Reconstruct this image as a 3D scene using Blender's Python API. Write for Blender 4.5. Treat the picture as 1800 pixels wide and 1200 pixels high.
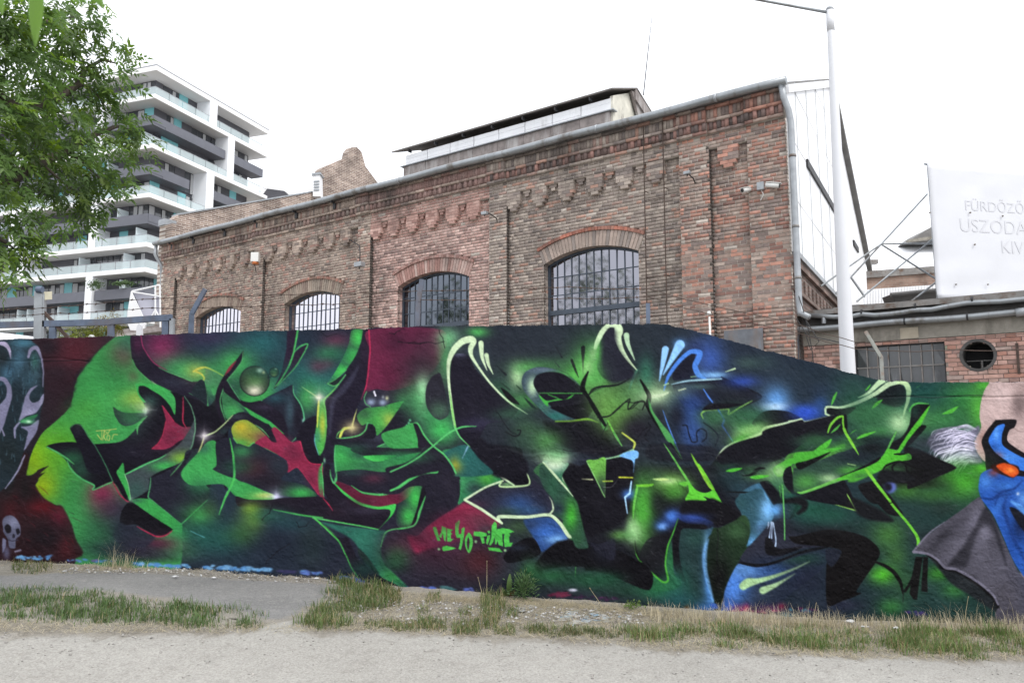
import bpy, math, random
import numpy as np
from mathutils import Vector, Matrix
for o in list(bpy.data.objects): bpy.data.objects.remove(o)
scene=bpy.context.scene
R=math.radians
# ---------------------------------------------------------------- camera
EYE=1.6; FPX=1400.; PITCH=math.atan(170/1400)
cam=bpy.data.cameras.new('camera'); camo=bpy.data.objects.new('camera',cam); scene.collection.objects.link(camo)
camo.location=(0,0,EYE); camo.rotation_euler=(math.pi/2+PITCH,0,0)
cam.sensor_width=36; cam.lens=28.; cam.clip_start=.05; cam.clip_end=3000
cam.dof.use_dof=True; cam.dof.focus_distance=12.; cam.dof.aperture_fstop=5.6
scene.camera=camo
# ---------------------------------------------------------------- sky, sun, exposure (bright thin overcast)
SUN_EL,SUN_AZ=R(52),R(142)
w=bpy.data.worlds.new('World'); scene.world=w; w.use_nodes=True
nt=w.node_tree; bg=nt.nodes['Background']
sky=nt.nodes.new('ShaderNodeTexSky'); sky.sky_type='NISHITA'; sky.sun_disc=False; sky.sun_elevation=SUN_EL; sky.sun_rotation=SUN_AZ; sky.dust_density=6.; sky.air_density=1.2
mx=nt.nodes.new('ShaderNodeMixRGB'); mx.inputs[0].default_value=.93; mx.inputs[2].default_value=(11.3,11.6,12.2,1)
nt.links.new(sky.outputs[0],mx.inputs[1]); nt.links.new(mx.outputs[0],bg.inputs[0]); bg.inputs[1].default_value=.105
sun=bpy.data.lights.new('sun','SUN'); sun.energy=1.4; sun.angle=R(28); sun.color=(1,.97,.92)
so=bpy.data.objects.new('sun',sun); scene.collection.objects.link(so)
sd=Vector((math.sin(SUN_AZ)*math.cos(SUN_EL),math.cos(SUN_AZ)*math.cos(SUN_EL),math.sin(SUN_EL)))
so.rotation_euler=sd.to_track_quat('Z','Y').to_euler()
vs=scene.view_settings; vs.view_transform='Standard'; vs.look='None'; vs.exposure=.45; vs.gamma=1.; vs.use_curve_mapping=False
scene.render.resolution_x=1024; scene.render.resolution_y=682
# ---------------------------------------------------------------- helpers
rng=random.Random(7); nr=np.random.RandomState(7)
cp,sp=math.cos(PITCH),math.sin(PITCH)
def ray(x,y):
    u=(x-900)/FPX; v=(600-y)/FPX
    return np.array([u,cp-v*sp,sp+v*cp])
O3=np.array([0,0,EYE])
def atY(x,y,Y):
    r=ray(x,y); return O3+r*(Y/r[1])
def onplane(x,y,P0,N):
    r=ray(x,y); return O3+r*(((P0-O3)@N)/(r@N))
def s2l(c):
    return tuple((v/255/12.92) if v/255<=.04045 else ((v/255+.055)/1.055)**2.4 for v in c)
def lin(c,k=1.): return tuple(min(.9,v*k) for v in s2l(c))
class Fr:
    """local frame: (a,b,c) -> world"""
    def __init__(s,o,ex,ey,ez=(0,0,1)): s.o=np.array(o,float); s.m=np.array([ex,ey,ez],float)
    def __call__(s,a,b,c): return s.o+a*s.m[0]+b*s.m[1]+c*s.m[2]
    def arr(s,P): return s.o+np.asarray(P,float)@s.m
WORLD=Fr((0,0,0),(1,0,0),(0,1,0))
class MB:
    def __init__(s): s.v=[]; s.f=[]; s.c=[]
    def quad(s,a,b,c,d,col=None):
        n=len(s.v); s.v+=[tuple(a),tuple(b),tuple(c),tuple(d)]; s.f.append((n,n+1,n+2,n+3)); s.c.append(col)
    def poly(s,pts,col=None):
        n=len(s.v); s.v+=[tuple(p) for p in pts]; s.f.append(tuple(range(n,n+len(pts)))); s.c.append(col)
    def box(s,a0,a1,b0,b1,c0,c1,fr=WORLD,col=None):
        n=len(s.v)
        for c in (c0,c1):
            for b in (b0,b1):
                for a in (a0,a1): s.v.append(tuple(fr(a,b,c)))
        for q in ((0,2,3,1),(4,5,7,6),(0,1,5,4),(2,6,7,3),(0,4,6,2),(1,3,7,5)): s.f.append(tuple(n+i for i in q)); s.c.append(col)
    def bar(s,p,q,r,col=None,r2=None,up=(0,0,1)):
        """rectangular bar between two points, half sizes r (side) and r2"""
        p=np.array(p,float); q=np.array(q,float); d=q-p; d/=np.linalg.norm(d); u=np.array(up,float)
        if abs(d@u)>.95: u=np.array([0,1.,0])
        sx=np.cross(d,u); sx/=np.linalg.norm(sx); sy=np.cross(sx,d); r2=r2 or r; n=len(s.v)
        for e in (p,q):
            for i,j in ((-1,-1),(1,-1),(1,1),(-1,1)): s.v.append(tuple(e+sx*r*i+sy*r2*j))
        for q4 in ((0,1,5,4),(1,2,6,5),(2,3,7,6),(3,0,4,7),(3,2,1,0),(4,5,6,7)): s.f.append(tuple(n+i for i in q4)); s.c.append(col)
    def tube(s,pts,r,seg=8,col=None,cap=True,spline=False):
        P=np.array(pts,float)
        rr=np.full(len(P),r) if np.isscalar(r) else np.array(r,float)
        n0=len(s.v); L=len(P); pu=None
        for i in range(L):
            d=P[min(i+1,L-1)]-P[max(i-1,0)]; d/=np.linalg.norm(d)+1e-12
            u=np.array([0,0,1.]) if pu is None else pu
            if pu is None and abs(d[2])>.9: u=np.array([1.,0,0])
            sx=np.cross(d,u); sx/=np.linalg.norm(sx)+1e-12; sy=np.cross(sx,d); pu=sy
            for k in range(seg):
                t=2*math.pi*k/seg; s.v.append(tuple(P[i]+rr[i]*(sx*math.cos(t)+sy*math.sin(t))))
        for i in range(L-1):
            for k in range(seg):
                a=n0+i*seg+k; b=n0+i*seg+(k+1)%seg; s.f.append((a,b,b+seg,a+seg)); s.c.append(col)
        if cap:
            s.f.append(tuple(n0+k for k in range(seg))[::-1]); s.c.append(col); s.f.append(tuple(n0+(L-1)*seg+k for k in range(seg))); s.c.append(col)
    def prism(s,pts,off,col=None):
        """closed polygon extruded along vector off"""
        n=len(s.v); m=len(pts); off=np.array(off,float)
        s.v+=[tuple(p) for p in pts]+[tuple(np.array(p)+off) for p in pts]
        s.f.append(tuple(range(n,n+m))); s.f.append(tuple(range(n+2*m-1,n+m-1,-1))); s.c+=[col,col]
        for i in range(m):
            j=(i+1)%m; s.f.append((n+j,n+i,n+m+i,n+m+j)); s.c.append(col)
LOC={}
def place(o,parent):
    scene.collection.objects.link(o)
    if parent is not None:
        o.parent=parent; o.matrix_parent_inverse=Matrix.Translation(-Vector(LOC.get(parent.name,(0,0,0))))
def mkmesh(name,mb,mat,smooth=False):
    me=bpy.data.meshes.new(name); me.from_pydata([tuple(map(float,v)) for v in mb.v],[],mb.f)
    if any(c is not None for c in mb.c):
        at=me.color_attributes.new('Col','FLOAT_COLOR','CORNER'); arr=[]
        for f,c in zip(mb.f,mb.c):
            c=c or (.5,.5,.5); arr+=[c[0],c[1],c[2],1.]*len(f)
        at.data.foreach_set('color',arr)
    me.materials.append(mat)
    if smooth: me.polygons.foreach_set('use_smooth',[True]*len(me.polygons))
    me.update(); return me
def obj(name,mb,mat,parent=None,smooth=False,kind=None,bevel=0):
    o=bpy.data.objects.new(name,mkmesh(name,mb,mat,smooth)); place(o,parent)
    if kind: o['kind']=kind
    if bevel:
        b=o.modifiers.new('b','BEVEL'); b.width=bevel; b.segments=2; b.limit_method='ANGLE'
    return o
def npobj(name,V,Fq,mat,parent=None,vcol=None,kind=None,smooth=False):
    """fast mesh from arrays; Fq (n,3|4); vcol per vertex"""
    me=bpy.data.meshes.new(name); V=np.asarray(V,np.float32); Fq=np.asarray(Fq,np.int32); k=Fq.shape[1]
    me.vertices.add(len(V)); me.vertices.foreach_set('co',V.ravel()); me.loops.add(Fq.size); me.loops.foreach_set('vertex_index',Fq.ravel())
    me.polygons.add(len(Fq)); me.polygons.foreach_set('loop_start',np.arange(0,Fq.size,k,dtype=np.int32)); me.polygons.foreach_set('loop_total',np.full(len(Fq),k,np.int32))
    if smooth: me.polygons.foreach_set('use_smooth',np.ones(len(Fq),bool))
    me.update(calc_edges=True)
    if vcol is not None:
        at=me.color_attributes.new('Col','FLOAT_COLOR','POINT'); c=np.ones((len(V),4),np.float32); c[:,:3]=vcol; at.data.foreach_set('color',c.ravel())
    me.materials.append(mat); o=bpy.data.objects.new(name,me); place(o,parent)
    if kind: o['kind']=kind
    return o
def tag(o,label,cat,group=None):
    o['label']=label; o['category']=cat
    if group: o['group']=group
    return o
def thing(name,loc,label,cat,group=None):
    o=bpy.data.objects.new(name,None); o.empty_display_size=.2; o.location=tuple(map(float,loc)); scene.collection.objects.link(o); LOC[o.name]=tuple(map(float,loc))
    return tag(o,label,cat,group)
def part(name,fn,mat,parent,smooth=False,bevel=0):
    mb=MB(); fn(mb); return obj(name,mb,mat,parent,smooth,bevel=bevel)
# ---------------------------------------------------------------- materials
def mat(name,col=(.5,.5,.5),rough=.7,vc=False,n1=(0,0),n2=(0,0),bump=(0,0),metal=0.,spec=.5,trans=0.,emit=None,stain=None,k=1.):
    m=bpy.data.materials.new(name); m.use_nodes=True; t=m.node_tree; b=t.nodes['Principled BSDF']; L=t.links
    b.inputs['Roughness'].default_value=rough; b.inputs['Metallic'].default_value=metal; b.inputs['Specular IOR Level'].default_value=spec
    geo=t.nodes.new('ShaderNodeNewGeometry')
    if vc:
        a=t.nodes.new('ShaderNodeVertexColor'); a.layer_name='Col'; src=a.outputs[0]
    else:
        a=t.nodes.new('ShaderNodeRGB'); a.outputs[0].default_value=(*col,1); src=a.outputs[0]
    for i,(sc,am) in enumerate((n1,n2)):
        if not am: continue
        n=t.nodes.new('ShaderNodeTexNoise'); n.inputs['Scale'].default_value=sc; n.inputs['Detail'].default_value=5; n.inputs['Roughness'].default_value=.6; L.new(geo.outputs['Position'],n.inputs['Vector'])
        mr=t.nodes.new('ShaderNodeMapRange'); mr.inputs[1].default_value=.28; mr.inputs[2].default_value=.72; mr.inputs[3].default_value=1-am; mr.inputs[4].default_value=1+am; L.new(n.outputs[0],mr.inputs[0])
        mm=t.nodes.new('ShaderNodeVectorMath'); mm.operation='SCALE'; L.new(src,mm.inputs[0]); L.new(mr.outputs[0],mm.inputs['Scale']); src=mm.outputs[0]
    if stain:   # (colour, scale, threshold, softness, vertical stretch)
        mp=t.nodes.new('ShaderNodeMapping'); mp.inputs['Scale'].default_value=(1,1,stain[4]); L.new(geo.outputs['Position'],mp.inputs[0])
        n=t.nodes.new('ShaderNodeTexNoise'); n.inputs['Scale'].default_value=stain[1]; n.inputs['Detail'].default_value=6; n.inputs['Roughness'].default_value=.65; L.new(mp.outputs[0],n.inputs['Vector'])
        mr=t.nodes.new('ShaderNodeMapRange'); mr.inputs[1].default_value=stain[2]; mr.inputs[2].default_value=stain[2]+stain[3]; L.new(n.outputs[0],mr.inputs[0])
        mi=t.nodes.new('ShaderNodeMixRGB'); mi.inputs[2].default_value=(*stain[0],1); L.new(mr.outputs[0],mi.inputs[0]); L.new(src,mi.inputs[1]); src=mi.outputs[0]
    L.new(src,b.inputs['Base Color'])
    if bump[1]:
        n=t.nodes.new('ShaderNodeTexNoise'); n.inputs['Scale'].default_value=bump[0]; n.inputs['Detail'].default_value=6; n.inputs['Roughness'].default_value=.65; L.new(geo.outputs['Position'],n.inputs['Vector'])
        bp=t.nodes.new('ShaderNodeBump'); bp.inputs['Strength'].default_value=bump[1]; bp.inputs['Distance'].default_value=.02; L.new(n.outputs[0],bp.inputs['Height']); L.new(bp.outputs[0],b.inputs['Normal'])
    if trans:
        b.inputs['Alpha'].default_value=1-trans
    return m
def brickmat(name,fr,c1,c2,mort,scale=1.,bw=.30,rh=.077,rough=.85):
    """courses too far away to build one by one, laid out in the wall's own plane (frame fr)"""
    m=bpy.data.materials.new(name); m.use_nodes=True; t=m.node_tree; b=t.nodes['Principled BSDF']; L=t.links; b.inputs['Roughness'].default_value=rough; b.inputs['Specular IOR Level'].default_value=.2
    g=t.nodes.new('ShaderNodeNewGeometry'); d=t.nodes.new('ShaderNodeVectorMath'); d.operation='DOT_PRODUCT'; d.inputs[1].default_value=tuple(fr.m[0]); L.new(g.outputs['Position'],d.inputs[0])
    sx=t.nodes.new('ShaderNodeSeparateXYZ'); L.new(g.outputs['Position'],sx.inputs[0]); cb=t.nodes.new('ShaderNodeCombineXYZ'); L.new(d.outputs['Value'],cb.inputs[0]); L.new(sx.outputs[2],cb.inputs[1])
    br=t.nodes.new('ShaderNodeTexBrick'); br.inputs['Scale'].default_value=1; br.inputs['Brick Width'].default_value=bw; br.inputs['Row Height'].default_value=rh; br.inputs['Mortar Size'].default_value=.009; br.inputs['Color1'].default_value=(*c1,1); br.inputs['Color2'].default_value=(*c2,1); br.inputs['Mortar'].default_value=(*mort,1); br.inputs['Bias'].default_value=-.1; L.new(cb.outputs[0],br.inputs['Vector'])
    n=t.nodes.new('ShaderNodeTexNoise'); n.inputs['Scale'].default_value=1.3; n.inputs['Detail'].default_value=7; L.new(g.outputs['Position'],n.inputs['Vector']); mr=t.nodes.new('ShaderNodeMapRange'); mr.inputs[1].default_value=.3; mr.inputs[2].default_value=.7; mr.inputs[3].default_value=.6; mr.inputs[4].default_value=1.4; L.new(n.outputs[0],mr.inputs[0])
    mm=t.nodes.new('ShaderNodeVectorMath'); mm.operation='SCALE'; L.new(br.outputs[0],mm.inputs[0]); L.new(mr.outputs[0],mm.inputs['Scale']); L.new(mm.outputs[0],b.inputs['Base Color'])
    bp=t.nodes.new('ShaderNodeBump'); bp.inputs['Strength'].default_value=.6; bp.inputs['Distance'].default_value=.01; L.new(br.outputs[0],bp.inputs['Height']); L.new(bp.outputs[0],b.inputs['Normal'])
    return m
MT={}
MT['brick']=mat('brick',vc=True,rough=.88,n1=(11,.2),n2=(.8,.2),bump=(60,.15),spec=.2,stain=((.085,.075,.07),.75,.54,.2,.45))
MT['mortar']=mat('mortar',vc=True,rough=.95,n1=(7,.2),n2=(1.,.2),bump=(80,.2),spec=.1,stain=((.12,.108,.098),.75,.54,.2,.45))
MT['zinc']=mat('zinc',(.30,.32,.335),.42,metal=.55,n1=(3,.18),bump=(20,.08),stain=((.17,.16,.15),2.5,.55,.12,.4))
MT['zincdull']=mat('zinc_weathered',(.22,.21,.20),.6,metal=.3,n1=(4,.3),bump=(20,.1),stain=((.12,.075,.05),3.,.5,.15,1.))
MT['steel']=mat('steel_blue_grey',(.06,.078,.105),.5,metal=.2,n1=(6,.2))
MT['darkmetal']=mat('dark_metal',(.035,.035,.038),.6,metal=.3,n1=(8,.25))
MT['rust']=mat('rusty_steel',(.075,.05,.04),.75,metal=.2,n1=(12,.4),bump=(60,.2))
MT['galv']=mat('galvanised',(.34,.36,.38),.5,metal=.5,n1=(5,.2))
MT['white']=mat('white_paint',(.80,.80,.81),.5,n1=(2,.05))
MT['postwhite']=mat('post_white_paint',(.66,.67,.70),.42,n1=(1.5,.05),stain=((.5,.49,.47),1.2,.62,.15,.25))
MT['plasticwhite']=mat('white_plastic',(.72,.72,.70),.45)
MT['orange']=mat('orange_lens',(.55,.17,.05),.4)
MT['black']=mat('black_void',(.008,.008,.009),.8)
MT['conc']=mat('concrete_band',(.27,.25,.215),.9,n1=(2.5,.22),n2=(14,.12),bump=(40,.4),stain=((.13,.12,.10),1.6,.52,.15,.3))
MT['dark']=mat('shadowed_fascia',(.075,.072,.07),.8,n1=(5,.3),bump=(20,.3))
MT['roofsheet']=mat('roof_sheet',(.16,.155,.15),.7,n1=(3,.25),bump=(10,.2))
def glassmat(name,col,rough,metal): return mat(name,col,rough,metal=metal,spec=.8)
# ---------------------------------------------------------------- mural paint (colour of the wall's paint, chart units)
import numpy as np
CX0,CY0,CW,CH=-300.,560.,2440,545          # chart window of the painted wall
PAINT=np.zeros((CH,CW,3),np.float32)
GX=(CX0+np.arange(CW)).astype(np.float32)[None,:]; GY=(CY0+np.arange(CH)).astype(np.float32)[:,None]
ZT=4.445; ORG=(0.,0.)
def tile(x,y,z=4.445):
    global ORG,ZT; ORG=(x,y); ZT=z
def _pt(p): return (ORG[0]+p[0]/ZT, ORG[1]+p[1]/ZT)
def _win(x0,y0,x1,y1):
    i0=max(0,int(y0-CY0)); i1=min(CH,int(y1-CY0)+2); j0=max(0,int(x0-CX0)); j1=min(CW,int(x1-CX0)+2)
    return (i0,i1,j0,j1) if i1>i0 and j1>j0 else None
def _mix(w,c,a):
    i0,i1,j0,j1=w; v=PAINT[i0:i1,j0:j1]; v+=(np.array(c,np.float32)-v)*a[...,None]
def B(X,Y,rx,ry,c,a=.8,rot=0.,pw=1.0):
    x,y=_pt((X,Y)); rx/=ZT; ry/=ZT; R=max(rx,ry)*2.6
    w=_win(x-R,y-R,x+R,y+R)
    if not w: return
    dx=GX[:,w[2]:w[3]]-x; dy=GY[w[0]:w[1]]-y; cr,sr=np.cos(rot),np.sin(rot)
    q=((dx*cr+dy*sr)/rx)**2+((-dx*sr+dy*cr)/ry)**2
    _mix(w,c,a*np.exp(-q**pw*.9))
def _cr(P,closed,n=7):
    P=np.array(P,float); N=len(P)
    if N<3: 
        return P
    out=[]; rng=range(N if closed else N-1); t=np.linspace(0,1,n,endpoint=False)[:,None]
    for i in rng:
        if closed: a,b,c,d=P[(i-1)%N],P[i],P[(i+1)%N],P[(i+2)%N]
        else: a,b,c,d=P[max(i-1,0)],P[i],P[i+1],P[min(i+2,N-1)]
        m1=(c-a)*.42; m2=(d-b)*.42
        if b.shape[0]>=2 and closed and False: pass
        h=t*t*(3-2*t)
        out.append((2*t**3-3*t**2+1)*b+(t**3-2*t**2+t)*m1+(-2*t**3+3*t**2)*c+(t**3-t**2)*m2)
    if not closed: out.append(P[-1:])
    return np.vstack(out)
def _mask(Q,soft):
    m=max(soft,1.)+1.5
    w=_win(Q[:,0].min()-m,Q[:,1].min()-m,Q[:,0].max()+m,Q[:,1].max()+m)
    if not w: return None,None
    i0,i1,j0,j1=w; h,wd=i1-i0,j1-j0
    diff=np.zeros((h,wd+1),np.int32); dist=np.full((h,wd),1e6,np.float32)
    gx=GX[:,j0:j1]; gy=GY[i0:i1]
    P=Q; R=np.roll(Q,-1,0)
    for (ax,ay),(bx,by) in zip(P,R):
        if ay!=by:
            lo,hi=min(ay,by),max(ay,by); r0=max(0,int(np.ceil(lo-CY0-i0))); r1=min(h,int(np.ceil(hi-CY0-i0)))
            if r1>r0:
                ys=CY0+i0+np.arange(r0,r1); xs=ax+(ys-ay)*(bx-ax)/(by-ay)
                cs=np.clip(np.ceil(xs-CX0-j0).astype(int),0,wd); np.add.at(diff,(np.arange(r0,r1),cs),1)
        k0=max(0,int(min(ax,bx)-m-CX0-j0)); k1=min(wd,int(max(ax,bx)+m-CX0-j0)+2)
        l0=max(0,int(min(ay,by)-m-CY0-i0)); l1=min(h,int(max(ay,by)+m-CY0-i0)+2)
        if k1<=k0 or l1<=l0: continue
        dx,dy=bx-ax,by-ay; L=dx*dx+dy*dy+1e-9
        px=gx[:,k0:k1]-ax; py=gy[l0:l1]-ay
        tt=np.clip((px*dx+py*dy)/L,0,1); d=(px-tt*dx)**2+(py-tt*dy)**2
        s=dist[l0:l1,k0:k1]; np.minimum(s,d,out=s)
    ins=(np.cumsum(diff[:,:wd],1)&1).astype(bool)
    sd=np.sqrt(dist); sd=np.where(ins,sd,-sd)
    a=np.clip(.5+sd/(2*soft*.6),0,1); a=a*a*(3-2*a)
    return w,a.astype(np.float32)
def F(pts,c,soft=1.1,sm=1,bl=(),fade=None,a=1.):
    """filled spray shape; bl: airbrush inside it; fade: opacity only near these blobs"""
    P=[_pt(p) for p in pts]; Q=_cr(P,True,6) if sm else np.array(P)
    w,m=_mask(Q,soft)
    if w is None: return
    m=m*a
    def g(b):
        x,y=_pt(b[:2]); rot=b[6] if len(b)>6 else 0
        dx=GX[:,w[2]:w[3]]-x; dy=GY[w[0]:w[1]]-y; cr,sr=np.cos(rot),np.sin(rot)
        return np.exp(-.9*(((dx*cr+dy*sr)*ZT/b[2])**2+((-dx*sr+dy*cr)*ZT/b[3])**2))
    if fade is not None:
        k=0
        for b in fade: k=np.maximum(k,g(b))
        _mix(w,c,m*k)
    else: _mix(w,c,m)
    for b in bl: _mix(w,b[4],m*g(b)*b[5])
def S(pts,wd,c,soft=1.,a=1.,sm=1):
    """spray stroke of varying width (chart px)"""
    n=len(pts); W=[wd]*n if np.isscalar(wd) else list(wd)
    P=np.array([(*_pt(p),v) for p,v in zip(pts,W)],float); Q=_cr(P,False,8) if sm and n>2 else P
    m=max(P[:,2])/2+soft+1.5
    w=_win(Q[:,0].min()-m,Q[:,1].min()-m,Q[:,0].max()+m,Q[:,1].max()+m)
    if not w: return
    i0,i1,j0,j1=w; A=np.zeros((i1-i0,j1-j0),np.float32); gx=GX[:,j0:j1]; gy=GY[i0:i1]
    for p,q in zip(Q[:-1],Q[1:]):
        k0=max(0,int(min(p[0],q[0])-m-CX0-j0)); k1=min(j1-j0,int(max(p[0],q[0])+m-CX0-j0)+2)
        l0=max(0,int(min(p[1],q[1])-m-CY0-i0)); l1=min(i1-i0,int(max(p[1],q[1])+m-CY0-i0)+2)
        if k1<=k0 or l1<=l0: continue
        dx,dy=q[0]-p[0],q[1]-p[1]; L=dx*dx+dy*dy+1e-9; px=gx[:,k0:k1]-p[0]; py=gy[l0:l1]-p[1]
        tt=np.clip((px*dx+py*dy)/L,0,1); d=np.sqrt((px-tt*dx)**2+(py-tt*dy)**2); r=(p[2]+(q[2]-p[2])*tt)/2
        al=np.clip(.5+(r-d)/(1.2*soft),0,1)*np.clip(r*2.2,0,1)
        s=A[l0:l1,k0:k1]; np.maximum(s,al,out=s)
    _mix(w,c,A*a)
def STAR(X,Y,r,c=(238,242,232)):
    B(X,Y,r*1.5,r*1.5,c,.3); B(X,Y,r*.62,r*.62,c,.9); B(X,Y,r*1.7,r*.16,c,.3); B(X,Y,r*.16,r*1.5,c,.28)
def paint_mural():
    K=(29,27,37); D=(42,39,53); N=(47,53,68); G=(70,178,88); G2=(78,200,92); LG=(96,196,118); C=(152,50,80); PG=(206,232,184); BL=(78,138,210); LB=(152,206,238); T=(46,108,104)
    # base coat across the wall
    xs=np.array([-300,60,150,260,420,640,760,900,1100,1300,1450,1560,1700,2140.]); cs=np.array([(44,46,52),(46,40,46),(54,40,48),(46,52,62),(44,60,72),(48,50,64),(46,46,58),(47,55,62),(45,54,60),(44,56,66),(42,57,66),(38,64,62),(38,70,62),(50,60,60)],np.float32)
    for k in range(3): PAINT[:,:,k]=np.interp(GX[0],xs,cs[:,k])[None,:]
    # runs of paint beyond the picture's edges
    tile(0,0,1.)
    for x,y,rx,ry,c in ((-60,700,70,90,(48,66,72)),(-150,760,80,120,(40,52,60)),(-230,680,60,80,(70,44,60)),(-120,940,80,60,(56,34,40)),(-220,900,60,70,(36,60,60))): B(x,y,rx,ry,c,.9)
    F([(1800,690),(1960,672),(2040,720),(2050,820),(1980,930),(1900,1010),(1800,1060)],(120,106,98),3.)
    # ============ T1 left field
    tile(0,560)
    B(560,260,260,200,(108,48,58),.85); B(450,620,110,230,(62,40,50),.6); B(380,220,90,80,(36,34,42),.7); B(450,420,130,60,(48,38,46),.6)
    B(1270,240,150,160,(138,52,94),1.); B(1430,400,220,110,(78,172,100),.95); B(1640,480,140,120,(72,170,92),.9); B(1640,190,170,110,(50,64,82),.8)
    F([(905,130),(905,140),(800,225),(700,335),(630,420),(590,520),(565,640),(520,725),(420,815),(330,895),(270,1000),(230,1110),(203,1215),(203,1222),(250,1217),(318,1177),(300,1267),(280,1307),(330,1397),(430,1452),(475,1462),(530,1557),(575,1667),(600,1767),(592,1890),(592,1960),(1000,1960),(1400,1950),(1400,1400),(1350,900),(1340,560),(1130,450),(1040,330),(1025,130)],(70,164,86),1.6,bl=[
        (280,1080,140,180,(158,190,30),1.),(330,1300,130,130,(166,196,30),.95),(470,1010,210,190,(108,186,44),.8),(960,290,100,110,(128,84,86),.8),(1040,450,45,45,(124,88,82),.5),(1000,180,90,90,(62,108,96),.6),(1060,640,120,80,(172,196,84),.8),(720,700,160,200,(82,182,92),.5),
        (800,1370,120,110,(158,60,90),1.),(870,1500,140,120,(104,60,82),.95),(960,1640,160,140,(50,58,72),1.),(880,1800,260,90,(44,60,68),.85),(1000,1520,120,130,(56,56,70),.9)])
    for q in ((610,440),(580,560),(545,680),(520,650),(640,400),(700,330),(590,500),(560,610)): B(q[0],q[1],26,14,(46,42,50),.8,rot=-.9)
    for q in ((300,1190),(330,1180),(305,1230),(290,1215)): S([q,(q[0]+45,q[1]-30)],[5,1],(44,38,36))
    S([(895,145),(790,232),(690,345),(620,440)],[1.5,3,3,1],(60,50,54),2.,.6)
    # band at the top and magenta field
    F([(1025,130),(1105,130),(1122,225),(1185,325),(1295,400),(1400,450),(1500,490),(1600,500),(1625,675),(1560,640),(1440,600),(1340,565),(1200,500),(1125,445),(1060,365),(1030,290)],D,1.2,bl=[(1080,200,50,90,(84,44,72),.9),(1350,500,140,40,(56,62,74),.6)])
    S([(1105,130),(1122,225),(1185,325),(1240,370),(1300,400)],[2,2,2,2,1],(150,60,100)); S([(1240,380),(1300,410),(1400,450),(1500,490)],[1,1.6,1.6,1],(96,176,110))
    S([(1035,320),(1070,390),(1130,450),(1200,510)],1.6,(92,168,100)); S([(1185,485),(1220,515),(1250,530)],[1,2,1],(190,220,170),a=.6)
    F([(1610,395),(1680,415),(1745,450),(1705,560),(1668,598),(1640,530),(1605,500)],(84,124,96),1.2,bl=[(1670,560,40,50,G,.9)])
    # big dark letter body
    F([(360,1000),(440,970),(560,962),(700,978),(900,968),(980,940),(1050,875),(1130,770),(1150,715),(1120,650),(1090,590),(1085,528),(1130,525),(1250,590),(1330,680),(1365,745),(1365,640),(1330,570),(1440,600),(1560,640),(1640,680),(1720,560),(1778,480),(1778,1300),(1690,1250),(1420,1590),(1190,1420),(1080,1410),(985,1422),(880,1275),(730,1337),(735,1306),(650,1260),(590,1200),(540,1140),(470,1060)],K,1.3,bl=[(1050,820,90,120,(58,74,74),.8),(1180,640,60,50,(52,92,80),.6),(560,1090,100,60,(52,112,76),.9),(640,1180,60,60,(48,86,70),.8),(1000,1040,200,70,(40,38,52),.7),(1250,1000,120,50,(60,46,60),.6)])
    S([(365,1000),(440,1040),(520,1090),(580,1135)],[2,3,3,1],(96,190,110)); S([(525,1110),(560,1180),(640,1250),(735,1300),(730,1335),(880,1272)],[1,2.4,3,3,2,2],LG)
    F([(890,690),(930,715),(1000,735),(1130,735),(1150,745),(1060,820),(990,838),(940,820),(905,760)],(50,62,62),1.5,bl=[(1040,790,90,50,(70,130,90),.7)])
    S([(1150,760),(1100,810),(1075,850),(1075,900)],[1,3,3,1],(96,186,108))
    F([(1060,500),(1060,505),(1160,505),(1240,520),(1330,570),(1368,630),(1367,748),(1330,680),(1270,610),(1190,560),(1130,525),(1085,530),(1092,590),(1140,650),(1118,648),(1080,590)],G,1.,bl=[(1330,620,50,70,(70,160,90),.6)])
    F([(550,850),(590,822),(640,830),(690,920),(790,1060),(860,1200),(700,1200),(640,1060),(570,900)],(32,30,42),1.2,bl=[(620,860,30,40,(52,50,62),.8)])
    S([(640,835),(700,920),(790,1070),(880,1270)],[1,1.5,1.5,2],(74,140,96)); S([(555,850),(590,822),(640,832)],1.2,(96,160,110),a=.7)
    F([(1268,680),(1312,735),(1355,795),(1420,840),(1455,845),(1500,850),(1482,920),(1400,955),(1340,1000),(1280,1020),(1188,1016),(1240,970),(1275,900),(1296,800)],C,1.4,bl=[(1490,880,60,60,(90,80,80),.7),(1340,900,60,60,(128,48,72),.6)])
    S([(1430,612),(1432,700),(1430,800),(1455,848)],[1,2,2,1],(190,54,84)); S([(1268,680),(1300,720),(1360,800)],1.6,(180,52,84)); S([(1188,1016),(1240,970),(1275,900),(1296,800)],1.5,(190,54,84))
    F([(985,1215),(1150,1130),(1270,1075),(1400,980),(1480,870),(1522,790),(1528,880),(1505,1000),(1462,1090),(1400,1130),(1300,1170),(1180,1235),(1165,1330),(1020,1410),(1000,1300)],(72,84,84),1.5,bl=[(1430,1090,90,50,(134,186,66),1.),(1290,1150,110,40,G,1.),(1060,1340,80,80,(66,104,92),.8)])
    S([(975,1217),(1130,1140),(1250,1090),(1300,1060)],[2.4,3,2,1],LG); S([(1440,605),(1490,680),(1522,780),(1525,870),(1505,980),(1470,1060)],[1,1.5,2,2,2,1],(104,158,120))
    F([(962,1125),(930,1165),(908,1200),(940,1265),(980,1345),(1010,1418),(1022,1405),(1003,1300),(975,1215)],G,1.1)
    S([(975,1215),(1003,1310),(1020,1410)],1.4,(150,210,150))
    # light knots
    S([(1510,412),(1550,390),(1605,380),(1680,410),(1760,455)],[3,4,3,2.4,2],(214,216,92)); S([(1530,412),(1570,430),(1595,460),(1585,488),(1560,492)],[3,3,3,2,1],(208,206,84)); B(1530,410,80,60,(206,206,96),.6)
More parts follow.
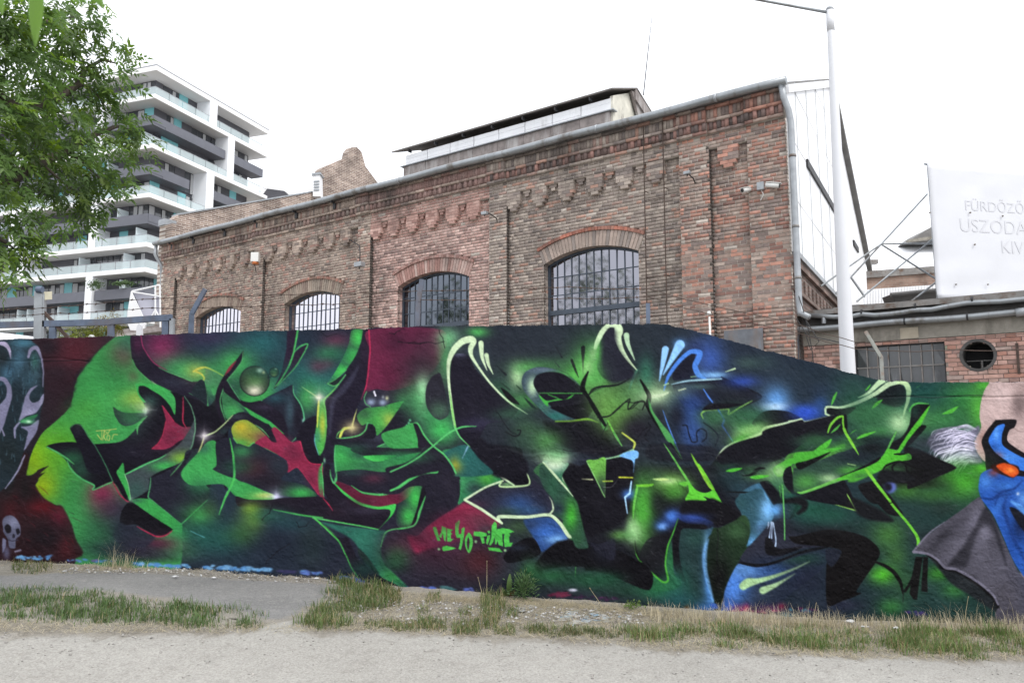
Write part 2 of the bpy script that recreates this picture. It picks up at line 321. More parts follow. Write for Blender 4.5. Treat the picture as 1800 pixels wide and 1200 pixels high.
    S([(1605,500),(1612,590),(1626,678)],[1,2.4,2],(96,184,110)); S([(1626,678),(1560,625),(1480,582)],[2,1.5,1],(80,150,100))
    STAR(1140,712,38); B(1090,690,60,30,(214,220,150),.6)
    # ============ T6 lower left
    tile(0,800)
    F([(1165,170),(1180,175),(1290,130),(1430,40),(1470,-40),(1700,-60),(1690,60),(1600,200),(1640,270),(1615,345),(1412,530),(1400,525),(1190,350),(1158,325)],(43,44,56),1.2,bl=[(1560,130,100,110,(60,132,90),.9),(1620,230,110,40,(66,150,92),.8),(1400,430,90,60,(54,70,72),.8)])
    S([(1178,175),(1170,250),(1158,325),(1190,352),(1400,525),(1415,540)],[1.5,2,2,2,2.2,1],LG,a=.8); S([(1415,540),(1500,460),(1618,350)],[2,2,1],LG)
    F([(1330,160),(1400,80),(1470,-20),(1500,-30),(1440,90),(1380,160)],(40,38,50),2.); S([(1440,165),(1490,100),(1550,0)],[1,2,2],(104,190,116)); S([(1335,158),(1390,95),(1440,30)],[1,2,1],(90,160,100))
    F([(1030,350),(1080,392),(1200,480),(1340,585),(1410,640),(1425,560),(1400,527),(1190,357),(1140,338),(1090,335)],G,1.3,bl=[(1060,350,60,20,(60,100,84),.7)])
    B(1420,640,70,80,G,.9); B(1560,470,110,90,(74,168,84),.9); B(1640,420,60,80,(70,100,60),.5); B(1560,640,160,110,(46,112,92),.8); B(1420,760,120,60,(66,140,84),.5)
    F([(1010,362),(950,430),(938,520),(985,545),(1060,540),(1130,580),(1220,625),(1290,620),(1347,580),(1347,575),(1200,480),(1080,397)],(27,25,33),1.)
    B(1210,690,180,60,(112,46,70),.9); B(1080,740,160,70,(46,44,60),.9); B(1200,780,200,50,(52,46,60),.7)
    F([(940,525),(985,548),(1060,542),(1130,582),(1220,627),(1120,720),(950,700),(880,620)],(48,52,66),5.,a=.8)
    S([(1070,555),(1130,590),(1220,632),(1290,625),(1342,590)],[1,2.4,2.6,2.4,1.5],(176,52,84)); S([(882,207),(930,300),(990,357),(1010,355)],[1.5,2,2,1],(176,52,84))
    S([(1490,590),(1595,640)],[1,2],(110,190,190),a=.8); S([(1778,280),(1740,370),(1712,460)],[1.5,1.5,1],(104,190,120))
    B(1020,345,18,18,(150,200,160),.7)
    # red creature mass and skull
    F([(-260,-20),(200,-20),(205,150),(250,160),(330,110),(290,200),(280,240),(340,330),(430,390),(480,400),(540,500),(590,650),(600,800),(-260,840)],(56,34,38),4.,bl=[(330,400,140,60,(110,30,38),.9),(80,380,60,140,(96,34,40),.8),(470,480,70,80,(118,34,56),.7),(380,640,160,90,(30,26,32),.8),(200,250,60,120,(34,30,32),.8),(520,720,70,90,(92,36,42),.7),(60,200,70,160,(32,40,40),.9)])
    rs=np.random.RandomState(3)
    for i in range(60):
        x=rs.uniform(60,560); y=rs.uniform(200,760)
        if x>300 and y<330: continue
        l=rs.uniform(40,120); an=rs.uniform(.4,1.2); S([(x,y),(x+l*.5*np.cos(an)+10,y+l*.5*np.sin(an)),(x+l*np.cos(an),y+l*np.sin(an))],[.6,1.8,.6],[(120,44,52),(36,28,34),(98,70,76),(74,40,44)][i%4],1.6,.45)
    F([(25,560),(20,510),(45,475),(90,468),(130,495),(160,550),(160,620),(125,655),(120,720),(75,720),(60,650),(30,600)],(108,112,128),1.8,bl=[(110,520,40,40,(150,156,174),.8),(40,640,30,60,(80,84,100),.7),(95,700,30,20,(120,124,144),.6)])
    F([(35,560),(60,535),(88,560),(85,600),(55,605)],(34,32,38),1.6); F([(128,575),(150,570),(158,600),(140,620),(128,600)],(40,38,46),1.4); F([(98,620),(112,612),(118,640),(100,645)],(52,50,60),1.2); S([(70,660),(100,668),(140,660)],1.6,(70,70,84))
    F([(20,650),(45,660),(40,720),(20,760)],(132,136,156),2.); B(50,760,26,50,(120,126,150),.8); S([(120,750),(160,740)],3,(150,150,165),2.)
    # ============ alien at the left edge
    tile(0,560)
    F([(-260,150),(190,160),(260,185),(310,240),(335,400),(340,580),(310,760),(290,850),(240,940),(190,1030),(130,1190),(60,1300),(-260,1420)],(42,58,64),3.,bl=[(150,330,60,120,(84,124,138),.9),(60,420,60,80,(84,128,146),.8),(190,190,90,30,(90,150,165),.8),(270,400,40,120,(86,120,128),.7),(110,700,50,150,(40,54,60),.9),(60,1050,110,140,(42,54,54),.9),(270,330,30,60,(70,130,110),.6),(20,300,40,60,(46,56,58),.9),(220,480,40,60,(70,106,116),.7)])
    rs=np.random.RandomState(5)
    for i in range(150):
        x=rs.uniform(-40,325); y=rs.uniform(200,1150)
        if y>800 and x>300-(y-800)*.55: continue
        S([(x,y),(x+rs.uniform(-10,10),y+rs.uniform(20,60))],[.5,1.6],[(40,54,62),(120,160,172),(34,44,50),(90,130,140)][i%4],1.4,.55)
    L=(148,148,168)
    S([(222,300),(240,245),(285,228),(318,290),(335,400),(333,530)],[4,6,7,4,2.4,1.5],L,1.4); S([(-20,190),(40,200),(75,250),(82,312)],[5,8,5,1],(176,172,190),1.4)
    F([(292,520),(235,545),(190,620),(165,720),(145,800),(200,760),(280,730),(335,640),(338,585),(300,640),(250,655),(225,620),(240,570)],(140,142,162),1.6,bl=[(230,740,50,30,(176,178,196),.7),(320,640,20,60,(180,182,200),.6)])
    F([(-20,455),(40,460),(80,520),(88,610),(60,720),(20,850),(-20,900),(-20,700),(40,620),(50,540),(20,490),(-20,480)],(138,140,160),1.6)
    F([(160,845),(230,835),(300,790),(285,880),(240,950),(190,1030),(205,940),(215,880)],(136,138,158),1.8); S([(115,930),(112,860),(150,810),(210,795)],[2,4,3,2],(150,152,172)); S([(30,910),(0,830)],[3,2],(150,150,170))
    F([(150,800),(200,770),(290,745),(270,775),(220,790),(170,812)],(58,128,84),1.5); B(215,803,46,16,(130,226,150),.95); B(220,803,15,9,(214,250,214),.9)
    S([(195,1066),(165,1130),(130,1200),(40,1325)],[2,3.4,3,1.5],(158,160,178))
    # ============ T2
    tile(350,560)
    B(90,150,170,50,(66,56,84),.7); B(500,190,180,120,(48,108,106),.9); B(290,360,150,110,(76,182,92),.95); B(520,570,180,110,(82,192,92),.95); B(400,640,120,60,G,.9); B(120,500,70,110,(78,150,96),.7)
    B(900,440,250,160,(50,122,110),.9); B(820,200,110,110,(46,60,74),.7); B(1070,180,100,60,(112,58,82),.9); B(930,370,75,60,(108,58,78),.7); B(1020,270,110,60,(64,146,90),.7); B(1010,350,60,40,(100,64,78),.5); B(1000,560,120,60,(60,150,96),.8); B(850,620,80,110,(72,168,90),.95); B(660,560,90,50,(56,90,110),.7)
    F([(1190,90),(1282,90),(1262,190),(1222,290),(1150,400),(1070,470),(1003,507),(1060,420),(1130,290),(1170,190)],G2,1.,fade=[(1240,150,70,110),(1200,290,90,90),(1110,410,110,70)])
    F([(1282,88),(1325,88),(1332,250),(1320,400),(1300,540),(1262,640),(1225,740),(1330,760),(1300,830),(1385,915),(1300,1010),(1065,990),(1060,1120),(975,1110),(940,1070),(990,900),(1000,800),(985,650),(1080,540),(1110,490),(1150,400),(1222,290),(1262,190)],(41,37,52),1.2,bl=[(1290,250,40,120,(60,42,62),.7)])
    S([(1245,370),(1190,470),(1120,560),(1050,640),(1030,760),(1020,900)],[3,9,11,9,7,4],(74,76,92),4.,.7)
    F([(1328,88),(1900,88),(1900,300),(1760,470),(1600,540),(1480,560),(1380,550),(1285,590),(1300,540),(1320,420),(1335,250)],(118,44,74),1.2,bl=[(1720,180,130,110,(78,42,62),.9),(1700,430,130,130,(62,56,62),.95),(1600,380,80,60,(90,44,66),.6),(1420,440,90,110,(128,46,78),.6),(1540,520,120,40,(84,46,66),.6)])
    S([(1327,90),(1336,240),(1322,420),(1302,540),(1268,630)],[2.4,2.6,2.4,2,.8],(196,54,92))
    B(1700,560,120,90,(74,98,72),.8); B(1600,600,120,60,(60,80,66),.7)
    F([(1003,507),(1080,462),(1148,433),(1112,490),(1060,527),(1015,518)],(40,52,52),1.); S([(1003,507),(1050,525),(1090,508),(1145,437)],2,(96,186,112)); S([(1003,507),(1070,470),(1150,400)],1.5,(90,180,104))
    # vertical dark blade
    F([(695,88),(772,88),(738,260),(760,250),(845,200),(800,300),(740,395),(615,525),(588,540),(640,430),(665,330),(682,230)],(52,42,60),1.2)
    S([(770,90),(738,260),(700,375),(640,480),(590,537)],[3,3,3,2.4,1],(84,186,100)); S([(738,265),(785,218),(847,200),(800,300),(735,400),(612,525)],[1,2.6,2.4,2,2,1],(84,180,104))
    # bubbles
    def bub(x,y,r,hl=1,cc=(96,140,84),bot=(228,228,196)):
        th=np.linspace(0,2*np.pi,17)[:-1]; F([(x+r*np.cos(t),y+r*np.sin(t)) for t in th],(40,50,48),1.4,bl=[(x,y,r*.8,r*.8,cc,.95),(x,y+r*.65,r*.5,r*.36,bot,.95),(x,y-r*.55,r*.6,r*.3,(52,86,58),.8)])
        S([(x+r*np.cos(t),y+r*np.sin(t)) for t in np.linspace(0,2*np.pi,25)],1.8,(38,44,44),1.2,.8)
        B(x+r*.36,y-r*.72,r*.2,r*.14,(206,238,200),.95); B(x+r*.6,y-r*.58,r*.09,r*.09,(240,240,170),.9)
    bub(437,487,116); bub(588,418,36,cc=(84,120,66),bot=(120,150,90)); S([(555,430),(540,460),(560,458)],2,(40,50,48))
    # tentacle
    F([(346,252),(310,300),(240,380),(180,470),(140,550),(126,640),(150,740),(190,835),(214,800),(182,720),(165,640),(185,560),(215,490),(272,420),(337,330),(352,275)],(40,35,48),1.2)
    S([(346,258),(337,330),(272,420),(215,490),(185,560),(165,640),(182,720),(212,800)],[1,2,2,2,2,2,2,1],(88,168,104)); S([(290,330),(240,390),(205,440)],[1,5,1],(150,56,70),2.)
    # arch
    F([(0,480),(45,500),(65,670),(20,640),(-60,580)],(38,50,54),1.5); F([(190,565),(222,485),(320,625),(400,652),(500,640),(600,700),(660,760),(700,850),(725,955),(700,950),(640,890),(560,800),(450,740),(360,690),(300,645)],(39,35,48),1.2,bl=[(520,690,80,24,(70,66,82),.7)])
    S([(222,485),(270,560),(325,640)],[1,2,1],(96,180,120)); S([(490,640),(560,655),(620,690),(655,735)],[1,2,2.4,1],(90,170,124)); S([(190,568),(250,630),(350,720)],[1,2,2],(88,150,100)); F([(192,575),(345,715),(300,735),(225,790),(185,700)],(66,130,84),2.,bl=[(260,720,60,50,(80,180,96),.9)])
    F([(670,545),(732,518),(742,590),(800,690),(818,800),(795,890),(728,965),(700,955),(690,850),(650,750),(560,680),(495,645),(545,605)],(42,44,56),1.5,bl=[(710,720,36,130,(74,102,108),.8),(600,620,80,40,(54,98,104),.8),(770,800,30,90,(32,30,42),.8)])
    S([(735,525),(745,590),(800,680),(822,780),(810,860),(770,920),(725,962)],[1,2,2.4,2.4,2,2,1],(96,190,130)); B(815,797,9,16,(150,220,190),.9)
    F([(355,688),(450,742),(560,805),(625,860),(668,902),(590,860),(540,830),(480,810),(420,765)],G,1.2)
    # V between leg and Y
    F([(820,800),(920,760),(925,850),(905,960),(940,1065),(985,1090),(950,1130),(890,1135),(840,1090),(800,970),(760,930)],(34,31,43),1.5)
    F([(978,632),(996,780),(996,900),(978,1005),(940,1068),(905,965),(912,870),(930,760),(948,640)],(72,168,86),1.1,bl=[(965,830,26,110,(182,196,72),.95),(930,930,26,60,(70,150,120),.7),(955,1000,30,60,(92,190,80),.6)])
    S([(938,640),(930,740),(924,850)],[3,3.4,1],(206,222,92)); S([(800,530),(870,575),(940,622)],[.6,2,3.4],(150,200,130)); S([(1092,508),(1040,570),(980,635),(990,720),(998,850)],[1.4,2,3,2,1.5],(120,204,104)); S([(905,900),(905,960),(935,1060)],[1,1.6,1],(100,170,180)); STAR(940,615,44,(232,234,206))
    # yellow ball, dark arches
    F([(255,860),(290,805),(370,788),(450,830),(545,915),(590,965),(440,968),(385,995),(320,990),(275,935)],(128,168,72),1.2,bl=[(330,845,70,50,(206,196,60),1.),(390,910,90,60,(170,160,64),.7),(500,930,70,50,(132,80,78),.9),(330,970,60,30,(92,180,84),.8)])
    S([(270,930),(320,990),(385,997),(435,968),(540,1020),(620,1062)],[2,2.4,2.4,2,1.5,1],(104,196,100))
    F([(435,970),(540,900),(590,845),(650,892),(722,962),(792,955),(822,1060),(872,1127),(957,1135),(968,1150),(967,1270),(978,1390),(1046,1497),(1028,1488),(930,1370),(850,1260),(768,1160),(693,1195),(692,1117),(625,1067),(530,1015)],C,1.2,bl=[(640,930,80,40,(140,52,80),.6),(720,1010,50,40,(112,44,68),.7),(780,1080,60,60,(176,54,88),.6)])
    S([(792,958),(820,1060),(872,1127),(955,1137)],2,(196,58,92)); S([(692,1117),(693,1195),(768,1160),(850,1260),(930,1370)],1.5,(180,56,88))
    F([(60,935),(150,885),(205,815),(270,750),(350,728),(440,770),(515,812),(552,828),(582,900),(607,962),(565,955),(520,905),(445,835),(370,790),(290,802),(240,855),(175,930),(90,962)],(38,37,48),1.2,bl=[(300,765,70,20,(66,74,80),.8),(200,880,50,30,(58,80,78),.7)])
    S([(48,916),(130,880),(205,815),(265,752)],[3,2.4,2,1],(188,214,150)); S([(445,830),(500,870),(548,925)],[1,2,1],(110,180,110))
    S([(40,925),(20,990),(0,1040),(-60,1190)],[2.4,2.4,2,1],(190,204,130)); STAR(42,915,42,(236,234,226))
    # dark column + green stroke
    F([(0,1040),(70,960),(135,965),(136,1140),(112,1178),(260,1235),(500,1340),(600,1380),(560,1412),(380,1410),(280,1380),(180,1290),(-60,1300),(-140,1200)],(70,170,88),1.6,bl=[(30,1010,60,40,(60,110,88),.8),(80,1290,120,60,(66,150,90),.7),(520,1380,90,26,(206,222,120),.9)])
    F([(136,962),(245,935),(268,1100),(275,1240),(112,1178),(138,1140)],(42,44,56),1.2)
    F([(280,985),(390,1000),(440,975),(530,1025),(640,1095),(690,1125),(692,1190),(640,1250),(690,1270),(830,1300),(920,1385),(740,1392),(640,1380),(590,1375),(400,1290),(285,1235)],(46,50,60),1.4,bl=[(330,1040,80,50,(66,150,90),.9),(430,1170,140,80,(78,42,54),.9),(560,1280,110,60,(44,38,48),.8),(620,1150,90,60,(52,64,72),.7),(800,1360,120,50,G,1.),(760,1260,60,40,(56,92,80),.7)])
    S([(243,935),(265,1050),(276,1200),(270,1260),(240,1330),(200,1410),(155,1530)],[1.5,3.4,4,4,3.4,3,1],(84,196,96))
    STAR(602,1388,44,(226,230,246)); S([(640,1402),(740,1440),(830,1472)],[2,1.2,.6],(150,196,150))
    # eye of the middle letter
    F([(1235,760),(1300,700),(1420,685),(1600,645),(1540,735),(1455,850),(1388,912),(1375,845),(1322,815),(1270,830)],(74,160,80),1.2,bl=[(1480,790,60,55,(176,196,84),.9),(1290,740,60,50,(60,100,70),.8),(1400,800,60,50,(84,186,84),.6)])
    F([(1030,935),(1150,962),(1260,945),(1385,915),(1455,860),(1535,750),(1610,640),(1700,640),(1778,700),(1690,790),(1570,915),(1400,1000),(1200,1012),(1060,988)],(38,36,48),1.2,bl=[(1440,930,130,34,(74,80,92),.8),(1300,990,100,20,(62,66,78),.6),(1650,700,80,60,(44,44,54),.6)])
    F([(1318,815),(1358,825),(1382,890),(1365,935),(1290,930),(1240,915),(1300,870)],(34,33,44),1.1); S([(1075,932),(1150,930),(1250,910),(1300,870),(1318,815),(1350,820)],[1,2.4,2.4,2.4,2.4,1],(92,190,110))
    S([(1235,702),(1215,770),(1195,850)],[.6,2,3],(206,216,130)); S([(1103,922),(1130,862),(1192,850)],[4,5,4],(206,222,96)); S([(1075,925),(1090,890),(1130,860)],[1,2,1],(104,180,96)); STAR(1195,850,34,(240,238,190)); B(1195,850,70,50,(190,180,110),.5)
    B(1340,620,60,60,(54,58,66),.95,pw=2); B(1437,637,48,46,(56,60,70),.95,pw=2); B(1345,652,34,26,(160,178,196),.95); B(1437,655,28,22,(170,190,206),.95); S([(1310,570),(1292,620),(1305,665),(1340,688)],1.6,(96,170,110)); S([(1370,570),(1380,600)],3,(236,240,240)); B(1470,620,12,16,(200,210,160),.9); B(1440,610,10,12,(190,206,200),.7)
    F([(1395,1000),(1520,940),(1610,862),(1690,828),(1722,1000),(1720,1006),(1560,1006)],(72,166,88),1.2,bl=[(1500,980,90,30,(56,96,80),.8)])
    S([(1390,1000),(1500,950),(1612,850)],[1,2.4,2],(104,196,120))
    for q in ((1625,835),(1640,815),(1650,793)): B(q[0],q[1],9,11,(110,200,150),.9,pw=2)
    F([(1065,990),(1200,1018),(1290,1072),(1380,1118),(1500,1090),(1720,1040),(1800,1030),(1710,1110),(1585,1172),(1450,1198),(1300,1195),(1160,1205),(1075,1270),(1068,1150)],(64,150,84),1.3,bl=[(1100,1060,90,70,(76,190,92),.9),(1350,1150,120,40,(58,110,80),.7),(1260,1060,70,30,(52,80,74),.8),(1650,1100,100,40,(62,160,88),.7)])
    F([(1200,1012),(1720,1008),(1745,1038),(1540,1066),(1290,1068)],(40,36,48),1.2); F([(1290,1070),(1545,1067),(1450,1105),(1385,1116),(1330,1103)],(82,210,96),1.); S([(1065,985),(1060,1080),(1070,1200),(1062,1270)],[1,2.4,3,2],LG)
    B(980,1105,8,18,(150,220,170),.9)
    # ============ T7
    tile(350,800)
    F([(1075,130),(1250,110),(1450,128),(1600,75),(1720,0),(1778,20),(1778,140),(1650,200),(1520,285),(1420,305),(1280,290),(1190,235),(1080,200)],(43,42,54),1.5,bl=[(1360,180,80,36,(84,46,62),.9),(1200,130,90,30,(56,86,80),.7)])
    F([(1065,200),(1195,245),(1280,300),(1420,312),(1530,290),(1640,220),(1690,220),(1640,320),(1530,385),(1400,405),(1250,365),(1130,285)],(112,40,64),1.2,bl=[(1600,270,70,50,(84,60,70),.8),(1150,230,60,40,(90,38,58),.7)])
    F([(985,70),(1025,80),(1040,180),(1060,225),(1130,300),(1250,380),(1400,420),(1490,430),(1480,480),(1395,575),(1200,540),(1050,515),(900,490),(580,425),(400,400),(300,395),(290,320),(390,345),(560,345),(650,332),(930,322),(1000,335),(965,250)],(40,34,46),1.3,bl=[(1300,430,150,30,(66,62,76),.7),(1150,380,60,60,(52,48,60),.6),(1060,440,80,40,(52,38,50),.6)])
    S([(970,335),(1010,380),(1045,430)],[1,2,1],(190,54,84)); S([(965,60),(955,110),(965,200),(975,320)],[2,2.4,2.4,1],(96,196,110)); F([(935,100),(960,80),(958,150),(972,320),(940,290),(925,180)],G,1.5,fade=[(950,180,24,120)])
    S([(580,423),(800,466),(965,486)],[1.5,3,2],(86,204,96)); S([(890,486),(1050,514),(1250,548),(1398,578)],[3,2.4,2.4,2.4],(96,206,108)); F([(1532,383),(1512,460),(1398,580),(1484,482),(1490,425),(1400,412)],(78,206,92),1.); S([(1052,212),(1130,290),(1250,372),(1400,410),(1530,388)],[2,4,4.6,4.6,4],(78,206,92)); S([(1075,140),(1072,190),(1052,214),(1030,160),(1025,110)],[2,3,3,2,1],LG)
    S([(1190,235),(1280,290),(1420,306),(1530,280),(1640,200),(1720,150),(1790,136)],[1,3,3.6,3.6,3.6,3.4,3],(92,200,108))
    B(420,480,90,110,(116,162,60),.85); B(400,420,60,40,(140,176,60),.7); B(330,600,90,100,(80,122,58),.6); B(560,470,150,60,(50,104,84),.7); B(180,650,140,120,(44,104,92),.7); B(720,540,150,60,(46,92,92),.6); B(620,700,160,120,(42,50,64),.6); B(880,700,120,160,(52,74,62),.6)
    S([(900,490),(1000,572),(1098,670),(1150,770),(1205,885),(1290,1005)],[2.4,4,4,4,4,4],(88,202,92))
    F([(960,525),(1100,545),(1390,582),(1470,600),(1420,720),(1450,850),(1640,1040),(1500,1040),(1300,800),(1190,650)],(50,112,94),4.,bl=[(1280,640,120,90,(58,134,106),.8),(1530,930,120,70,(70,172,84),.9),(1480,760,90,100,(60,92,74),.8)])
    F([(960,530),(1090,640),(1160,640),(1200,720),(1240,800),(1330,880),(1440,960),(1560,1030),(1400,1060),(1290,1005),(1200,880),(1150,770),(1090,655)],(39,34,46),2.); F([(1240,725),(1290,760),(1360,850),(1420,950),(1340,880),(1260,790)],(36,52,48),2.5)
    F([(1595,250),(1745,238),(1655,542),(1560,562),(1540,470)],G2,1.1,fade=[(1690,330,70,130),(1640,480,70,90)]); F([(1745,240),(1778,300),(1690,550),(1660,545),(1700,420)],(34,30,40),1.2); S([(1420,712),(1450,612),(1505,580),(1680,546),(1722,430),(1768,315)],[1,2.4,2.4,2.8,2.2,1],(96,200,112))
    B(1640,690,150,80,(86,56,70),.9); B(1560,780,70,60,(72,128,66),.6); B(1540,640,100,40,(46,42,54),.8); B(1700,860,100,100,(60,54,66),.6)
    # ============ T8
    tile(700,800)
    B(200,700,200,100,(94,48,66),.9); B(620,820,160,130,(92,38,42),.8); B(350,820,220,120,(66,44,56),.7); B(0,800,100,90,(60,90,66),.7)
    F([(150,628),(222,556),(330,477),(430,417),(520,365),(640,420),(790,505),(760,560),(560,640),(250,720),(140,760),(80,640)],(150,48,78),9.,bl=[(640,500,150,60,(110,58,72),.9),(400,680,220,70,(96,46,68),.9),(700,580,110,50,(74,66,72),.9),(230,620,80,50,(176,52,84),.6)])
    F([(350,-40),(640,-40),(700,80),(812,200),(690,250),(525,345),(470,385),(484,300),(488,190),(430,90)],(56,134,88),2.,bl=[(445,80,50,60,(176,176,58),.9),(500,200,40,110,(74,170,100),.8),(690,180,70,60,(86,180,70),.9),(600,260,70,50,(52,70,72),.8),(560,60,60,80,(44,110,104),.7)])
    F([(-120,300),(0,262),(100,195),(200,150),(310,140),(320,80),(350,0),(430,92),(487,190),(486,300),(470,372),(430,415),(330,477),(222,556),(150,625),(60,600),(0,580),(125,545),(215,310),(180,240),(80,250),(0,300)],(44,42,54),1.3,bl=[(400,200,60,100,(54,50,62),.6),(200,500,80,40,(38,34,46),.7)])
    S([(-60,275),(0,247),(100,178),(200,137),(305,131),(306,75)],[3.4,3.4,3.4,3,2.6,1],(92,200,108)); S([(210,325),(175,430),(125,545),(0,575)],[1,2.2,2.6,2],(92,200,108)); S([(485,190),(487,300),(470,372)],1.5,(70,170,100))
    F([(640,-60),(700,-10),(730,92),(800,160),(905,228),(1010,226),(1028,200),(1005,150),(968,75),(950,-60)],(22,21,31),1.)
    F([(522,345),(690,262),(800,246),(930,242),(1030,235),(1060,190),(1150,275),(1205,360),(1205,430),(1160,466),(1000,478),(795,474),(800,505),(650,415)],(52,52,66),1.2,bl=[(950,380,130,80,(56,92,140),.9),(850,440,110,40,(56,84,70),.7),(620,380,80,30,(74,52,70),.7),(1050,430,110,40,(58,104,140),.6)])
    B(950,560,110,60,(66,96,60),.8); B(1010,640,80,70,(52,64,60),.6)
    F([(985,500),(1180,482),(1262,540),(1325,645),(1240,670),(1130,750),(1070,700),(1060,640)],(52,88,140),5.,bl=[(1230,650,80,36,(150,206,240),.9),(1040,540,70,50,(50,70,100),.8),(1160,600,90,50,(70,126,200),.8)])
    F([(1138,52),(1325,58),(1282,150),(1330,230),(1410,380),(1440,500),(1470,660),(1400,690),(1330,640),(1295,560),(1290,480),(1340,400),(1200,300),(1120,180),(1060,120)],(60,112,70),2.5,bl=[(1350,470,60,110,(86,190,58),.95),(1260,130,60,60,(110,190,96),.8),(1230,300,60,80,(50,70,72),.8)])
    F([(1136,50),(1180,-20),(1330,-10),(1322,60),(1282,150),(1310,220),(1362,312),(1250,185)],PG,1.,fade=[(1200,70,110,70),(1300,30,60,60),(1290,180,40,50)]); S([(1138,54),(1200,120),(1290,220),(1362,314)],[2,3.4,3,1],PG); B(1220,20,110,50,(196,232,172),.85)
    S([(820,197),(680,250),(520,345)],[3,3.4,4],PG); S([(520,347),(650,420),(812,528)],[4,5,4],PG); S([(812,528),(790,478),(1000,480),(1180,463),(1265,528),(1310,595),(1338,632),(1366,615),(1384,505)],[3,6,5.4,5.4,6,6.4,6,5,1],PG); S([(1180,463),(1212,420),(1202,360),(1180,320)],[3,3,2,1],PG); S([(712,80),(800,160),(905,232)],[4,4,3],PG); S([(812,200),(795,240),(900,243),(1010,232),(1030,203),(1010,145),(965,75)],[3,3,3.6,3,2.4,2,1],(190,222,160)); B(850,225,40,14,(150,210,130),.7)
    S([(1387,510),(1384,640),(1398,690),(1388,790),(1378,805)],[1.5,1.6,1.4,1.4,1],(84,180,70)); S([(1398,540),(1402,720)],[1,1],(84,180,70)); S([(1388,860),(1384,945)],[1.2,1],(84,180,70))
    # ============ T3 middle letter
    tile(700,560)
    B(50,210,130,170,(122,44,76),.95); B(200,250,120,100,(84,50,66),.7); B(280,450,110,110,(66,84,70),.8); B(390,150,90,80,(128,196,138),.9); B(620,105,80,40,(86,186,92),.9); B(370,330,60,150,(96,170,104),.9); B(620,300,80,120,(70,96,92),.7); B(250,740,130,90,(74,160,96),.8); B(340,870,130,110,(76,192,98),.95); B(40,650,60,60,(66,150,84),.6); B(800,560,150,110,(62,118,76),.6); B(850,660,130,60,(80,150,80),.6)
    B(190,560,46,120,(176,226,172),.95); B(150,640,80,110,(84,170,100),.7); F([(300,430),(330,430),(365,560),(395,740),(330,790),(270,760),(225,690),(213,600),(225,520),(262,455)],(48,48,56),1.2,bl=[(320,720,80,70,(80,120,90),.8)])
    F([(430,285),(545,285),(600,390),(720,520),(840,640),(940,700),(850,800),(700,820),(640,920),(560,1000),(470,890),(440,760),(415,600),(405,430)],(36,34,46),1.3,bl=[(640,820,140,50,(62,60,82),.8),(480,250,50,40,(130,140,160),.9),(780,760,100,40,(50,62,66),.6)])
    F([(560,985),(640,930),(720,980),(900,1000),(1010,1120),(1010,1210),(900,1250),(760,1230),(700,1180),(600,1080)],(29,28,38),6.); F([(350,1060),(450,1000),(540,990),(640,1100),(740,1210),(450,1230),(420,1140)],(46,104,96),3.,bl=[(450,1140,50,60,(170,176,60),.9),(520,1080,60,60,(52,122,110),.7)])
    F([(-130,900),(30,850),(120,818),(155,990),(165,1005),(-60,1008)],(72,168,88),1.2); F([(118,815),(155,820),(205,915),(272,992),(240,1000),(160,1008),(150,930)],(40,36,48),1.2); F([(-100,1170),(60,1120),(240,1000),(280,1000),(370,1070),(430,1160),(440,1220),(300,1190),(0,1260)],(42,40,52),1.5); B(60,1080,150,40,(62,150,86),.8)
    S([(-60,1195),(60,1140),(160,1080),(275,990),(400,890),(500,845),(610,840)],[2.4,2.6,2.6,2.8,3,3,1],(96,196,112)); S([(118,815),(155,820),(205,912),(272,992),(360,1062),(420,1142),(450,1205)],[1,2.6,3,3,3,3,3],(96,200,112)); S([(545,995),(520,1050),(500,1090)],[3,2,1],(150,190,210),a=.7)
    S([(445,850),(422,720),(402,560),(390,430),(396,330),(436,240),(500,178),(568,160),(590,180),(565,230),(572,290),(622,372),(700,480),(800,590),(890,668),(1010,745)],[3,4.4,4.4,5,7,10,11,12,9,9,6,4,3.4,3.2,3,.8],PG); S([(440,840),(480,920),(560,1000)],[3,2.4,1],(110,204,120)); S([(400,560),(425,740),(448,850)],[1,3.6,2],(120,210,90),a=.7)
    S([(645,190),(655,300),(692,402)],[9,6,1],PG); S([(688,285),(705,360),(740,432)],[8,5,1],PG)
    B(930,450,60,90,(182,226,160),.9); B(1000,380,80,40,(120,200,110),.7); B(1390,460,110,90,(92,182,80),.95); B(1120,370,220,60,(86,160,84),.6); B(1010,640,110,60,(84,160,80),.7); B(1500,390,140,190,(92,190,80),.9); B(1520,560,120,120,(100,150,84),.7)
    F([(1445,545),(1340,445),(1200,388),(1080,378),(990,418),(963,490),(988,570),(1060,655),(1160,755),(1250,802),(1380,792),(1380,780),(1240,720),(1130,625),(1078,560),(1055,500),(1082,440),(1180,412),(1300,432),(1440,540)],(64,84,92),1.2,bl=[(1050,530,40,70,(196,232,180),.95),(1120,400,120,20,(120,140,150),.7),(1300,430,80,40,(90,170,84),.9),(1230,760,90,40,(54,126,112),.9),(1130,680,60,50,(80,140,110),.7)])
    F([(1058,495),(1085,440),(1180,415),(1300,438),(1445,548),(1500,650),(1522,700),(1460,790),(1375,780),(1240,720),(1130,622),(1082,560)],(31,30,40),1.2); F([(1190,690),(1330,680),(1520,650),(1524,705),(1460,790),(1375,780),(1240,722)],(20,19,28),1.5)
    S([(1100,580),(1250,581),(1480,582)],[1,1.6,1],(86,180,84)); F([(1095,590),(1160,640),(1250,625),(1300,632),(1350,600),(1375,588),(1330,625),(1180,650),(1170,685),(1130,650)],(80,180,76),1.1); S([(1170,590),(1250,622)],1.4,(80,180,76)); S([(1230,802),(1350,800),(1480,785),(1560,810)],[3,3.4,4,2],(150,212,70))
